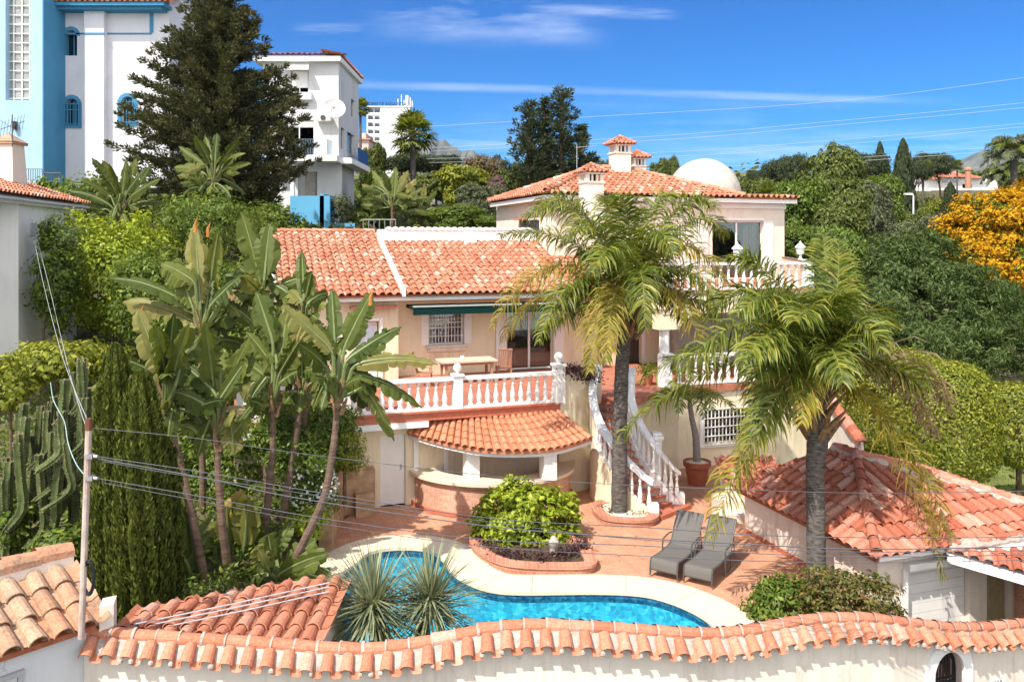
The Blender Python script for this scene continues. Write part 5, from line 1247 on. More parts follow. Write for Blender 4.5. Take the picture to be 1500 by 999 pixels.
# white wall bottom left
m = MB(); p = P(-20, 850, 14.2); m.par(A(-9.6, 13.6, -.2), A(2.35, .35, 0), A(-.1, .4, 0), UP * 1.55); wl = thing('low_garden_wall', 'low bright white garden wall in the shade behind the corner outbuilding', 'wall', A(-8.6, 13.8, -.2)); m.build('wall', WHITE, wl)
m = MB(); m.par(A(-9.63, 13.58, 1.35), A(2.42, .36, 0), A(-.1, .46, 0), UP * .06); m.build('capping', WHITE, wl)
def bx(mb, x0, x1, y0, y1, Y, d, dz=0):
    """box whose front face fills photo columns x0-x1, rows y0-y1 at depth Y, d metres deep"""
    a = P(x0, y1, Y); b = P(x1, y0, Y); mb.par(a, A(b[0] - a[0], 0, 0), A(0, d, 0), A(0, 0, b[2] - a[2]))
# ------------------------------------------------------------------ blue and white tower house
tw = thing('tower_house', 'tall white and pale blue tower house with blue arched windows', 'house', P(150, 262, 54))
T1, T2 = 48.5, 50.9
m = MB(); bx(m, -60, 8, -60, 275, T1, 7); bx(m, 45, 62, -60, 275, T1, 7); bx(m, 8, 45, 147, 275, T1, 7); bx(m, 8, 45, -60, -40, T1, 7); bx(m, 8, 45, -40, 147, T1 + .6, 5); m.build('blue_wall', SKYB, tw)
m = MB(); a = P(62, 275, T1); b = P(62, -60, T1); m.par(a + A(.003, .002, 0), A(.06, 0, 0), A(0, 6.9, 0), UP * (b[2] - a[2])); m.build('side_wall', MIDB, tw)  # flank turned from the sun, its shade put into a darker blue
m = MB(); bx(m, 10, 43, -38, 145, T1 + .45, .08); gw = m.build('stair_window', plain('net curtain', (.27, .28, .27), .6, var=.4, scale=1.5), tw)
m = MB()
for x in (9, 20, 32, 43.5): bx(m, x - .8, x + .8, -39, 147, T1 + .38, .06)
for k in range(14): y = -32 + k * 13.6; bx(m, 9, 44, y - .7, y + .7, T1 + .36, .018)
m.build('window_frame', WHITE, gw)
m = MB(); panels = []
def arch_open(mb, cx, hw_, yt, yb): return (cx - hw_, cx + hw_, yt, yb)
px = lambda x: (x - 62) / F * T2
X0 = P(62, 0, T2)[0]; zb_, zt_ = P(0, 275, T2)[2], P(0, -20, T2)[2]
def wz(y): return P(0, y, T2)[2]
ops = [(px(95), px(113), wz(82), wz(44)), (px(95), px(115), wz(184), wz(144)), (px(177), px(197), wz(181), wz(141))]
panel_wall(m, A(X0, T2, 0), A(1, 0, 0), A(0, 1, 0), zb_, zt_, px(248), ops, .5)
m.par(A(X0, T2 + .5, zb_), A(px(248), 0, 0), A(0, 6, 0), UP * (zt_ - zb_))
for a, b, c, d in ops:       # spandrels that round the heads of the openings
    w_ = b - a; r = w_ / 2
    for sg in (-1, 1):
        pts = [A(X0 + a + r + sg * r, T2 + .004, d)] + [A(X0 + a + r + sg * r * sin(t), T2 + .004, d - r + r * cos(t)) for t in np.linspace(0, pi / 2, 8)]
        m.prism(pts, A(0, .4, 0))
m.build('white_wall', PALEV, tw)
m = MB(); bx(m, 123, 152, 10, 275, T2 - .45, .45); m.build('pilaster', PALEV, tw)
m = MB(); bx(m, 70, 236, 8, 14, T2 - .9, .9); bx(m, 68, 240, 3, 8, T2 - 1.2, 1.2); bx(m, 85, 123, 48.5, 51, T2 - .03, .03); bx(m, 152, 222, 48.5, 51, T2 - .03, .03); bx(m, 122.5, 152.5, 48, 51, T2 - .49, .04); bx(m, 219, 224, 14, 48, T2 - .06, .06); m.build('cornice', MIDB, tw)
m = MB(); tiles(m, P(66, 3, T2 - 1.3), A(1, 0, 0), A(0, 1, .36), 7.6, lambda t: (0, 3), .34, .5); m.build('roof', TILE, tw)
for k, (a, b, c, d) in enumerate(ops):
    r = (b - a) / 2; m = MB()
    for s0, s1, y0 in ((r - .03, r + .2, T2 - .03),):
        aa = np.linspace(0, pi, 13)
        inn_ = [A(X0 + a + r - s0 * cos(t), y0, d - r + s0 * sin(t)) for t in aa]; out_ = [A(X0 + a + r - s1 * cos(t), y0, d - r + s1 * sin(t)) for t in aa]
        for i in range(12): m.prism([inn_[i], inn_[i + 1], out_[i + 1], out_[i]], A(0, .06, 0))
        if k == 0: pass
        else: m.par(A(X0 + a - .2, y0, c), A(.23, 0, 0), A(0, .06, 0), UP * (d - r - c)); m.par(A(X0 + b - .03, y0, c), A(.23, 0, 0), A(0, .06, 0), UP * (d - r - c)); m.par(A(X0 + a - .2, y0 - .06, c - .16), A(b - a + .4, 0, 0), A(0, .12, 0), UP * .16)
    wi = m.build('arched_window', MIDB, tw)
    m = MB(); m.par(A(X0 + a, T2 + .42, c), A(b - a, 0, 0), A(0, .02, 0), UP * (d - c)); m.build('pane', GLASSD, wi)
    m = MB(); m.par(A(X0 + a + r - .03, T2 + .36, c), A(.06, 0, 0), A(0, .05, 0), UP * (d - c))
    if k:
        for q in range(7): x = X0 + a - .12 + (b - a + .24) * q / 6; m.tube([A(x, T2 - .16, c), A(x, T2 - .16, d - .25)], .022, 5)
        for z in (c + .05, (c + d) / 2 + .1, d - .4): m.tube([A(X0 + a - .14, T2 - .16, z), A(X0 + b + .14, T2 - .16, z)], .022, 5)
    m.build('window_grille', MIDB, wi)
m = MB(); bx(m, 18, 22, 178, 190, T1 - .25, .25); m.build('wall_lamp', BLACKM, tw)
rl = MB(); grille(rl, P(35, 264, 46), A(1, 0, 0), A(0, -1, 0), 1.15, 0, .62, 9, 1, .02, 0); grille(rl, P(65, 264, 46), nrm(A(.75, .0, 0)), A(0, -1, 0), .95, -.1, .4, 7, 1, .02, 0)
tag(rl.build('iron_railing', GREYM), 'dark iron railing at the foot of the pale blue tower wall', 'railing')

# ------------------------------------------------------------------ white three storey apartment house
ap_ = thing('apartment_house', 'white three storey house with grey satellite dish and blue garden wall', 'house', P(450, 340, 52))
B = 50.0; ZB = lambda y: P(0, y, B)[2]; XB = lambda x: P(x, 0, B)[0]
xw0, xw1 = XB(385), XB(496)
m = MB()
panel_wall(m, A(xw0, B, 0), A(1, 0, 0), A(0, 1, 0), ZB(232), ZB(92), xw1 - xw0, [(XB(426) - xw0, XB(452) - xw0, ZB(136), ZB(104)), (XB(417) - xw0, XB(460) - xw0, ZB(228), ZB(176))], .3)
panel_wall(m, A(xw1, B + .3, 0), A(0, 1, 0), A(-1, 0, 0), ZB(232), ZB(92), 6.2, [(.4, 1.5, ZB(216), ZB(184)), (2.3, 4.6, ZB(216), ZB(184)), (3.6, 4.8, ZB(156), ZB(128))], .3)
m.par(A(xw0, B + 1.2, ZB(345)), A(xw1 - xw0 - .3, 0, 0), A(0, 5.3, 0), UP * (ZB(92) - ZB(345)))
panel_wall(m, A(xw0 + 1.5, B + .9, 0), A(1, 0, 0), A(0, 1, 0), ZB(345), ZB(232), xw1 - xw0 - 1.5, [(.4, 1.6, ZB(300), ZB(250))], .2)
panel_wall(m, A(xw1 - .35, B + 1.1, 0), A(0, 1, 0), A(-1, 0, 0), ZB(345), ZB(232), 5.5, [(.8, 2.0, ZB(285), ZB(258)), (2.8, 4.0, ZB(300), ZB(258))], .2)
m.build('wall', GREYW, ap_)
m = MB(); m.par(A(XB(374), B - .5, ZB(92)), A(XB(501) - XB(374), 0, 0), A(0, 7.4, 0), UP * .3); m.build('roof_slab', WHITE, ap_)
m = MB(); tiles(m, A(XB(374), B - .62, ZB(92) + .34), A(1, 0, 0), A(0, 1, .2), XB(501) - XB(374), lambda t: (0, 1.5), .34, .5); tiles(m, A(XB(501) + .1, B - .5, ZB(92) + .34), A(0, 1, 0), A(-1, 0, .2), 7.4, lambda t: (0, 1.3), .34, .5); m.build('roof', TILE, ap_)
m = MB(); m.par(A(XB(412), B - 1.3, ZB(239)), A(XB(500) - XB(412), 0, 0), A(0, 1.5, 0), UP * .35); m.par(A(xw1 + .0, B + .3, ZB(239)), A(.75, 0, 0), A(0, 6.5, 0), UP * .35); m.build('balcony_slab', WHITE, ap_)
m = MB(); grille(m, A(XB(414), B - 1.2, 0), A(1, 0, 0), A(0, -1, 0), XB(486) - XB(414), ZB(231), ZB(208), 30, 1, .012, 0); grille(m, A(XB(486), B - 1.2, 0), A(0, 1, 0), A(1, 0, 0), 1.2, ZB(231), ZB(208), 9, 1, .012, 0); m.build('railing', plain('blue grey railing', (.25, .35, .45), .5), ap_)
m = MB(); m.par(A(xw1 + .7, B + 2.5, ZB(232)), A(.04, 0, 0), A(0, 3.6, 0), UP * .95); m.build('blue_balcony_screen', plain('dark blue screen', (.02, .09, .26), .6), ap_)
def wdw(nm, x0, x1, y0, y1, Y, mat=GLASSD, bars=2):
    g = MB(); bx(g, x0 + .8, x1 - .8, y0 + .8, y1 - .8, Y + .2, .03); f_ = MB()
    for k in range(bars + 1): x = x0 + (x1 - x0) * k / bars; bx(f_, x - .7, x + .7, y0, y1, Y + .14, .08)
    bx(f_, x0, x1, y0 - .5, y0 + .9, Y + .13, .1); bx(f_, x0, x1, y1 - .9, y1 + .3, Y + .13, .1)
    w = f_.build(nm, WHITE, ap_); g.build('pane', mat, w); return w
w1 = wdw('shuttered_window', 426, 452, 104, 136, B); m = MB(); bx(m, 427, 451, 105, 129, B + .1, .05); m.build('roller_shutter', WHITE, w1)
m = MB(); a = A(XB(421), B - .7, ZB(103)); m.add([a, a + A(XB(456) - XB(421), 0, 0), A(XB(453), B, ZB(93)), A(XB(424), B, ZB(93))], [(0, 1, 2, 3)]); m.par(a + UP * -.12, A(XB(456) - XB(421), 0, 0), A(0, .03, 0), UP * .12); m.build('white_awning', WHITE, ap_)
m = MB(); bx(m, 422, 456, 136, 146, B - .35, .35); m.build('window_box', GREYW, ap_)
wdw('balcony_door', 417, 460, 186, 228, B); m = MB(); bx(m, 417, 460, 176, 185, B + .1, .1); m.build('shutter_box', WHITE, ap_)
m = MB()
for y0, y1, za, zb in ((.4, 1.5, 216, 184), (2.3, 4.6, 216, 184), (3.6, 4.8, 156, 128)): m.par(A(xw1 - .2, B + .3 + y0, ZB(za)), A(.03, 0, 0), A(0, y1 - y0, 0), UP * (ZB(zb) - ZB(za)))
for y0, y1, za, zb in ((.8, 2.0, 285, 258), (2.8, 4.0, 300, 258)): m.par(A(xw1 - .5, B + 1.1 + y0, ZB(za)), A(.03, 0, 0), A(0, y1 - y0, 0), UP * (ZB(zb) - ZB(za)))
m.build('side_pane', GLASSD, ap_)
m = MB(); bx(m, 425, 430, 240, 340, B - 1.1, .3); m.build('porch_post', WHITE, ap_)
m = MB(); bx(m, 447, 463, 250, 300, B + 1.05, .05); m.build('porch_door', DARKI, ap_)
m = MB(); bx(m, 425, 483, 287, 345, B - 2.4, .25); m.par(A(XB(483) - .05, B - 2.4, ZB(345)), A(.25, 0, 0), A(0, 3, 0), UP * 2.4); bx(m, 484, 520, 327, 345, B - 1.5, .2); m.build('blue_garden_wall', POOLB, ap_)
m = MB(); bx(m, 462, 484, 168, 177, B - .5, .4); ac = m.build('air_conditioner', WHITE, ap_)
m = MB(); m.X = Matrix.Translation(P(473, 172.5, B - .52)) @ Matrix.Rotation(radians(90), 4, 'X'); m.lathe((0, 0, 0), [(.16, 0), (.16, .02), (.02, .02)], 14); m.build('fan', GREYM, ac)
ds = thing('satellite_dish', 'large pale grey satellite dish on the white apartment house corner', 'satellite dish', P(490, 175, B - .8))
m = MB(); c = P(490, 160, B - .9); m.X = Matrix.Translation(c) @ Matrix.Rotation(radians(15), 4, 'Z') @ Matrix.Rotation(radians(70), 4, 'X')
m.lathe((0, 0, 0), [(.64, .13), (.5, .06), (.3, .015), (.02, 0), (.02, -.02), (.3, -.01), (.5, .035), (.65, .11)], 28, False); m.build('dish', plain('grey dish', (.55, .54, .52), .6), ds, smooth=True)
m = MB(); m.tube([c + A(0, .05, -.05), c + A(.05, .5, -.3), c + A(.05, .85, -.3)], .04, 6); m.tube([c + A(-.1, -.1, -.5), c + A(-.05, -.6, -.1)], .02, 5); m.build('mount', STEEL, ds)
m = MB(); o = P(534, 342, 41); grille(m, P(532, 340, 41), A(1, .1, 0), A(0, -1, 0), 1.6, -.1, .62, 6, 1, .02, 0)
tag(m.build('metal_railing', STEEL), 'grey tubular railing behind the roof ridge of the villa', 'railing')

# ------------------------------------------------------------------ far high rise hotel with roof letters
ho = thing('tower_block', 'distant white high rise block with roof letters reading TORRE DE ANDALUCIA', 'tower block', P(568, 235, 400))
Q = 400
m = MB(); bx(m, 557, 600, 157, 260, Q, 18); bx(m, 537, 557, 157, 260, Q + 2.2, 16); bx(m, 537, 539, 157, 260, Q, 3); m.build('wall', PALEV, ho)
for k in range(9):
    y = 160 + k * 10.2; m = MB(); bx(m, 538, 557, y + 5.4, y + 9.4, Q + .2, .25); bl = m.build('balcony', WHITE, ho); m = MB()
    bx(m, 540, 546, y + .8, y + 5.2, Q + 1.9, .25); bx(m, 549, 555, y + .8, y + 5.2, Q + 1.9, .25); m.build('pane', GLASSD, bl)
m = MB(); bx(m, 537, 600, 155.6, 157, Q - .3, 3); bx(m, 594, 598, 140, 156, Q + 4, 3); m.build('roof_edge', WHITE, ho)
text_mesh('TORRE DE ANDALUCIA', 2.5, 'lettering', NAVY, ho, P(537.5, 155.4, Q + .4), A(1, 0, 0), UP, .3, sx=.72)
m = MB()
for x, h_ in ((583, 12), (588, 18), (592, 10), (595, 15), (601, 14), (604, 9)): m.tube([P(x, 157, Q + 3), P(x, 157 - h_, Q + 3)], .25, 5)
m.build('antenna', WHITE, ho)
m = MB(); bx(m, 524, 540, 205, 235, 170, 8); bx(m, 528, 536, 195, 206, 172, 5)
fb = thing('distant_house', 'distant pale pink house behind the white apartment house', 'house', P(532, 240, 172)); m.build('wall', plain('pale pink render', (.55, .42, .38), .9), fb); m = MB(); bx(m, 522, 542, 203, 205, 169.5, 9); m.build('roof', TILE, fb)

# ------------------------------------------------------------------ white neighbour house at the left edge
nh = thing('neighbour_house', 'white neighbour house in shade with orange tile roof and white chimney', 'house', A(-21, 31, 2))
nd = nrm(A(-.60, -.80, 0)); nf = nrm(A(-.80, .60, 0))      # along the visible wall towards the eye, and into the house
kc = P(112, 300, 33.5); c2 = P(27, 300, 28.0)
L2 = np.linalg.norm((c2 - kc) * A(1, 1, 0)); nd = nrm((c2 - kc) * A(1, 1, 0)); nf = A(nd[1], -nd[0], 0)
ztop = kc[2]
m = MB(); m.par(A(kc[0], kc[1], 1.5), nd * L2, nf * 7, UP * (ztop - 1.5)); m.par(A(c2[0], c2[1], 1.5) + nf * .6 - A(0, .0, 0), nd * 3, nf * 6.4, UP * (ztop - 1.5)); m.build('wall', WHITEB, nh)
m = MB(); e0 = kc - nd * .5 - nf * .35 + UP * .05; tiles(m, e0, nd, nf + UP * .33, L2 + 5, lambda t: (0, 5.5), .30, .42); m.build('roof', TILE, nh)
m = MB(); m.par(e0 + UP * -.12, nd * (L2 + 5), nrm(nf + UP * .33) * 5.6, UP * -.06); m.par(e0 + nf * .12 + UP * -.3, nd * (L2 + 5), nf * .3, UP * .17); m.build('eave', GREYW, nh)
b = P(12, 272, 31); t = P(12, 212, 31)
m = MB(); m.X = Matrix.Translation(b); hh = t[2] - b[2]
m.add([(-.5, -.5, -.6), (.5, -.5, -.6), (.5, .5, -.6), (-.5, .5, -.6), (-.38, -.38, hh), (.38, -.38, hh), (.38, .38, hh), (-.38, .38, hh)], [(3, 2, 1, 0), (4, 5, 6, 7), (0, 1, 5, 4), (1, 2, 6, 5), (2, 3, 7, 6), (3, 0, 4, 7)]); ch = m.build('chimney', WALLW, nh)
m = MB(); m.X = Matrix.Translation(t); m.box((0, 0, .03), (.95, .95, .08)); m.add([(-.5, -.5, .08), (.5, -.5, .08), (.5, .5, .08), (-.5, .5, .08), (0, 0, .45)], [(0, 1, 4), (1, 2, 4), (2, 3, 4), (3, 0, 4)]); m.build('chimney_cap', TILEO, ch)
m = MB(); c = A(c2[0], c2[1], 0) - nd * .9 - nf * .06; m.par(c + UP * (ztop - 1.3), -nd * .5, nf * .06, UP * .45); m.build('meter_box', plain('grey box', (.4, .41, .43), .5), nh)
m = MB(); m.tube([P(18, 215, 30), P(18, 168, 30)], .02, 6); m.tube([P(0, 190, 30), P(36, 178, 30)], .014, 5)
for k in range(8): c = P(2 + k * 4.6, 189.4 - k * 1.5, 30); m.tube([c + A(-.04, 0, -.28), c + A(.04, 0, .28)], .009, 4)
m.tube([P(0, 176, 30), P(30, 196, 30)], .01, 5)
tag(m.build('antenna', GREYM), 'rooftop comb antenna over the chimney of the white neighbour house', 'antenna')

# ------------------------------------------------------------------ houses on the right hillside and behind the villa
def far_house(px0, px1, py0, py1, Y, label, roofs, wins, extra=()):
    t = thing('hillside_house', label, 'house', P((px0 + px1) / 2, py1, Y + 4)); m = MB(); bx(m, px0, px1, py0, py1, Y, 9)
    for e in extra: bx(m, *e, Y - 2, 10)
    m.build('wall', WHITE, t)
    for a, b, c, d in roofs:
        m = MB(); p = P(a, d, Y - 1); q = P(b, d, Y - 1); h = P(a, c, Y + 5)[2] - p[2]; tiles(m, p, A(1, 0, 0), A(0, 6, h), q[0] - p[0], lambda s: (0, 6.2), .45, .6); m.build('roof', TILEG, t)
    for w in wins:
        m = MB(); bx(m, *w, Y - .06 if not extra else Y - 2.06, .06); m.build('window', GLASSD, t)
    return t
far_house(1338, 1465, 262, 330, 150, 'sprawling white house with tiled roofs and round chimney on the right hillside', [(1336, 1382, 256, 263), (1378, 1418, 251, 260), (1424, 1444, 256, 262)], [(1380, 1388, 262, 268), (1392, 1404, 262, 268), (1410, 1424, 270, 276), (1342, 1350, 266, 270)], [(1463, 1500, 260, 300), (1338, 1364, 276, 292)])
m = MB(); m.lathe(P(1418, 258, 147), [(.5, -2.2), (.5, .9), (.65, 1.0), (.65, 1.3), (.3, 1.6)], 10); tag(m.build('round_chimney', plain('ochre brick', (.42, .2, .12), .9)), 'ochre round chimney rising above the sprawling hillside house', 'chimney')
far_house(1166, 1186, 256, 300, 190, 'small white house between the trees right of the dome', [(1164, 1188, 251, 257)], [(1170, 1173, 262, 266)])
far_house(595, 642, 275, 300, 85, 'white cottage with pink tile roof under the fan palm', [(593, 645, 264, 275)], [(622, 632, 278, 290)])
far_house(1106, 1124, 300, 330, 90, 'white house corner beyond the villa wall on the right', [(1104, 1126, 297, 301)], [(1110, 1116, 304, 312)])
# street lamp on the hill road
sl_ = thing('street_lamp', 'grey street lamp standing before the tall cypress on the hillside', 'street lamp', P(1338, 330, 75))
m = MB(); m.tube([P(1338, 330, 75), P(1338, 288, 75), P(1337, 285, 75), P(1332, 284, 75)], .07, 6); m.build('post', WHITE, sl_); m = MB(); m.box(P(1330, 284.5, 75), (.7, .3, .15)); m.build('lamp_head', WHITE, sl_)
# ------------------------------------------------------------------ foliage kit
def leaf_quads(C, Dv, Nv, L, Wd, fold=.25):
    Dv = nrm(Dv); S = nrm(np.cross(Dv, Nv)); Nv = np.cross(S, Dv); L = np.asarray(L).reshape(-1, 1); Wd = np.asarray(Wd).reshape(-1, 1)
    b = C - Dv * L / 2; t = C + Dv * L / 2
    r = C + S * Wd / 2 + Nv * Wd * fold - Dv * L * .06; l = C - S * Wd / 2 + Nv * Wd * fold - Dv * L * .06
    return np.stack([b, r, t, l], 1)

def clumps_to_leaves(rng, cc, cr, nper, L, Wd, outc=None, up=.45, droop=.25, flat=.75):
    cc = np.asarray(cc, float); M_ = len(cc); cr = np.broadcast_to(np.asarray(cr, float), (M_,))
    idx = np.repeat(np.arange(M_), nper); n = len(idx)
    d = nrm(rng.normal(size=(n, 3))); rad = rng.random(n) ** .45
    off = d * (rad * cr[idx])[:, None] * A(1, 1, flat)
    C = cc[idx] + off
    o = d * .7 + rng.normal(size=(n, 3)) * .45 + UP * up
    if outc is not None: o = o + nrm(cc[idx] - outc) * .6
    Nn = nrm(o); T = nrm(np.cross(Nn, rng.normal(size=(n, 3)))); T = nrm(T - UP * droop + d * .35)
    k = rng.uniform(.45, 1.5, n)
    return leaf_quads(C, T, Nn, L * k, Wd * k)

def blob_clumps(rng, blobs, spacing, inner=.25):
    out = []; 
    for (c, r) in blobs:
        c = A(*c); r = A(*r) if not np.isscalar(r) else A(r, r, r)
        n = max(6, int(4 * pi * ((r[0] * r[1] + r[0] * r[2] + r[1] * r[2]) / 3) / spacing ** 2))
        d = nrm(rng.normal(size=(n, 3))); f = np.where(rng.random(n) < inner, rng.uniform(.35, .75, n), rng.uniform(.78, 1.06, n))
        p = c + d * r * f[:, None]
        for q in p:
            if all(np.sum(((q - A(*c2)) / (A(*r2) if not np.isscalar(r2) else r2)) ** 2) > .45 or (c2 is c) or np.allclose(c2, c) for c2, r2 in blobs): out.append(q)
    return np.array(out)

def limbs(mb, base, top, r0, targets, rng, n=7):
    base = A(*base); top = A(*top); mid = (base + top) / 2 + rng.normal(0, .04, 3) * np.linalg.norm(top - base)
    tr_ = catmull([base, mid, top], 4); mb.tube(tr_, np.linspace(r0, r0 * .45, len(tr_)), 8)
    if len(targets):
        for q in targets[rng.choice(len(targets), min(n, len(targets)), replace=False)]:
            s = tr_[int(rng.integers(len(tr_) // 2, len(tr_)))]; m_ = (s + q) / 2 + rng.normal(0, .06, 3) * np.linalg.norm(q - s) + UP * .05
            mb.tube(catmull([s, m_, q], 3), np.linspace(r0 * .4, r0 * .08, 7), 5)

def crown_tree(name, label, cat, base, blobs, mat, L, Wd, spacing, cr, nper, r0=.15, seed=1, group=None, trunk=True, bark=None, up=.45, droop=.25, inner=.25, crown='crown', extra=None):
    rng = np.random.default_rng(seed); t = thing(name, label, cat, base, group)
    cc = blob_clumps(rng, blobs, spacing, inner); ctr = np.mean([A(*b[0]) for b in blobs], 0)
    v = clumps_to_leaves(rng, cc, cr * rng.uniform(.7, 1.25, len(cc)), nper, L, Wd, ctr, up, droop)
    if extra is not None: v = np.concatenate([v, extra(rng, blobs)])
    quads_mesh(crown, v, mat, t)
    m = MB(); limbs(m, base, ctr, r0, cc, rng, 9 if trunk else 6); m.build('trunk' if trunk else 'stem', bark or BARKD, t)
    return t

def conifer_leaves(rng, base, h, rw, n_br, L, Wd, tip_up=.35, shape=lambda f: (1 - f) ** .8, per=26, z0=.05, sub=5, clr=.28):
    cl = []; brs = []
    for k in range(n_br):
        f = z0 + (1 - z0) * (k + rng.random()) / n_br; a = rng.random() * 2 * pi; R = rw * shape(f) * rng.uniform(.72, 1.15) + .1 * rw * .3
        p0 = base + UP * h * f; dirv = A(cos(a), sin(a), 0)
        npt = max(2, int(R / (clr * .85)))
        for q in range(npt):
            g = (q + .6) / npt; p = p0 + dirv * R * g + UP * (R * tip_up * g ** 2 - R * .12 * g) + rng.normal(0, clr * .25, 3)
            cl.append((p, clr * (1.1 - .45 * g)))
        brs.append((p0, p0 + dirv * R * .95 + UP * R * (tip_up - .12) * .9))
    cc = np.array([c for c, r in cl]); cr = np.array([r for c, r in cl])
    idx = np.repeat(np.arange(len(cc)), per); d = nrm(rng.normal(size=(len(idx), 3)))
    C = cc[idx] + d * (cr[idx] * rng.random(len(idx)) ** .5)[:, None] * A(1, 1, .8)
    ax = (C - base) * A(1, 1, 0); T = nrm(nrm(ax) * .8 + UP * .5 + d * .8); Nn = nrm(rng.normal(size=d.shape) + UP * .4)
    k = rng.uniform(.7, 1.3, len(idx))
    return leaf_quads(C, T, Nn, L * k, Wd * k), brs

def column_leaves(rng, base, h, rw, n, L, Wd, shape=lambda f: min(1, (f * 6) ** .5) * (1 - f ** 2.2) ** .6, lobes=7):
    f = rng.random(n) ** .9; a = rng.random(n) * 2 * pi
    s = np.array([shape(x) for x in f]); lob = .92 + .24 * np.sin(a * lobes + f * 5) + .1 * np.sin(f * 34 + a * 3)
    r = rw * s * lob * (rng.random(n) ** .28)
    C = base + np.stack([r * np.cos(a), r * np.sin(a), h * f], 1)
    out_ = np.stack([np.cos(a), np.sin(a), 0 * a], 1)
    T = nrm(UP * 1.0 + out_ * .35 + rng.normal(0, .28, (n, 3))); Nn = nrm(out_ + rng.normal(0, .5, (n, 3)))
    k = rng.uniform(.7, 1.4, n)
    return leaf_quads(C, T, Nn, L * k, Wd * k)

# ---- palm fronds
def bez(p, n):
    t = np.linspace(0, 1, n)[:, None]
    if len(p) == 3: return (1 - t) ** 2 * p[0] + 2 * t * (1 - t) * p[1] + t ** 2 * p[2]
    return (1 - t) ** 3 * p[0] + 3 * t * (1 - t) ** 2 * p[1] + 3 * t ** 2 * (1 - t) * p[2] + t ** 3 * p[3]

def frond_quads(rng, pts, nl=62, L=.62, w=.035, droop=1.0, plum=.5, start=.14, fwd=.5):
    pa = bez([A(*p) for p in pts], 60); tg = nrm(np.gradient(pa, axis=0)); qs = []
    for i in range(nl):
        f = start + (1 - start) * (i + .5) / nl; x = f * 59; a = int(x); b = min(a + 1, 59); p = pa[a] + (pa[b] - pa[a]) * (x - a); T = tg[a]
        S = np.cross(T, UP); S = S / (np.linalg.norm(S) + 1e-6) if np.linalg.norm(S) > .15 else nrm(np.cross(T, A(.3, 1, .1)))
        Nv = np.cross(S, T)
        ll = L * (.45 + .75 * sin(pi * min(1, f * .9 + .08)) ** .8) * (1 if f < .85 else 1 - (f - .85) * 2.2)
        for sg in (-1, 1):
            d = nrm(S * sg * 1.0 + T * (fwd * rng.uniform(.2, 1.9) + .5 * f ** 3) + Nv * rng.normal(.12, plum) + rng.normal(0, .08, 3))
            q = p; prev = None; l = ll * rng.uniform(.7, 1.2); dd = d; dk = droop * rng.uniform(.45, 1.5)
            nn = nrm(np.cross(d, T)); ww = w * rng.uniform(.8, 1.2)
            for s, (wi) in enumerate((.55, 1.0, .8, .06)):
                side = nrm(np.cross(dd, nn)) * ww * wi
                cur = (q - side, q + side)
                if prev is not None: qs.append((prev[0], prev[1], cur[1], cur[0]))
                prev = cur; q = q + dd * l / 3; dd = nrm(dd - UP * dk * (.3 + .28 * s))
    return np.array(qs), pa

def strip_mesh(name, qs, mat, parent, nseg=3):
    """leaflet strips whose segments share their vertices, so that each leaflet is one island"""
    qs = np.asarray(qs); k = len(qs) // nseg; v = []; f = []
    q = qs.reshape(k, nseg, 4, 3)
    V = np.concatenate([q[:, :, :2].reshape(k, nseg * 2, 3), q[:, -1, 2:][:, ::-1]], 1)      # per leaflet (nseg+1)*2 vertices
    base = (np.arange(k) * (nseg + 1) * 2)[:, None]
    F_ = np.concatenate([np.stack([base[:, 0] + 2 * s, base[:, 0] + 2 * s + 1, base[:, 0] + 2 * s + 3, base[:, 0] + 2 * s + 2], 1) for s in range(nseg)], 0)
    me = bpy.data.meshes.new(name); nv = k * (nseg + 1) * 2
    me.vertices.add(nv); me.vertices.foreach_set('co', (V.reshape(-1, 3) - ORG[parent.name]).astype(np.float32).ravel())
    n = len(F_); me.loops.add(n * 4); me.loops.foreach_set('vertex_index', F_.astype(np.int32).ravel()); me.polygons.add(n); me.polygons.foreach_set('loop_start', np.arange(0, n * 4, 4, dtype=np.int32))
    me.update(calc_edges=True); me.validate()
    return link_mesh(name, me, mat, parent, None)

def frond(rng, parent, pts, mat, nl=62, L=.62, w=.035, droop=1.0, plum=.5, rr=.028, stalk=None, start=.14):
    qs, pa = frond_quads(rng, pts, nl, L, w, droop, plum, start)
    o = strip_mesh('frond', qs, mat, parent)
    m = MB(); sel = pa[::4]; m.tube(np.vstack([sel, pa[-1:]]), np.linspace(rr, rr * .15, len(sel) + 1), 5); m.build('rachis', stalk or plain_stalk, o)
    return o
plain_stalk = plain('green frond stalk', (.17, .19, .06), .6, var=.2)
dry_stalk = plain('dry frond stalk', (.34, .26, .16), .8, var=.2)

def palm_trunk(t, pts, radii, name='trunk', mat=None):
    m = MB(); l = catmull(pts, 8); r = np.interp(np.linspace(0, 1, len(l)), np.linspace(0, 1, len(radii)), radii)
    r = r * (1 + .03 * np.sin(np.arange(len(l)) * 2.4)); m.tube(l, r, 14); m.build(name, mat or BARK, t, smooth=True)

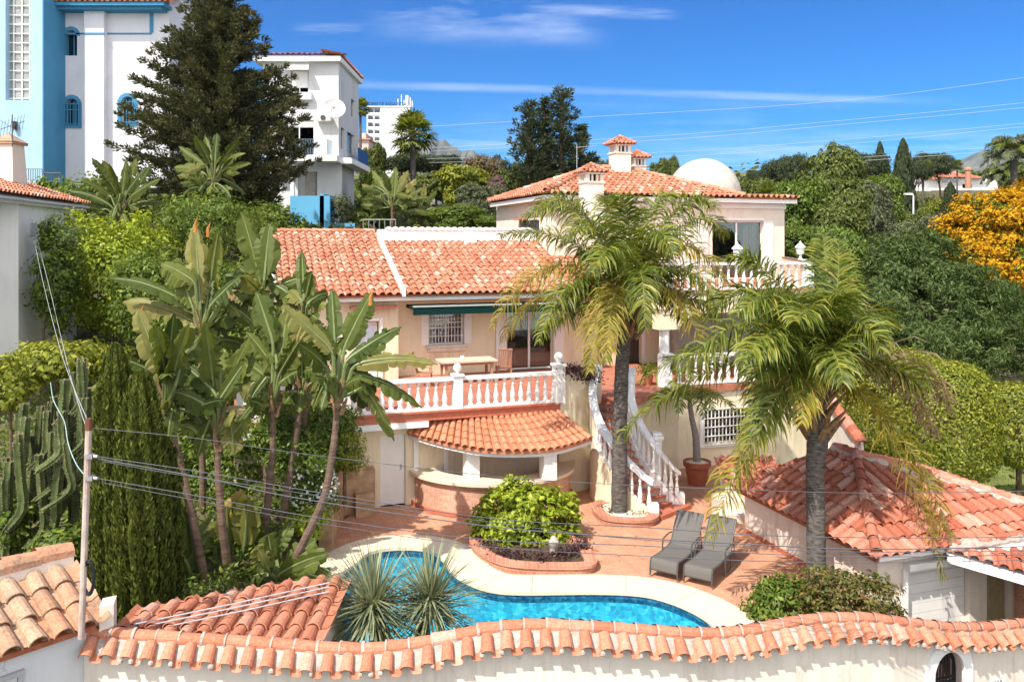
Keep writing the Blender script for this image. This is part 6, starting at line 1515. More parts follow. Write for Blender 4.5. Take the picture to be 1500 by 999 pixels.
# ------------------------------------------------------------------ palm by the stairs
rng = np.random.default_rng(5)
pb1 = G(907, 757); Y1 = pb1[1]
p1 = thing('feather_palm', 'tall feather palm with yellowing fronds growing from the pebble bed beside the stairs', 'palm tree', pb1)
cr1 = P(922, 448, Y1 + .1)
palm_trunk(p1, [pb1, P(908, 640, Y1), P(911, 540, Y1 + .05), P(916, 484, Y1 + .1), cr1], [.23, .2, .19, .18, .16])
m = MB()
for k in range(26):
    a = k * 2.4; z = -.9 + 1.0 * k / 26; b = cr1 + A(.15 * cos(a), .15 * sin(a), z); m.tube([b, b + A(cos(a), sin(a), 1.1) * .16, b + A(cos(a), sin(a), 1.2) * .42], [.07, .055, .02], 5)
m.build('old_frond_base', BOOT, p1)
def pf(t, cr, Y, spec, mats):
    """spec: list of (mid px, mid py, mid dY, tip px, tip py, tip dY, material key, leaflet length, droop)"""
    for (mx, my, md, tx, ty, td, k, L, dr) in spec:
        b_ = P(tx, ty, Y + td); frond(rng, t, [cr, 1.2 * P(mx, my, Y + md) - .10 * (cr + b_), b_], mats[k], 108, L * 1.12, .019, dr * 1.4, .5, .02, dry_stalk if k == 'd' else None)
MT1 = {'g': LF_PALM, 'y': LF_PALMY, 'd': LF_PALMD}
pf(p1, cr1, Y1, [
    (868, 275, -.5, 768, 318, -1.2, 'g', .62, 1.2), (850, 330, .3, 735, 345, .8, 'g', .6, 1.1), (845, 262, .6, 790, 305, 1.6, 'g', .6, .9), (905, 290, 1.0, 885, 292, 1.8, 'g', .55, .7),
    (925, 300, -.4, 905, 288, -1.4, 'g', .55, .7), (950, 275, .3, 990, 290, .8, 'g', .55, .8), (985, 268, -.4, 1048, 305, -1.0, 'g', .6, 1.0), (1010, 285, .8, 1062, 345, 1.6, 'g', .6, 1.0),
    (990, 310, -.3, 1066, 420, -.8, 'y', .62, 1.3), (1010, 360, -.9, 1052, 455, -1.7, 'g', .6, 1.2), (975, 380, -.9, 1030, 510, -1.8, 'y', .55, 1.2),
    (810, 340, -.5, 722, 478, -1.0, 'y', .66, 1.4), (800, 395, .3, 735, 500, .6, 'y', .62, 1.4), (840, 370, -1.2, 790, 500, -1.9, 'g', .6, 1.2),
    (880, 400, -1.3, 865, 545, -2.0, 'y', .62, 1.2), (900, 380, -1.6, 888, 530, -2.3, 'y', .6, 1.1), (845, 450, -.9, 800, 480, -1.4, 'g', .5, 1.1), (905, 330, -1.6, 868, 400, -2.6, 'g', .6, 1.1),
    (940, 350, -1.5, 945, 480, -2.4, 'g', .6, 1.1), (950, 300, -1.2, 985, 370, -2.2, 'g', .6, 1.0), (880, 300, -1.0, 830, 350, -2.0, 'g', .62, 1.1), (960, 400, .8, 1000, 470, 1.6, 'g', .55, 1.1), (870, 380, 1.0, 830, 450, 1.6, 'g', .55, 1.1)], MT1)

# ------------------------------------------------------------------ palm by the garage
pb2 = G(1196, 866); Y2 = pb2[1]
p2 = thing('feather_palm', 'big feather palm with dark grey trunk in front of the outbuilding roof', 'palm tree', pb2)
cr2 = P(1196, 545, Y2)
palm_trunk(p2, [pb2, P(1195, 760, Y2), P(1194, 690, Y2), P(1198, 640, Y2), P(1197, 590, Y2), cr2], [.21, .195, .19, .23, .19, .13])
m = MB()
for k in range(30):
    a = k * 2.4; z = -1.5 + 1.3 * k / 30; b = cr2 + A(.17 * cos(a), .17 * sin(a), z); m.tube([b, b + A(cos(a), sin(a), 1.3) * .18, b + A(cos(a), sin(a), 1.2) * .45], [.075, .06, .02], 5)
m.build('old_frond_base', BOOT, p2)
pf(p2, cr2, Y2, [
    (1060, 500, .3, 905, 640, .5, 'g', .60, 1.5), (1080, 470, .8, 935, 560, 1.2, 'g', .5, 1.2), (1100, 420, -.2, 985, 560, -.6, 'g', .60, 1.2), (1120, 380, .6, 1030, 470, 1.2, 'g', .62, 1.0),
    (1140, 380, .4, 1068, 378, .6, 'g', .55, .8), (1160, 400, -.8, 1080, 460, -1.6, 'g', .60, .9), (1180, 420, 1.0, 1150, 440, 2.0, 'g', .6, .8), (1215, 430, .8, 1205, 345, 1.2, 'g', .5, .6), (1230, 440, .2, 1228, 358, .4, 'g', .45, .6),
    (1200, 430, -.9, 1165, 470, -2.2, 'g', .62, .9), (1170, 470, -.8, 1110, 520, -2.0, 'g', .62, 1.0), (1240, 440, -.5, 1290, 510, -1.4, 'g', .62, 1.0), (1250, 430, .5, 1305, 480, 1.2, 'g', .6, 1.0), (1260, 470, .8, 1330, 560, 1.6, 'g', .55, 1.0),
    (1180, 490, -1.0, 1080, 700, -1.2, 'g', .62, 1.3), (1120, 560, -.6, 1040, 790, -.9, 'y', .60, 1.2), (1150, 520, -.3, 1110, 640, -1.2, 'g', .58, 1.2), (1130, 500, 1.0, 1100, 600, 1.8, 'g', .6, 1.2),
    (1310, 480, .4, 1395, 600, .6, 'd', .66, 1.7), (1300, 510, .9, 1370, 640, 1.2, 'd', .5, 1.7), (1290, 560, -.5, 1385, 850, -1.0, 'y', .56, .6), (1330, 610, -.3, 1392, 790, -.8, 'y', .5, .6),
    (1180, 510, -.8, 1175, 620, -1.4, 'y', .52, 1.3), (1215, 480, -1.2, 1235, 560, -2.2, 'g', .58, 1.0), (1150, 450, -.9, 1090, 530, -2.2, 'g', .6, 1.0), (1200, 440, -.4, 1240, 430, -1.6, 'g', .55, .8)], MT1)

def fill_fronds(t, cr, n, seed, R_):
    rg = np.random.default_rng(seed)
    for k in range(n):
        a = k * 2.4 + .4; el = 1.25 - 1.15 * k / n; d = A(cos(a) * cos(el), sin(a) * cos(el), sin(el)); m_ = cr + d * R_ * .62 + UP * .25; e = cr + A(cos(a), sin(a), 0) * R_ * (.45 + .6 * k / n) + UP * R_ * (.75 - 1.05 * k / n)
        frond(rg, t, [cr, m_, e], LF_PALM, 100, .64, .021, 1.1, .5, .016)
fill_fronds(p1, cr1, 6, 3, 2.5); fill_fronds(p2, cr2, 6, 4, 2.3)
# ------------------------------------------------------------------ potted palm
pot = G(1021, 709)
pp = thing('potted_palm', 'young palm with slim trunk in a large terracotta pot under the grilled window', 'potted palm', pot)
m = MB(); m.lathe(pot, [(.27, 0), (.36, .5), (.36, .56), (.42, .57), (.43, .72), (.39, .73), (.36, .66), (.02, .66)], 24); m.build('pot', POT, pp, smooth=False)
m = MB(); m.lathe(pot, [(.36, .665), (.25, .70), (.02, .72)], 16); m.build('pebble', PEBBLE, pp)
c3 = P(1010, 590, pot[1]); palm_trunk(pp, [pot + UP * .6, P(1019, 640, pot[1]), P(1014, 615, pot[1]), c3], [.13, .10, .085, .07], mat=BARKP)
for k in range(11):
    a = k * 2.4; R_ = .9 + .3 * (k % 3); frond(rng, pp, [c3, c3 + A(cos(a) * .45, sin(a) * .45, .75), c3 + A(cos(a) * R_, sin(a) * R_, .05 - .1 * (k % 3))], LF_PALM if k % 3 else LF_PALMY, 34, .36, .02, 1.1, .4, .016)

# ------------------------------------------------------------------ giant bird of paradise clumps
def paddle(rng, parent, base, b0, tip, Wd, up_hint=UP, torn=.3, droop=0.0, mat=None, curl=.35):
    """petiole from base to b0, blade from b0 to tip"""
    base, b0, tip = A(*base), A(*b0), A(*tip); n = 22; Lb = np.linalg.norm(tip - b0)
    mid = (b0 + tip) / 2 + UP * Lb * (.06 + .2 * droop); pa = bez([b0, mid, tip], n); tg = nrm(np.gradient(pa, axis=0))
    m = MB(); view = nrm(A(0, 0, H) - b0); view[2] = 0; v_ = nrm(rng.normal(0, .32, 3) + view * .95 + UP * .65)
    for sg in (-1, 1):
        cuts = [0]
        while cuts[-1] < n - 1: cuts.append(min(n - 1, cuts[-1] + int(rng.integers(4, 9) if rng.random() > torn else rng.integers(1, 3))))
        for a, b in zip(cuts[:-1], cuts[1:]):
            dr = rng.normal(0, .15) + (rng.uniform(.1, .9) if rng.random() < torn else 0)
            L_ = []; 
            for i in range(a, b + 1):
                f = i / (n - 1); w = Wd * (sin(pi * min(1, .06 + f * .90)) ** .55) * (1 - .25 * f)
                if f > .95: w *= .45
                w *= rng.uniform(.9, 1.04)
                if i in (a, b) and 0 < i < n - 1 : w *= rng.uniform(.62, .9)
                S = nrm(np.cross(tg[i], v_)) * sg; Nn = np.cross(tg[i], S) * (-sg); Nn = Nn if Nn[2] > 0 else -Nn
                e1 = pa[i] + S * w * .5 + Nn * w * curl * .35; e2 = pa[i] + S * w * (.98 - .1 * dr) + Nn * w * (curl * .45 - .25) - UP * w * (dr * .7 + droop * .35)
                sh = tg[i] * (w * .22)
                L_.append((pa[i], e1 + sh * .5, e2 + sh))
            k = len(L_); m.add([q for p in L_ for q in p], [(3 * i + c, 3 * i + c + 1, 3 * i + c + 4, 3 * i + c + 3) for i in range(k - 1) for c in (0, 1)])
    o = m.build('leaf', mat or LF_BANANA, parent)
    m = MB(); l = catmull([base, (base + b0) / 2 + (b0 - base) * A(.1, .1, 0), b0, pa[7], pa[14], pa[-2]], 3); m.tube(l, np.linspace(.055, .008, len(l)), 6); m.build('stalk', STALKG, o)
    return o
STALKG = plain('pale green leaf stalk', (.15, .185, .06), .5, spec=.4, var=.15)
BRACT = plain('orange brown bract', (.42, .16, .03), .6, var=.3)
def Z(x, y, Y): return P(120 + x / 1.7225, 300 + y / 1.7225, Y)
def strel(label, Y, trunk, head, leaves, r=.095, seed=0, zs_=None, group='giant bird of paradise plants left of the pool', mat=None, bracts=()):
    rg = np.random.default_rng(seed + 40); pts = [Z(x, y, Y + d) for x, y, d in trunk]; t = thing('bird_of_paradise_tree', label, 'bird of paradise plant', pts[0], group)
    hd = Z(head[0], head[1], Y)
    l = catmull(pts + [hd], 6); m = MB(); m.tube(l, np.linspace(r, r * .62, len(l)) * (1 + .05 * np.sin(np.arange(len(l)) * 2.9)), 10); m.build('trunk', STALK, t)
    m = MB()
    for k in range(9): a = k * 2.4; b = hd + A(.07 * cos(a), .07 * sin(a), -.5 + .08 * k); m.tube([b, b + A(.13 * cos(a), .13 * sin(a), .35)], [.07, .025], 5)
    m.build('leaf_sheath', BOOT, t)
    for i, (bx_, by_, tx, ty, w) in enumerate(leaves):
        d0, d1 = rg.normal(0, .25), rg.normal(0, .5); long_ = abs(ty - by_) < .6 * abs(tx - bx_)
        paddle(rg, t, hd + UP * -.15, Z(bx_, by_, Y + d0), Z(tx, ty, Y + d0 + d1), w / 1.7225 * Y / F * .66, torn=.7, droop=.5 if (long_ or ty > by_) else .12, mat=mat)
    avg = np.mean([sqrt((a - c) ** 2 + (b - d) ** 2) for a, b, c, d, w in leaves]) / 1.7225 * Y / F; wv = np.mean([l[4] for l in leaves]) / 1.7225 * Y / F * .55
    for k in range(15 if group.startswith('giant') else 24):
        a = rg.random() * 2 * pi; d = A(cos(a), sin(a), 0); b0 = hd + d * avg * rg.uniform(.15, .5) + UP * avg * rg.uniform(-.35, .5)
        paddle(rg, t, hd + UP * -.2, b0, b0 + d * avg * rg.uniform(.35, .75) + UP * avg * rg.uniform(-.6, .45), wv * rg.uniform(.75, 1), torn=.6, droop=.45, mat=LF_DRY if k in (5, 11) and group.startswith('giant') else mat)
    for (x, y) in bracts:
        m = MB(); b = Z(x, y + 22, Y); m.tube([b, Z(x, y, Y), Z(x + 6, y - 14, Y)], [.045, .035, .01], 6); m.build('bract', BRACT, t)
    return t
strel('leftmost giant bird of paradise, leaning trunk and leaves reaching far left', 17.2, [(310, 945, .2), (285, 820, 0), (250, 660, 0), (232, 590, 0)], (212, 490), [(205, 440, 140, 262, 58), (190, 455, 18, 465, 52), (195, 470, 58, 540, 50), (215, 450, 232, 275, 60), (225, 450, 268, 300, 58), (240, 470, 318, 470, 48), (215, 455, 185, 300, 52), (230, 500, 215, 610, 40), (222, 430, 300, 330, 55), (205, 445, 160, 350, 50), (236, 455, 260, 380, 50)], seed=1)
strel('giant bird of paradise with twin reddish trunks and a broad upright leaf', 17.5, [(372, 940, .2), (355, 820, 0), (345, 700, 0), (342, 640, 0)], (340, 560), [(330, 450, 310, 295, 66), (345, 500, 432, 372, 52), (330, 520, 232, 472, 46), (352, 500, 425, 335, 50), (338, 480, 250, 400, 46), (372, 540, 385, 630, 52), (350, 470, 350, 370, 55), (325, 540, 290, 640, 38), (322, 480, 270, 430, 50), (360, 480, 395, 430, 50)], seed=2)
strel('giant bird of paradise with backlit pale leaf beside the terrace balustrade', 19.2, [(460, 870, .2), (468, 760, 0), (478, 660, 0), (482, 600, 0)], (482, 480), [(482, 350, 440, 220, 62), (505, 370, 520, 262, 58), (490, 420, 415, 320, 52), (480, 450, 385, 395, 50), (498, 430, 560, 330, 52), (478, 470, 440, 530, 44), (470, 440, 400, 480, 46), (492, 400, 470, 300, 50), (500, 450, 545, 420, 46)], seed=3)
strel('giant bird of paradise with bare slanting trunk and few leaves', 19.6, [(498, 850, .2), (515, 740, 0), (538, 600, 0), (548, 520, 0)], (556, 465), [(556, 440, 520, 350, 40), (560, 440, 590, 360, 40), (558, 450, 555, 380, 36)], .10, seed=4)
strel('rightmost giant bird of paradise, long curved trunk and leaves over the terrace', 17.7, [(510, 945, .2), (560, 850, 0), (610, 740, 0), (630, 640, 0), (640, 560, 0)], (645, 470), [(630, 370, 505, 255, 62), (640, 380, 630, 212, 54), (662, 365, 732, 222, 60), (668, 395, 805, 308, 60), (672, 405, 770, 345, 46), (690, 405, 898, 402, 38), (695, 430, 858, 512, 50), (690, 470, 745, 455, 46), (692, 440, 788, 595, 34), (615, 410, 545, 350, 50), (625, 430, 560, 420, 44), (650, 380, 700, 300, 52), (640, 400, 590, 300, 52)], .10, seed=5, bracts=[(728, 232)])
strel('tall rear bird of paradise with orange flower bracts and tattered drooping leaves', 20.6, [(300, 900, .2), (305, 700, 0), (300, 500, 0)], (302, 300), [(298, 250, 285, 50, 56), (318, 250, 345, 65, 42), (285, 200, 200, 150, 60), (285, 262, 70, 185, 34), (325, 255, 405, 178, 60), (310, 280, 330, 155, 46), (280, 260, 235, 150, 50), (290, 300, 105, 245, 46), (330, 300, 420, 260, 46), (280, 310, 200, 340, 44)], seed=6, bracts=[(286, 48), (318, 60), (150, 268)])
strel('bird of paradise with two tall upright leaves before the villa wing roof', 21.2, [(470, 880, .2), (465, 600, 0), (460, 400, 0)], (455, 230), [(450, 190, 402, 18, 62), (460, 190, 474, 48, 62), (452, 200, 425, 140, 52), (460, 205, 488, 150, 46), (445, 215, 400, 180, 40)], seed=7)
strel('narrow bird of paradise with a furled spear leaf over the villa eave', 20.6, [(560, 880, .2), (562, 600, 0), (560, 400, 0)], (560, 290), [(560, 235, 555, 115, 34), (565, 240, 580, 170, 36), (555, 245, 525, 215, 46), (570, 250, 622, 222, 40), (552, 262, 505, 240, 44)], .09, seed=8)
# broad leaved suckers on the ground
def pups(label, Y, base, leaves, seed, mat=None):
    rg = np.random.default_rng(seed); b = Z(*base, Y); t = thing('bird_of_paradise_sucker', label, 'bird of paradise plant', b, 'low bird of paradise suckers')
    for (bx_, by_, tx, ty, w, mk) in leaves:
        d = rg.normal(0, .3); paddle(rg, t, b, Z(bx_, by_, Y + d), Z(tx, ty, Y + 1.6 * d), w / 1.7225 * Y / F * .78, torn=.12, droop=.2, mat=LF_PALMY if mk else LF_BANANA)
pups('low bird of paradise sucker with a yellow leaf between the trunks', 18.4, (385, 935), [(400, 880, 445, 785, 54, 0), (350, 800, 412, 722, 36, 1), (330, 860, 300, 800, 50, 0), (390, 910, 470, 960, 46, 0), (370, 850, 365, 760, 50, 0), (410, 860, 420, 740, 55, 0), (380, 870, 345, 780, 42, 0), (310, 850, 285, 915, 44, 0), (340, 860, 380, 880, 50, 0)], 1)
pups('dark low bird of paradise sucker left of the leaning trunk', 17.6, (285, 945), [(270, 850, 212, 725, 52, 0), (265, 890, 222, 800, 48, 0), (280, 880, 262, 760, 50, 0), (262, 900, 205, 860, 46, 0), (290, 890, 320, 830, 44, 0), (275, 900, 240, 890, 46, 0)], 2)
pups('low bird of paradise sucker spreading to the pool corner', 17.9, (500, 945), [(490, 880, 525, 800, 48, 0), (520, 920, 590, 845, 50, 0), (500, 930, 622, 880, 46, 0), (470, 920, 440, 860, 46, 0), (520, 940, 630, 930, 44, 0), (480, 900, 470, 830, 50, 0), (460, 930, 400, 950, 42, 0), (540, 930, 600, 900, 40, 0)], 3)
# two background clumps on the hillside
def Pz(x, y): return ((x - 120) * 1.7225, (y - 300) * 1.7225)
def strel_px(label, Y, base, head, leaves, seed, r=.12, group='bird of paradise plants on the hillside'):
    return strel(label, Y, [(*Pz(*base), .2), (*Pz((base[0] + head[0]) / 2, (base[1] + head[1]) / 2), 0)], Pz(*head), [(*Pz(a, b), *Pz(c, d), w) for a, b, c, d, w in leaves], r, seed, group=group)
strel_px('leafy bird of paradise clump below the white tower house', 36, (175, 360), (178, 310), [(172, 285, 135, 232, 26), (180, 280, 185, 235, 24), (165, 290, 120, 262, 26), (160, 300, 100, 280, 22), (185, 285, 215, 245, 26), (190, 290, 235, 262, 26), (175, 285, 160, 240, 24), (195, 300, 250, 300, 22), (165, 305, 115, 300, 22), (185, 275, 200, 232, 24), (188, 300, 230, 320, 20), (170, 270, 150, 235, 26), (205, 270, 225, 238, 24)], 21)
strel_px('taller bird of paradise clump in front of the big dark conifer', 34, (308, 340), (312, 262), [(308, 240, 285, 198, 24), (315, 238, 318, 195, 24), (302, 245, 262, 215, 24), (322, 242, 350, 205, 24), (325, 252, 368, 240, 22), (300, 255, 255, 245, 22), (318, 250, 345, 268, 20), (305, 262, 275, 285, 18), (310, 235, 300, 200, 22), (328, 240, 360, 225, 20), (325, 262, 360, 285, 18)], 22)
strel_px('dark bird of paradise thicket behind the white parapet', 47, (575, 335), (575, 300), [(570, 290, 545, 250, 24), (578, 288, 580, 245, 22), (565, 295, 530, 270, 22), (585, 290, 610, 262, 24), (560, 305, 528, 300, 20), (590, 300, 635, 290, 20), (582, 282, 598, 250, 22), (572, 280, 560, 252, 22), (595, 310, 640, 315, 18), (565, 310, 540, 320, 18), (590, 295, 620, 275, 22)], 23)
strel_px('second dark bird of paradise thicket beside the cottage', 48, (622, 335), (615, 312), [(612, 300, 598, 268, 20), (620, 300, 640, 280, 20), (605, 305, 580, 290, 20), (625, 308, 655, 305, 18), (610, 310, 590, 325, 18), (618, 296, 622, 268, 20), (606, 298, 586, 275, 20), (628, 312, 660, 325, 16)], 24)
# ------------------------------------------------------------------ pool bush and small plants
c = P(768, 757, 20.7)
crown_tree('citrus_bush', 'dense bright green rounded bush in the brick planter beside the pool', 'bush', G(785, 812) + UP * .18, [((c[0] - .45, c[1], c[2] - .05), (.85, .8, .78)), ((c[0] + .5, c[1] + .1, c[2] - .05), (.85, .8, .75)), ((c[0], c[1] - .1, c[2] + .15), (.8, .75, .72)), ((c[0] - .2, c[1] - .3, c[2] - .35), (.9, .6, .5)), ((c[0] - .35, c[1], c[2] + .6), (.22, .22, .4))], LF_BRIGHT, .15, .08, .24, .22, 30, .05, 3, trunk=False, up=.9, droop=.1)
def low(name, label, pts, h, mat, L, Wd, n, seed, cat='plant', loc=None, spread=.18):
    rg = np.random.default_rng(seed); pts = np.asarray(pts, float); b = loc if loc is not None else pts.mean(0); t = thing(name, label, cat, b)
    i = rg.integers(0, len(pts), n); C = pts[i] + rg.normal(0, spread, (n, 3)) * A(1, 1, .3) + UP * (rg.random(n) * h)[:, None]
    q = leaf_quads(C, nrm(rg.normal(size=(n, 3)) + UP * .5), nrm(rg.normal(size=(n, 3)) * .7 + UP), L * rg.uniform(.6, 1.3, n), Wd * rg.uniform(.6, 1.3, n)); quads_mesh('foliage', q, mat, t)
    m = MB()
    for k in range(7): p = pts[int(rg.integers(len(pts)))]; m.tube([p + A(0, 0, -.05), p + rg.normal(0, .08, 3) + UP * h * .8], [.012, .005], 5)
    m.build('stem', BARKD, t); return t
low('purple_ground_plant', 'dark purple leafed plants edging the brick planter below the bush', [G(x, y) + UP * .2 for x, y in [(700, 800), (715, 812), (735, 822), (760, 828), (790, 830), (820, 828), (835, 822), (845, 815), (855, 812)]], .13, LF_PURPLE, .08, .045, 1000, 4, spread=.13)
low('trailing_purple_plant', 'purple brown trailing plant hanging over the curved parapet by the stairs', [hp(s, .1 + .1 * s, 3.5 - .04 * k) for k, s in enumerate([.25, .4, .55, .7, .85, 1.0, 1.15])], .32, LF_PURPLE, .09, .05, 1300, 5, loc=hp(.6, .1, 3.4))
low('bed_plant', 'small pale succulents scattered on the white pebble palm bed', [G(x, y) + UP * .17 for x, y in [(885, 752), (895, 760), (925, 763), (940, 762)]], .1, LF_OLIVE, .08, .03, 160, 6, spread=.1)
low('porch_plant', 'green potted plant with red flowers beside the porch column', [hp(3.9, 2.0, ZT + .35), hp(4.0, 1.8, ZT + .45)], .3, LF_SHRUB, .12, .05, 260, 7, loc=hp(3.95, 1.9, ZT))
m = MB(); m.lathe(hp(3.95, 1.9, ZT), [(.12, 0), (.17, .3), (.18, .33), (.02, .33)], 12); tag(m.build('flower_pot', POT), 'small terracotta flower pot beside the porch column', 'flower pot')
# bushes by the garage
c = P(1150, 878, 16.6); crown_tree('green_bush', 'dark green bush at the foot of the grey palm trunk', 'bush', c + A(0, 0, -1.1), [((c[0], c[1], c[2] - .15), (.72, .6, .55)), ((c[0] - .45, c[1], c[2] - .3), (.4, .4, .42)), ((c[0] + .4, c[1] + .1, c[2] - .1), (.5, .5, .5))], LF_SHRUB, .10, .05, .2, .19, 30, .04, 8, trunk=False)
c = P(1240, 872, 15.9); crown_tree('bronze_bush', 'bronze tinted bush right of the grey palm trunk before the outbuilding', 'bush', c + A(0, 0, -1.3), [((c[0], c[1], c[2] - .1), (.8, .6, .55)), ((c[0] + .5, c[1], c[2] - .1), (.5, .5, .45)), ((c[0] - .35, c[1], c[2] + .1), (.45, .45, .5)), ((c[0] + .2, c[1], c[2] - .5), (.9, .6, .4))], LF_BROWNB, .09, .042, .21, .2, 24, .04, 9, trunk=False, up=.3)
# ------------------------------------------------------------------ yucca
yk = thing('yucca', 'two headed blue grey yucca with strap leaves overhanging the pool corner', 'yucca', A(-1.9, 13.6, -.4))
rg = np.random.default_rng(31); qs = []
m = MB()
for (px_, py_, Yh, n, R_) in ((546, 888, 13.7, 460, 1.12), (630, 880, 13.9, 400, 1.02)):
    h0 = P(px_, py_, Yh); m.tube(catmull([A(-1.9, 13.6, -.4), (A(-1.9, 13.6, -.4) + h0) / 2 + A(.05, .05, .1), h0], 5), np.linspace(.14, .09, 11), 8)
    for k in range(n):
        a = rg.random() * 2 * pi; el = np.arcsin(np.clip(rg.uniform(-.55, 1.0), -1, 1)); d = A(cos(a) * cos(el), sin(a) * cos(el), sin(el)); L_ = R_ * rg.uniform(.75, 1.15)
        s0 = h0 + UP * rg.uniform(-.25, .12); n_ = nrm(np.cross(d, UP) + 1e-3); w = .017; prev = None; q = s0; dd = d
        for sgi, wi in enumerate((.6, 1.0, .75, .05)):
            cur = (q - n_ * w * wi, q + n_ * w * wi)
            if prev is not None: qs.append((prev[0], prev[1], cur[1], cur[0]))
            prev = cur; q = q + dd * L_ / 3; dd = nrm(dd - UP * .09 * rg.uniform(.3, 2))
strip_mesh('leaf_rosette', qs, LF_YUCCA, yk); m.build('trunk', BARK, yk)
# ------------------------------------------------------------------ left garden
def thuja(px_, top, bot, Y, rw, label, seed, n=9000):
    b = P(px_, bot, Y); t_ = P(px_, top, Y); t = thing('columnar_cypress', label, 'cypress', b, 'columnar cypresses behind the corner outbuilding'); rg = np.random.default_rng(seed)
    quads_mesh('crown', column_leaves(rg, b, t_[2] - b[2], rw, n * 2, .11, .034, lambda f: min(1, (f * 8 + .15) ** .5) * (1 - f ** 4) ** .5, 9), LF_THUJA, t); m = MB(); m.tube([b + UP * -.2, b + UP * (t_[2] - b[2]) * .8], [.12, .03], 7); m.build('trunk', BARKD, t)
thuja(168, 505, 915, 14.8, .40, 'columnar cypress right behind the rusty pole', 1); thuja(206, 545, 925, 14.4, .44, 'columnar cypress touching the lean-to tile roof', 2, 11000); thuja(240, 640, 905, 15.2, .33, 'columnar cypress nearest the leaning bird of paradise trunk', 3, 8000); thuja(150, 600, 900, 15.8, .33, 'columnar cypress behind the others, nearest the cactus', 4, 8000)
# candelabra cactus
cb = A(-11.2, 17.2, .1); ck = thing('candelabra_cactus', 'large many armed dark green candelabra cactus above the low garden wall', 'cactus', cb); rg = np.random.default_rng(17)
for k in range(54):
    px_ = rg.uniform(2, 128); top = 525 + (px_ - 112) ** 2 * .012 * (1 if px_ < 112 else 2) + rg.uniform(0, 200); Y = 15.6 + rg.uniform(0, 1.8)
    tp = P(px_, top, Y); ln = rg.uniform(.7, 1.7); b0 = tp + A(rg.normal(0, .1), 0, -ln); b1 = b0 + A((cb[0] + .9 - b0[0]) * .25, -.1, -.35); m = MB(); l = catmull([b1, b0, (b0 + tp) / 2, tp, tp + UP * .05], 4)
    r_ = rg.uniform(.065, .10); vs = []; rr = np.full(len(l), r_); rr[0] *= .7; rr[-1] *= .25; rr[-2] *= .8
    for i, p in enumerate(l):
        for q in range(10):
            a = pi * q / 5 + k; f = (1.0 if q % 2 == 0 else .66) * (1 + .06 * sin(i * 1.7 + k)); vs.append(p + A(cos(a), sin(a), 0) * rr[i] * f)
    m.add(vs, [(i * 10 + q, i * 10 + (q + 1) % 10, (i + 1) * 10 + (q + 1) % 10, (i + 1) * 10 + q) for i in range(len(l) - 1) for q in range(10)] + [tuple((len(l) - 1) * 10 + q for q in range(10))])
    arm = m.build('arm', LF_CACTUS, ck); sp = np.array([v for i in range(len(l) * 3 - 3) for q in (0, 2, 4, 6, 8) for v in [vs[(i // 3) * 10 + q] * (1 - (i % 3) / 3) + vs[(i // 3 + 1) * 10 + q] * ((i % 3) / 3)]]); sp = np.repeat(sp, 3, 0); sn = len(sp)
    tag(quads_mesh('spine', leaf_quads(sp, nrm(rg.normal(size=(sn, 3))), nrm(rg.normal(size=(sn, 3))), rg.uniform(.03, .06, sn), np.full(sn, .006)), SPINE, arm), kind='stuff')
m = MB()
for k in range(9): e = P(15 + 13 * k, 730 - 8 * abs(4 - k), 17.2); m.tube(catmull([cb, (cb + e) / 2 + A(0, 0, -.3), e], 5), np.linspace(.18, .09, 11), 8)
m.build('trunk', LF_CACTUS, ck)
def bush(name, label, px_, py_, Y, rx, rz, mat, L, Wd, sp, cr, nper, seed, cat='bush', ry=None, trunk=False, base=None, nb=4, r0=.06, up=.45, droop=.25, group=None):
    """rounded crown centred on a photo point; rx, rz are half sizes in photo pixels"""
    c = P(px_, py_, Y); X = rx * Y / F; Zr = rz * Y / F; yr = ry if ry else X; rg = np.random.default_rng(seed + 300)
    bl = [((c[0], c[1], c[2]), (X * .72, yr * .72, Zr * .8))]
    for k in range(nb): a = 2 * pi * (k + .5 * rg.random()) / nb; bl.append(((c[0] + cos(a) * X * .5, c[1] + sin(a) * yr * .5, c[2] + rg.uniform(-.4, .4) * Zr), (X * .48, yr * .48, Zr * rg.uniform(.4, .58))))
    bz = gz(c[0], c[1]) if base is None else base
    return crown_tree(name, label, cat, A(c[0], c[1], min(bz, c[2] - Zr * .5)), bl, mat, L, Wd, sp, cr, nper, r0, seed, group, trunk, up=up, droop=droop)
bush('yellow_green_shrub', 'yellow green sprawling shrub below the white neighbour house wall', 95, 528, 23, 92, 30, LF_HEDGE, .16, .08, .36, .36, 34, 11)
bush('leafy_shrub', 'yellow green shrub at the left edge beside the cactus', 8, 560, 20, 34, 50, LF_HEDGE, .14, .07, .32, .32, 30, 12)
bush('leafy_shrub', 'mid green leafy shrub at the left edge under the cactus arms', 12, 765, 16.2, 34, 52, LF_SHRUB, .12, .06, .28, .28, 30, 13, base=.1)
bush('leafy_shrub', 'dark leafy shrub beside the low white garden wall', 90, 800, 15.6, 45, 30, LF_SHRUB, .11, .055, .26, .26, 30, 14, base=.1)
bush('leafy_shrub', 'rounded green shrub behind the bird of paradise trunks, below the balustrade', 445, 645, 20.9, 88, 55, LF_SHRUB, .10, .05, .28, .28, 38, 15, base=.6)
bush('leafy_shrub', 'olive green shrub overhanging the ochre stone wall', 505, 660, 21.0, 36, 36, LF_HEDGE, .10, .03, .24, .22, 34, 16, base=.8)
fl = bush('flowering_shrub', 'shrub dotted with white flowers behind the stone wall', 458, 722, 20.2, 40, 48, LF_SHRUB, .09, .045, .24, .24, 34, 17, base=.3)
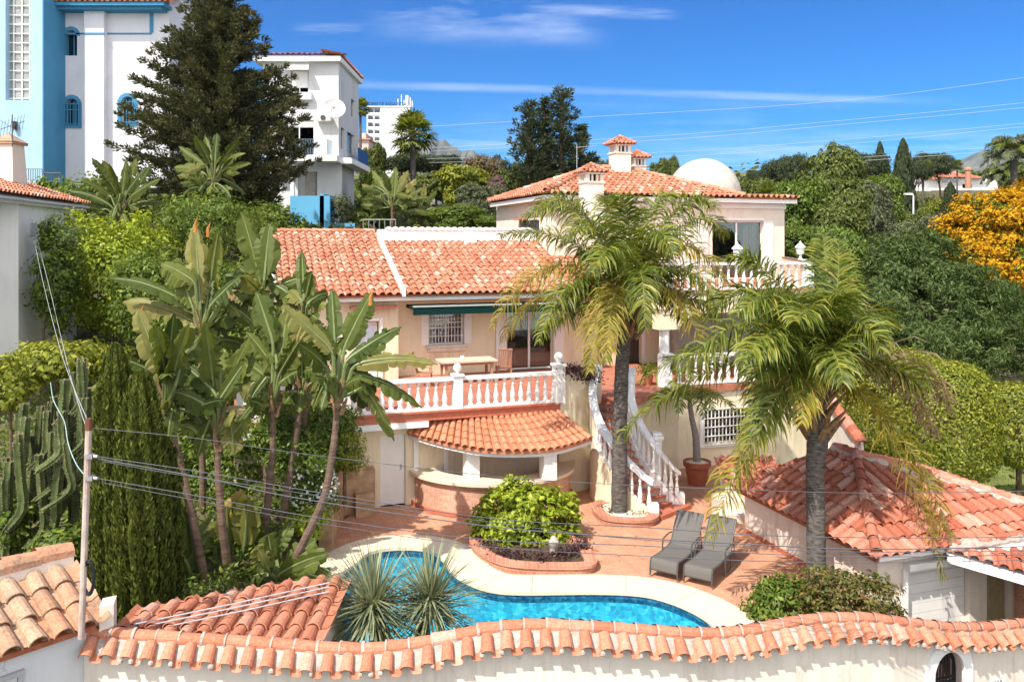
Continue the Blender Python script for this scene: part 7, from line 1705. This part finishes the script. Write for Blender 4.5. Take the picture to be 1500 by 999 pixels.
cF = P(456, 712, 19.9); rg = np.random.default_rng(9); n = 420; CC = cF + nrm(rg.normal(size=(n, 3))) * A(.62, .5, .62) * (.9 + .2 * rg.random((n, 1))) ; tag(quads_mesh('flower', leaf_quads(CC, nrm(rg.normal(size=(n, 3))), nrm(rg.normal(size=(n, 3)) + A(0, -.8, .8)), np.full(n, .085), np.full(n, .08)), LF_WHITE, fl), kind='stuff')
bush('leafy_shrub', 'low yellow green shrub at the foot of the white flowers', 448, 765, 19.4, 34, 26, LF_BRIGHT, .09, .04, .22, .2, 30, 18, base=.3)
# dense shade growth behind the banana trunks
bush('dense_hedge', 'dark dense hedge in the shade behind the bird of paradise trunks', 330, 700, 22.5, 95, 105, LF_SHRUB, .14, .07, .42, .42, 40, 19, cat='hedge', ry=1.0, base=.5)
bush('dense_hedge', 'tall green hedge behind the tops of the bird of paradise leaves', 330, 470, 26, 110, 130, LF_SHRUB, .15, .06, .5, .5, 46, 20, cat='hedge', ry=1.6, nb=6)
bush('dense_hedge', 'bright leafy hedge against the white neighbour house', 165, 400, 31, 85, 105, LF_BRIGHT, .16, .08, .5, .5, 44, 21, cat='hedge', ry=1.6, nb=6)
bush('dense_hedge', 'deep green hedge between the neighbour house and the flower bracts', 225, 440, 29, 70, 100, LF_SHRUB, .15, .07, .5, .5, 44, 22, cat='hedge', ry=1.6, nb=5)
bush('climbing_vine', 'dark climbing vine covering the corner of the white neighbour house', 82, 400, 28.3, 34, 100, LF_SHRUB, .14, .07, .4, .36, 38, 23, cat='vine', ry=.7, nb=6)
bush('dense_hedge', 'feathery green hedge under the tall bird of paradise on the slope', 310, 330, 33, 85, 55, LF_SHRUB, .15, .05, .5, .5, 44, 24, cat='hedge', nb=5)
bush('dense_hedge', 'ivy covered bank at the foot of the pale blue tower', 125, 285, 40, 95, 26, LF_SHRUB, .22, .12, .6, .6, 36, 25, cat='hedge', ry=1.5, nb=5)
bush('dense_hedge', 'dark bushes at the foot of the big conifer beside the villa wing roof', 390, 335, 38, 55, 45, LF_SHRUB, .18, .09, .5, .5, 40, 26, cat='hedge', ry=1.5)
bush('leafy_shrub', 'bushes in front of the blue garden wall behind the roof ridge', 440, 340, 44, 38, 13, LF_SHRUB, .16, .08, .35, .35, 30, 27)
bush('leafy_shrub', 'grey plant hanging on the white apartment house terrace', 500, 302, 49, 16, 20, LF_OLIVE, .16, .07, .35, .35, 26, 28)
# ------------------------------------------------------------------ big conifer
def conifer(name, label, px_, top, bot, Y, rw, mat, L, Wd, nbr, seed, per=26, clr=.3, shape=lambda f: (1 - f) ** .8, tip=.35, z0=.05, group=None, cat='conifer', r0=.3):
    b = P(px_, bot, Y); t_ = P(px_, top, Y); rg = np.random.default_rng(seed); t = thing(name, label, cat, b, group)
    v, br = conifer_leaves(rg, b, t_[2] - b[2], rw, nbr, L, Wd, tip, shape, per, z0, clr=clr); quads_mesh('crown', v, mat, t)
    m = MB(); m.tube([b + UP * -.5, (b + t_) / 2, t_], [r0, r0 * .6, .03], 8)
    for p, q in br[::3]: m.tube([p, (p + q) / 2 + UP * -.05, q], [r0 * .22, r0 * .12, .012], 4)
    m.build('trunk', BARKD, t); return t
conifer('dark_conifer', 'huge dark green conifer with drooping shaggy branches between the two white houses', 322, -35, 345, 40, 4.15, LF_CONIF, .20, .07, 340, 3, 50, .38, lambda f: (.42 + .6 * min(1, f / .25) if f < .25 else 1.02 * (1 - ((f - .25) / .78) ** 1.7)), .30, 0.02)
conifer('hill_conifer', 'leftmost and bushiest of the grey green conifers behind the villa roof', 775, 152, 285, 56, 2.2, LF_PINE, .28, .09, 70, 4, 24, .42, lambda f: (1 - f) ** .5 * .9 + .1, .5, 0, 'grey green conifers behind the villa roof')
conifer('hill_conifer', 'tallest middle conifer of the group behind the villa roof', 822, 132, 290, 57, 2.5, LF_PINE, .28, .09, 84, 5, 24, .42, lambda f: (1 - f) ** .55 * .9 + .1, .5, 0, 'grey green conifers behind the villa roof')
conifer('hill_conifer', 'low right conifer of the group beside the villa chimney', 852, 185, 290, 58, 1.8, LF_PINE, .28, .09, 56, 6, 24, .4, lambda f: (1 - f) ** .6, .5, 0, 'grey green conifers behind the villa roof')
conifer('hill_conifer', 'slim pointed conifer between the taller conifers behind the villa roof', 797, 146, 285, 57.5, 1.6, LF_PINE, .28, .09, 60, 7, 24, .4, lambda f: (1 - f) ** .6, .5, 0, 'grey green conifers behind the villa roof')
# ------------------------------------------------------------------ hedges and trees on the right
def clipped(label, lobes, Y, seed):
    """a hedge sheared to a smooth dense surface: lobes are (px, py, dY, half width px, half height px)"""
    rg = np.random.default_rng(seed); bl = []
    for a, b, dY, rx, rz in lobes: c = P(a, b, Y + dY); X = Y / F; bl.append((c, A(rx * X, rx * X * 1.1, rz * X)))
    base = A(bl[-1][0][0], bl[-1][0][1], -1.5); t = thing('clipped_hedge', label, 'hedge', base, 'clipped hedges on the right'); out = []
    for c, r in bl:
        n = int(5200 * r[0] * r[2]); d = rg.normal(size=(n, 3)); d = d / (np.abs(d) ** 2.8).sum(1, keepdims=True) ** (1 / 2.8)
        f = 1 + rg.normal(0, .022, n) - .10 * rg.random(n) ** 3; p = c + d * r * f[:, None]; Nn = nrm(d / r)
        keep = np.ones(n, bool)
        for c2, r2 in bl:
            if c2 is not c: keep &= (np.abs((p - c2) / r2) ** 2.8).sum(1) > .82
        p, Nn = p[keep], Nn[keep]; m_ = len(p); N2 = nrm(Nn + rg.normal(0, .45, (m_, 3)) + UP * .25); T = nrm(np.cross(N2, rg.normal(size=(m_, 3)))); out.append(leaf_quads(p, T, N2, .11 * rg.uniform(.7, 1.3, m_), .06 * rg.uniform(.7, 1.3, m_)))
    quads_mesh('crown', np.concatenate(out), LF_HEDGE, t); m = MB(); limbs(m, base, bl[0][0], .12, np.array([c + r * A(*rg.normal(0, .35, 3)) for c, r in bl for _ in range(4)]), rg, 8); m.build('stem', BARKD, t)
clipped('large clipped yellow green hedge behind the outbuilding roof', [(1385, 618, 0, 66, 88), (1318, 590, 1.5, 78, 82), (1262, 590, 2.5, 52, 78)], 25.5, 41)
clipped('smaller clipped hedge ball on the lawn at the right edge', [(1492, 622, 0, 46, 60)], 26.5, 43)
m = MB(); 
c = P(1365, 455, 35); X = 35 / F
def B_(px_, py_, dY, rx, rz): q = P(px_, py_, 35 + dY); return ((q[0], q[1], q[2]), (rx * X, rx * X * .9, rz * X))
crown_tree('pepper_tree', 'broad feathery dark green tree beyond the hedge on the right', 'tree', A(c[0], c[1], -1), [B_(1340, 440, 0, 75, 75), B_(1280, 470, -1, 52, 60), B_(1420, 450, 0, 68, 70), B_(1300, 390, 1, 50, 48), B_(1350, 380, 1, 55, 45), B_(1470, 470, 1, 45, 60), B_(1400, 510, -1, 70, 45), B_(1320, 510, -1, 60, 40), B_(1480, 520, 0, 45, 45), B_(1255, 420, 1, 30, 50)], LF_PEPPER, .20, .05, .50, .46, 64, .3, 51, up=.4, droop=.4)
X = 44 / F
def B2(px_, py_, dY, rx, rz): q = P(px_, py_, 44 + dY); return ((q[0], q[1], q[2]), (rx * X, rx * X * .9, rz * X))
crown_tree('flowering_tree', 'broad tree covered in orange yellow blossom at the right edge', 'tree', A(P(1445, 0, 44)[0], 44, .5), [B2(1445, 320, 0, 55, 38), B2(1490, 330, 0, 50, 45), B2(1410, 335, 0, 34, 28), B2(1470, 380, -.5, 60, 45), B2(1425, 370, -.5, 40, 30), B2(1500, 300, 1, 40, 30), B2(1520, 400, 0, 50, 50), B2(1480, 295, 0, 30, 16)], LF_YELLOW, .17, .10, .50, .42, 60, .25, 52, up=.8, droop=.1, extra=None)
# ------------------------------------------------------------------ prototypes for the hillside, one unit tall
def proto(blobs, mat, L, Wd, sp, cr, nper, seed, name, trunk_r=.03, up=.45):
    return crown_tree(name, 'x', 'tree', A(0, 0, 0), blobs, mat, L, Wd, sp, cr, nper, trunk_r, seed, up=up)
PX = []
def place(src, px_, top, bot, Y, halfw, label, group=None, rz=0, used={}):
    """stand a one-unit prototype (half width .5) so that it fills photo rows top-bot and half width halfw"""
    b = P(px_, bot, Y); h = (bot - top) * Y / F; w = halfw * 2 * Y / F
    first = src.name not in used; used[src.name] = 1
    if first:
        src.location = tuple(b); src.scale = (w, w, h); src.rotation_euler = (0, 0, rz); src['label'] = label; o = src
        if group: src['group'] = group
    else: o = copy_thing(src, b, (w, w, h), rz, label, group)
    return o
rp_ = np.random.default_rng(77)
def rb(n, zlo, zhi, r, rz):
    return [((rp_.uniform(-.26, .26), rp_.uniform(-.26, .26), rp_.uniform(zlo, zhi)), (r * rp_.uniform(.8, 1.2), r * rp_.uniform(.8, 1.2), rz * rp_.uniform(.8, 1.2))) for _ in range(n)]
BRO = proto(rb(9, .35, .82, .24, .19), LF_TREE, .050, .026, .085, .085, 34, 61, 'broadleaf_tree')
BRO2 = proto(rb(8, .3, .8, .25, .2), LF_SHRUB, .045, .025, .08, .08, 34, 62, 'leafy_tree')
OLI = proto(rb(8, .3, .8, .25, .2), LF_OLIVE, .045, .018, .08, .08, 34, 63, 'olive_tree')
UMB = proto([((rp_.uniform(-.3, .3), rp_.uniform(-.3, .3), rp_.uniform(.72, .86)), (.24, .24, .16)) for _ in range(9)], LF_PINE, .04, .014, .075, .075, 36, 64, 'umbrella_pine', .025)
RUS = proto(rb(8, .35, .85, .22, .18), LF_RUST, .045, .022, .085, .08, 26, 65, 'rusty_tree')
YEL = proto(rb(8, .4, .85, .24, .17), LF_HEDGE, .06, .035, .09, .085, 30, 66, 'yellow_green_tree')
PIN = proto(rb(6, .4, .85, .24, .17), LF_PINK, .045, .025, .085, .08, 26, 67, 'mauve_tree')
rg = np.random.default_rng(70); CYP = thing('tall_cypress', 'x', 'cypress', A(0, 0, 0)); quads_mesh('crown', column_leaves(rg, A(0, 0, 0), 1, .47, 7000, .045, .05, lambda f: min(1, (f * 9) ** .5) * (1 - f ** 1.9) ** .62, 8), LF_PINE, CYP); m = MB(); m.tube([(0, 0, -.05), (0, 0, .7)], [.05, .02], 6); m.build('trunk', BARKD, CYP)
# fan palm prototype (real size, crown radius about 2 m, 10 m tall)
def fan_palm(name, th, skirt, seed, nf=44, R_=2.0, mat=LF_PALM):
    rg = np.random.default_rng(seed); t = thing(name, 'x', 'palm tree', A(0, 0, 0)); top = A(0, 0, th); qs = []; m = MB()
    def fan(d, pl, fr, dr, out):
        c = top + d * pl + UP * -.12 * pl * pl * (1.4 - d[2]); n_ = nrm(np.cross(d, UP)); upv = np.cross(n_, d)
        m.tube([top, (top + c) / 2 + UP * .06, c], [.04, .03, .02], 4)
        for k in range(18):
            a = radians(-125 + 250 * k / 17); s = nrm(d * cos(a) + n_ * sin(a) + upv * rg.normal(.0, .1)); q = c; prev = None; dd = s; sd = nrm(np.cross(s, upv)) * .07
            for s_, wi in enumerate((.35, 1, .8, .05)):
                cur = (q - sd * wi, q + sd * wi)
                if prev is not None: out.append((prev[0], prev[1], cur[1], cur[0]))
                prev = cur; q = q + dd * fr / 3; dd = nrm(dd - UP * dr * (.15 + .35 * s_))
    for k in range(nf):
        a = k * 2.4; el = np.interp(k / nf, [0, 1], [1.35, -.75]) + rg.normal(0, .1); fan(A(cos(a) * cos(el), sin(a) * cos(el), sin(el)), R_ * rg.uniform(.48, .6), R_ * rg.uniform(.42, .52), 1.0, qs)
    strip_mesh('crown', qs, mat, t); q2 = []
    if skirt:
        for k in range(26): a = k * 2.4; el = rg.uniform(-1.35, -.8); fan(A(cos(a) * cos(el), sin(a) * cos(el), sin(el)), R_ * rg.uniform(.3, .7), R_ * .42, 1.2, q2)
        strip_mesh('dry_skirt', q2, LF_PALMD, t)
    m.tube([(0, 0, -.3), (0, 0, th * .5), (0, 0, th + .1)], [.24, .2, .2], 10); m.build('trunk', BARK, t); return t
FP = fan_palm('fan_palm', 6.5, False, 81); FPS = fan_palm('skirted_fan_palm', 4.0, True, 82)
USED = {}
def place_palm(src, px_, crown_y, Y, s, label, rz=0, th=6.5):
    hd = P(px_, crown_y, Y); b = hd - UP * th * s; first = src.name not in USED; USED[src.name] = 1
    if first: src.location = tuple(b); src.scale = (s, s, s); src['label'] = label; src['group'] = 'fan palms on the hillside'; return src
    return copy_thing(src, b, (s, s, s), rz, label, 'fan palms on the hillside')
place_palm(FP, 605, 196, 60, 1.02, 'tall fan palm in front of the distant tower block')
place_palm(FP, 528, 158, 75, .55, 'small fan palm peeping out behind the white apartment house', 1)
place_palm(FP, 1352, 250, 110, .85, 'fan palm in front of the sprawling hillside house roof', 2)
place_palm(FP, 1402, 243, 130, .6, 'small fan palm beside the round hillside chimney', 2.5)
place_palm(FPS, 1248, 300, 52, .75, 'fan palm with a skirt of dry fronds on the right hillside', 0, 4.0)
place_palm(FP, 1126, 285, 60, .5, 'small palm just over the right end of the villa roof', 5)
place_palm(FP, 1300, 268, 80, .55, 'small palm left of the tall dark cypress', 6)
G1 = 'trees on the hillside left of the villa roof'; G2 = 'trees on the hillside right of the villa'
T = [(UMB, 585, 226, 285, 85, 42, 'round dark pine crown left of the tall fan palm trunk', G1), (UMB, 645, 226, 285, 88, 34, 'round dark pine crown right of the tall fan palm trunk', G1), (BRO, 545, 208, 300, 62, 20, 'yellowish upright tree beside the apartment house balcony', G1),
     (YEL, 682, 240, 320, 56, 40, 'yellow green tree behind the white parapet', G1), (RUS, 700, 226, 300, 64, 34, 'rusty tinted tree against the blue mountain', G1), (OLI, 705, 272, 345, 50, 40, 'grey olive shrubby tree left of the upper villa roof', G1), (PIN, 722, 258, 300, 55, 16, 'mauve flowering shrub under the conifers', G1),
     (BRO2, 672, 300, 352, 45, 45, 'dense green tree just behind the white parapet', G1), (BRO2, 715, 315, 352, 44, 26, 'low green bush against the upper villa wall', G1), (BRO, 745, 240, 320, 60, 30, 'leafy tree at the foot of the left conifer', G1), (BRO, 640, 250, 305, 75, 36, 'leafy tree behind the cottage', G1), (BRO2, 550, 250, 345, 52, 26, 'dark leafy tree beside the apartment house', G1), (OLI, 880, 235, 310, 62, 34, 'greyish tree behind the villa chimneys', G1), (BRO, 965, 232, 300, 75, 18, 'thin tree showing left of the dome', G1), (BRO, 990, 228, 300, 78, 12, 'thin second tree showing left of the dome', G1),
     (UMB, 1150, 228, 330, 75, 30, 'flat topped dark pine right of the dome', G2), (BRO, 1205, 213, 360, 58, 52, 'tall light green tree right of the villa roof end', G2), (BRO2, 1170, 262, 385, 46, 44, 'dense tree just beyond the balcony', G2), (BRO, 1235, 250, 370, 50, 44, 'wide olive green tree behind the skirted palm', G2), (BRO, 1120, 262, 330, 70, 28, 'tree behind the end of the villa eave', G2), (OLI, 1275, 270, 380, 56, 40, 'pale grey green tree left of the tall cypress', G2), (UMB, 1268, 226, 320, 92, 32, 'dark pine behind the thin conifer', G2), (BRO2, 1290, 255, 350, 66, 34, 'dark leafy tree before the tall cypress', G2), (BRO, 1215, 300, 400, 42, 46, 'low spreading tree beyond the balcony corner', G2), (OLI, 1320, 330, 420, 46, 50, 'grey green tree below the tall cypress', G2),
     (CYP, 1323, 205, 340, 80, 20, 'tall dark columnar cypress on the right hillside', G2), (CYP, 1289, 207, 270, 95, 9, 'thin pointed cypress left of the tall one', G2), (UMB, 1378, 224, 300, 115, 34, 'broad umbrella pine above the sprawling hillside house', G2), (UMB, 1345, 236, 300, 105, 18, 'small pine between the tall cypress and the umbrella pine', G2), (CYP, 1392, 268, 330, 78, 15, 'rounded dark tree in front of the hillside house', G2), (YEL, 1368, 290, 330, 82, 15, 'yellow green tree below the hillside house', G2), (BRO2, 1450, 288, 320, 80, 18, 'dark shrubs in front of the white modern house', G2), (BRO, 1500, 235, 330, 74, 30, 'dark tree behind the pale palm at the right edge', G2), (OLI, 1370, 315, 400, 52, 36, 'grey green tree beside the orange blossom', G2), (BRO, 1322, 310, 380, 70, 26, 'green tree behind the street lamp', G2),
     (BRO, 1080, 262, 320, 95, 30, 'far tree just right of the dome', G2), (UMB, 1105, 250, 300, 120, 14, 'small far pine right of the dome', G2), (BRO, 1425, 250, 290, 190, 26, 'far tree behind the hillside house', G2), (BRO2, 1230, 330, 470, 33, 40, 'tall shrub between the balcony and the feathery tree', G2), (BRO2, 1175, 330, 400, 40, 30, 'green shrubs seen over the balcony rail', G2)]
for k, (s, x, t_, b, Y, hw_, l, g) in enumerate(T): place(s, x, t_, b, Y, hw_, l, g, rz=k * 1.7)
# far wood on the hills, read as one mass
rg = np.random.default_rng(90); n = 5200; x_ = rg.uniform(-420, 420, n); y_ = rg.uniform(170, 520, n); cc = np.array([(a, b, gz(a, b) + rg.uniform(0, 5)) for a, b in zip(x_, y_)])
v = clumps_to_leaves(rg, cc, rg.uniform(2.0, 4.0, n), 22, 1.3, .9, None, .6, .1, .9)
tag(quads_mesh('far_wood', v, LF_TREE, None, A(0, 300, 20)), 'far wooded slopes between the houses and the mountains', 'wood', None, 'stuff')
# hillside undergrowth so that no bare ground shows between the trees
n = 6500; x_ = np.concatenate([rg.uniform(-34, -8, n // 2), rg.uniform(11, 60, n // 2)]); y_ = rg.uniform(30, 120, n); keep = ~((x_ < -8) & (y_ < 33)); x_, y_ = x_[keep], y_[keep]
cc = np.array([(a, b, gz(a, b) + rg.uniform(0, .9)) for a, b in zip(x_, y_)]); v = clumps_to_leaves(rg, cc, rg.uniform(.5, 1.1, len(cc)), 10, .42, .2, None, .5, .2, .8)
x3 = rg.uniform(-12, 14, 1800); y3 = rg.uniform(40, 110, 1800); c3_ = np.array([(a, b, gz(a, b) + rg.uniform(0, .9)) for a, b in zip(x3, y3)]); v = np.concatenate([v, clumps_to_leaves(rg, c3_, rg.uniform(.5, 1.1, 1800), 10, .42, .2, None, .5, .2, .8)])
tag(quads_mesh('undergrowth', v, LF_TREE, None, A(0, 60, 5)), 'green undergrowth covering the hillside between the trees', 'undergrowth', None, 'stuff')
n = 5200; x_ = rg.uniform(-16, -4.8, n); y_ = rg.uniform(15.4, 30, n); cc = np.array([(a, b, gz(a, b) + rg.uniform(0, .25)) for a, b in zip(x_, y_)]); v = clumps_to_leaves(rg, cc, np.full(n, .3), 6, .14, .06, None, .6, .2, .5)
tag(quads_mesh('ground_cover', v, LF_SHRUB, None, A(-10, 22, 1)), 'low green ground cover under the garden plants', 'ground cover', None, 'stuff')
# mown lawn blades
n = 26000; x_ = rg.uniform(12.5, 26, n); y_ = rg.uniform(22.2, 32.5, n); C = np.stack([x_, y_, np.array([gz(a, b) for a, b in zip(x_, y_)]) + .08], 1)
tag(quads_mesh('grass', leaf_quads(C, nrm(rg.normal(0, .4, (n, 3)) + UP), nrm(rg.normal(size=(n, 3)) * A(1, 1, .1)), np.full(n, .09), np.full(n, .03)), LF_GRASS, None, A(19, 27, -1)), 'short mown grass on the right hand lawn', 'grass', None, 'stuff')

# green leaves among the orange blossom
ft = bpy.data.objects['flowering_tree']; rg = np.random.default_rng(53)
bl = [B2(1445, 325, .2, 50, 34), B2(1490, 335, .2, 46, 42), B2(1412, 340, .2, 30, 24), B2(1470, 385, -.3, 56, 42), B2(1425, 375, -.3, 36, 27), B2(1520, 400, 0, 46, 46)]
cc = blob_clumps(rg, bl, .6); quads_mesh('foliage', clumps_to_leaves(rg, cc, np.full(len(cc), .46), 50, .17, .08, None, .4, .3), LF_SHRUB, ft)

for px_, py_, Y, sc, lab in ((1484, 222, 70, 1.0, 'large pale feathery palm against the mountain at the right edge'), (1466, 256, 76, .7, 'shorter feathery palm left of the large one at the right edge')):
    hd = P(px_, py_, Y); b = A(hd[0], hd[1], gz(hd[0], hd[1])); rg = np.random.default_rng(px_); t = thing('feather_palm', lab, 'palm tree', b)
    palm_trunk(t, [b, (b + hd) / 2 + A(.1, 0, 0), hd], [.32, .27, .25])
    for k in range(26):
        a = k * 2.4; el = 1.3 - 1.7 * k / 26; d = A(cos(a) * cos(el), sin(a) * cos(el), sin(el)); e = hd + A(cos(a), sin(a), 0) * 2.4 * sc * (.5 + .5 * cos(el)) + UP * sc * (1.9 * sin(el) - .9)
        frond(rg, t, [hd, hd + d * 1.7 * sc + UP * .3, e], LF_OLIVE if k % 3 else LF_PALM, 60, .6 * sc, .035, .9, .4, .04)

# dry leaves dropped on the terrace
rg = np.random.default_rng(99); n = 130; x_ = rg.uniform(-3.5, 6.2, n); y_ = rg.uniform(18.6, 24, n); C = np.stack([x_, y_, np.full(n, .018)], 1)
ok = np.array([min(np.hypot(*(C[i] - e)[:2]) for e in edge) > .95 and not (C[i][1] < 18.9 and C[i][0] < 3.5) for i in range(n)]); C = C[ok]; n = len(C)
tag(quads_mesh('fallen_leaves', leaf_quads(C, nrm(rg.normal(size=(n, 3)) * A(1, 1, .1)), nrm(rg.normal(0, .3, (n, 3)) + UP), rg.uniform(.05, .12, n), rg.uniform(.02, .04, n)), LF_DRY, None, A(1, 21, 0)), 'dry leaves scattered on the terrace paving', 'fallen leaves', None, 'stuff')
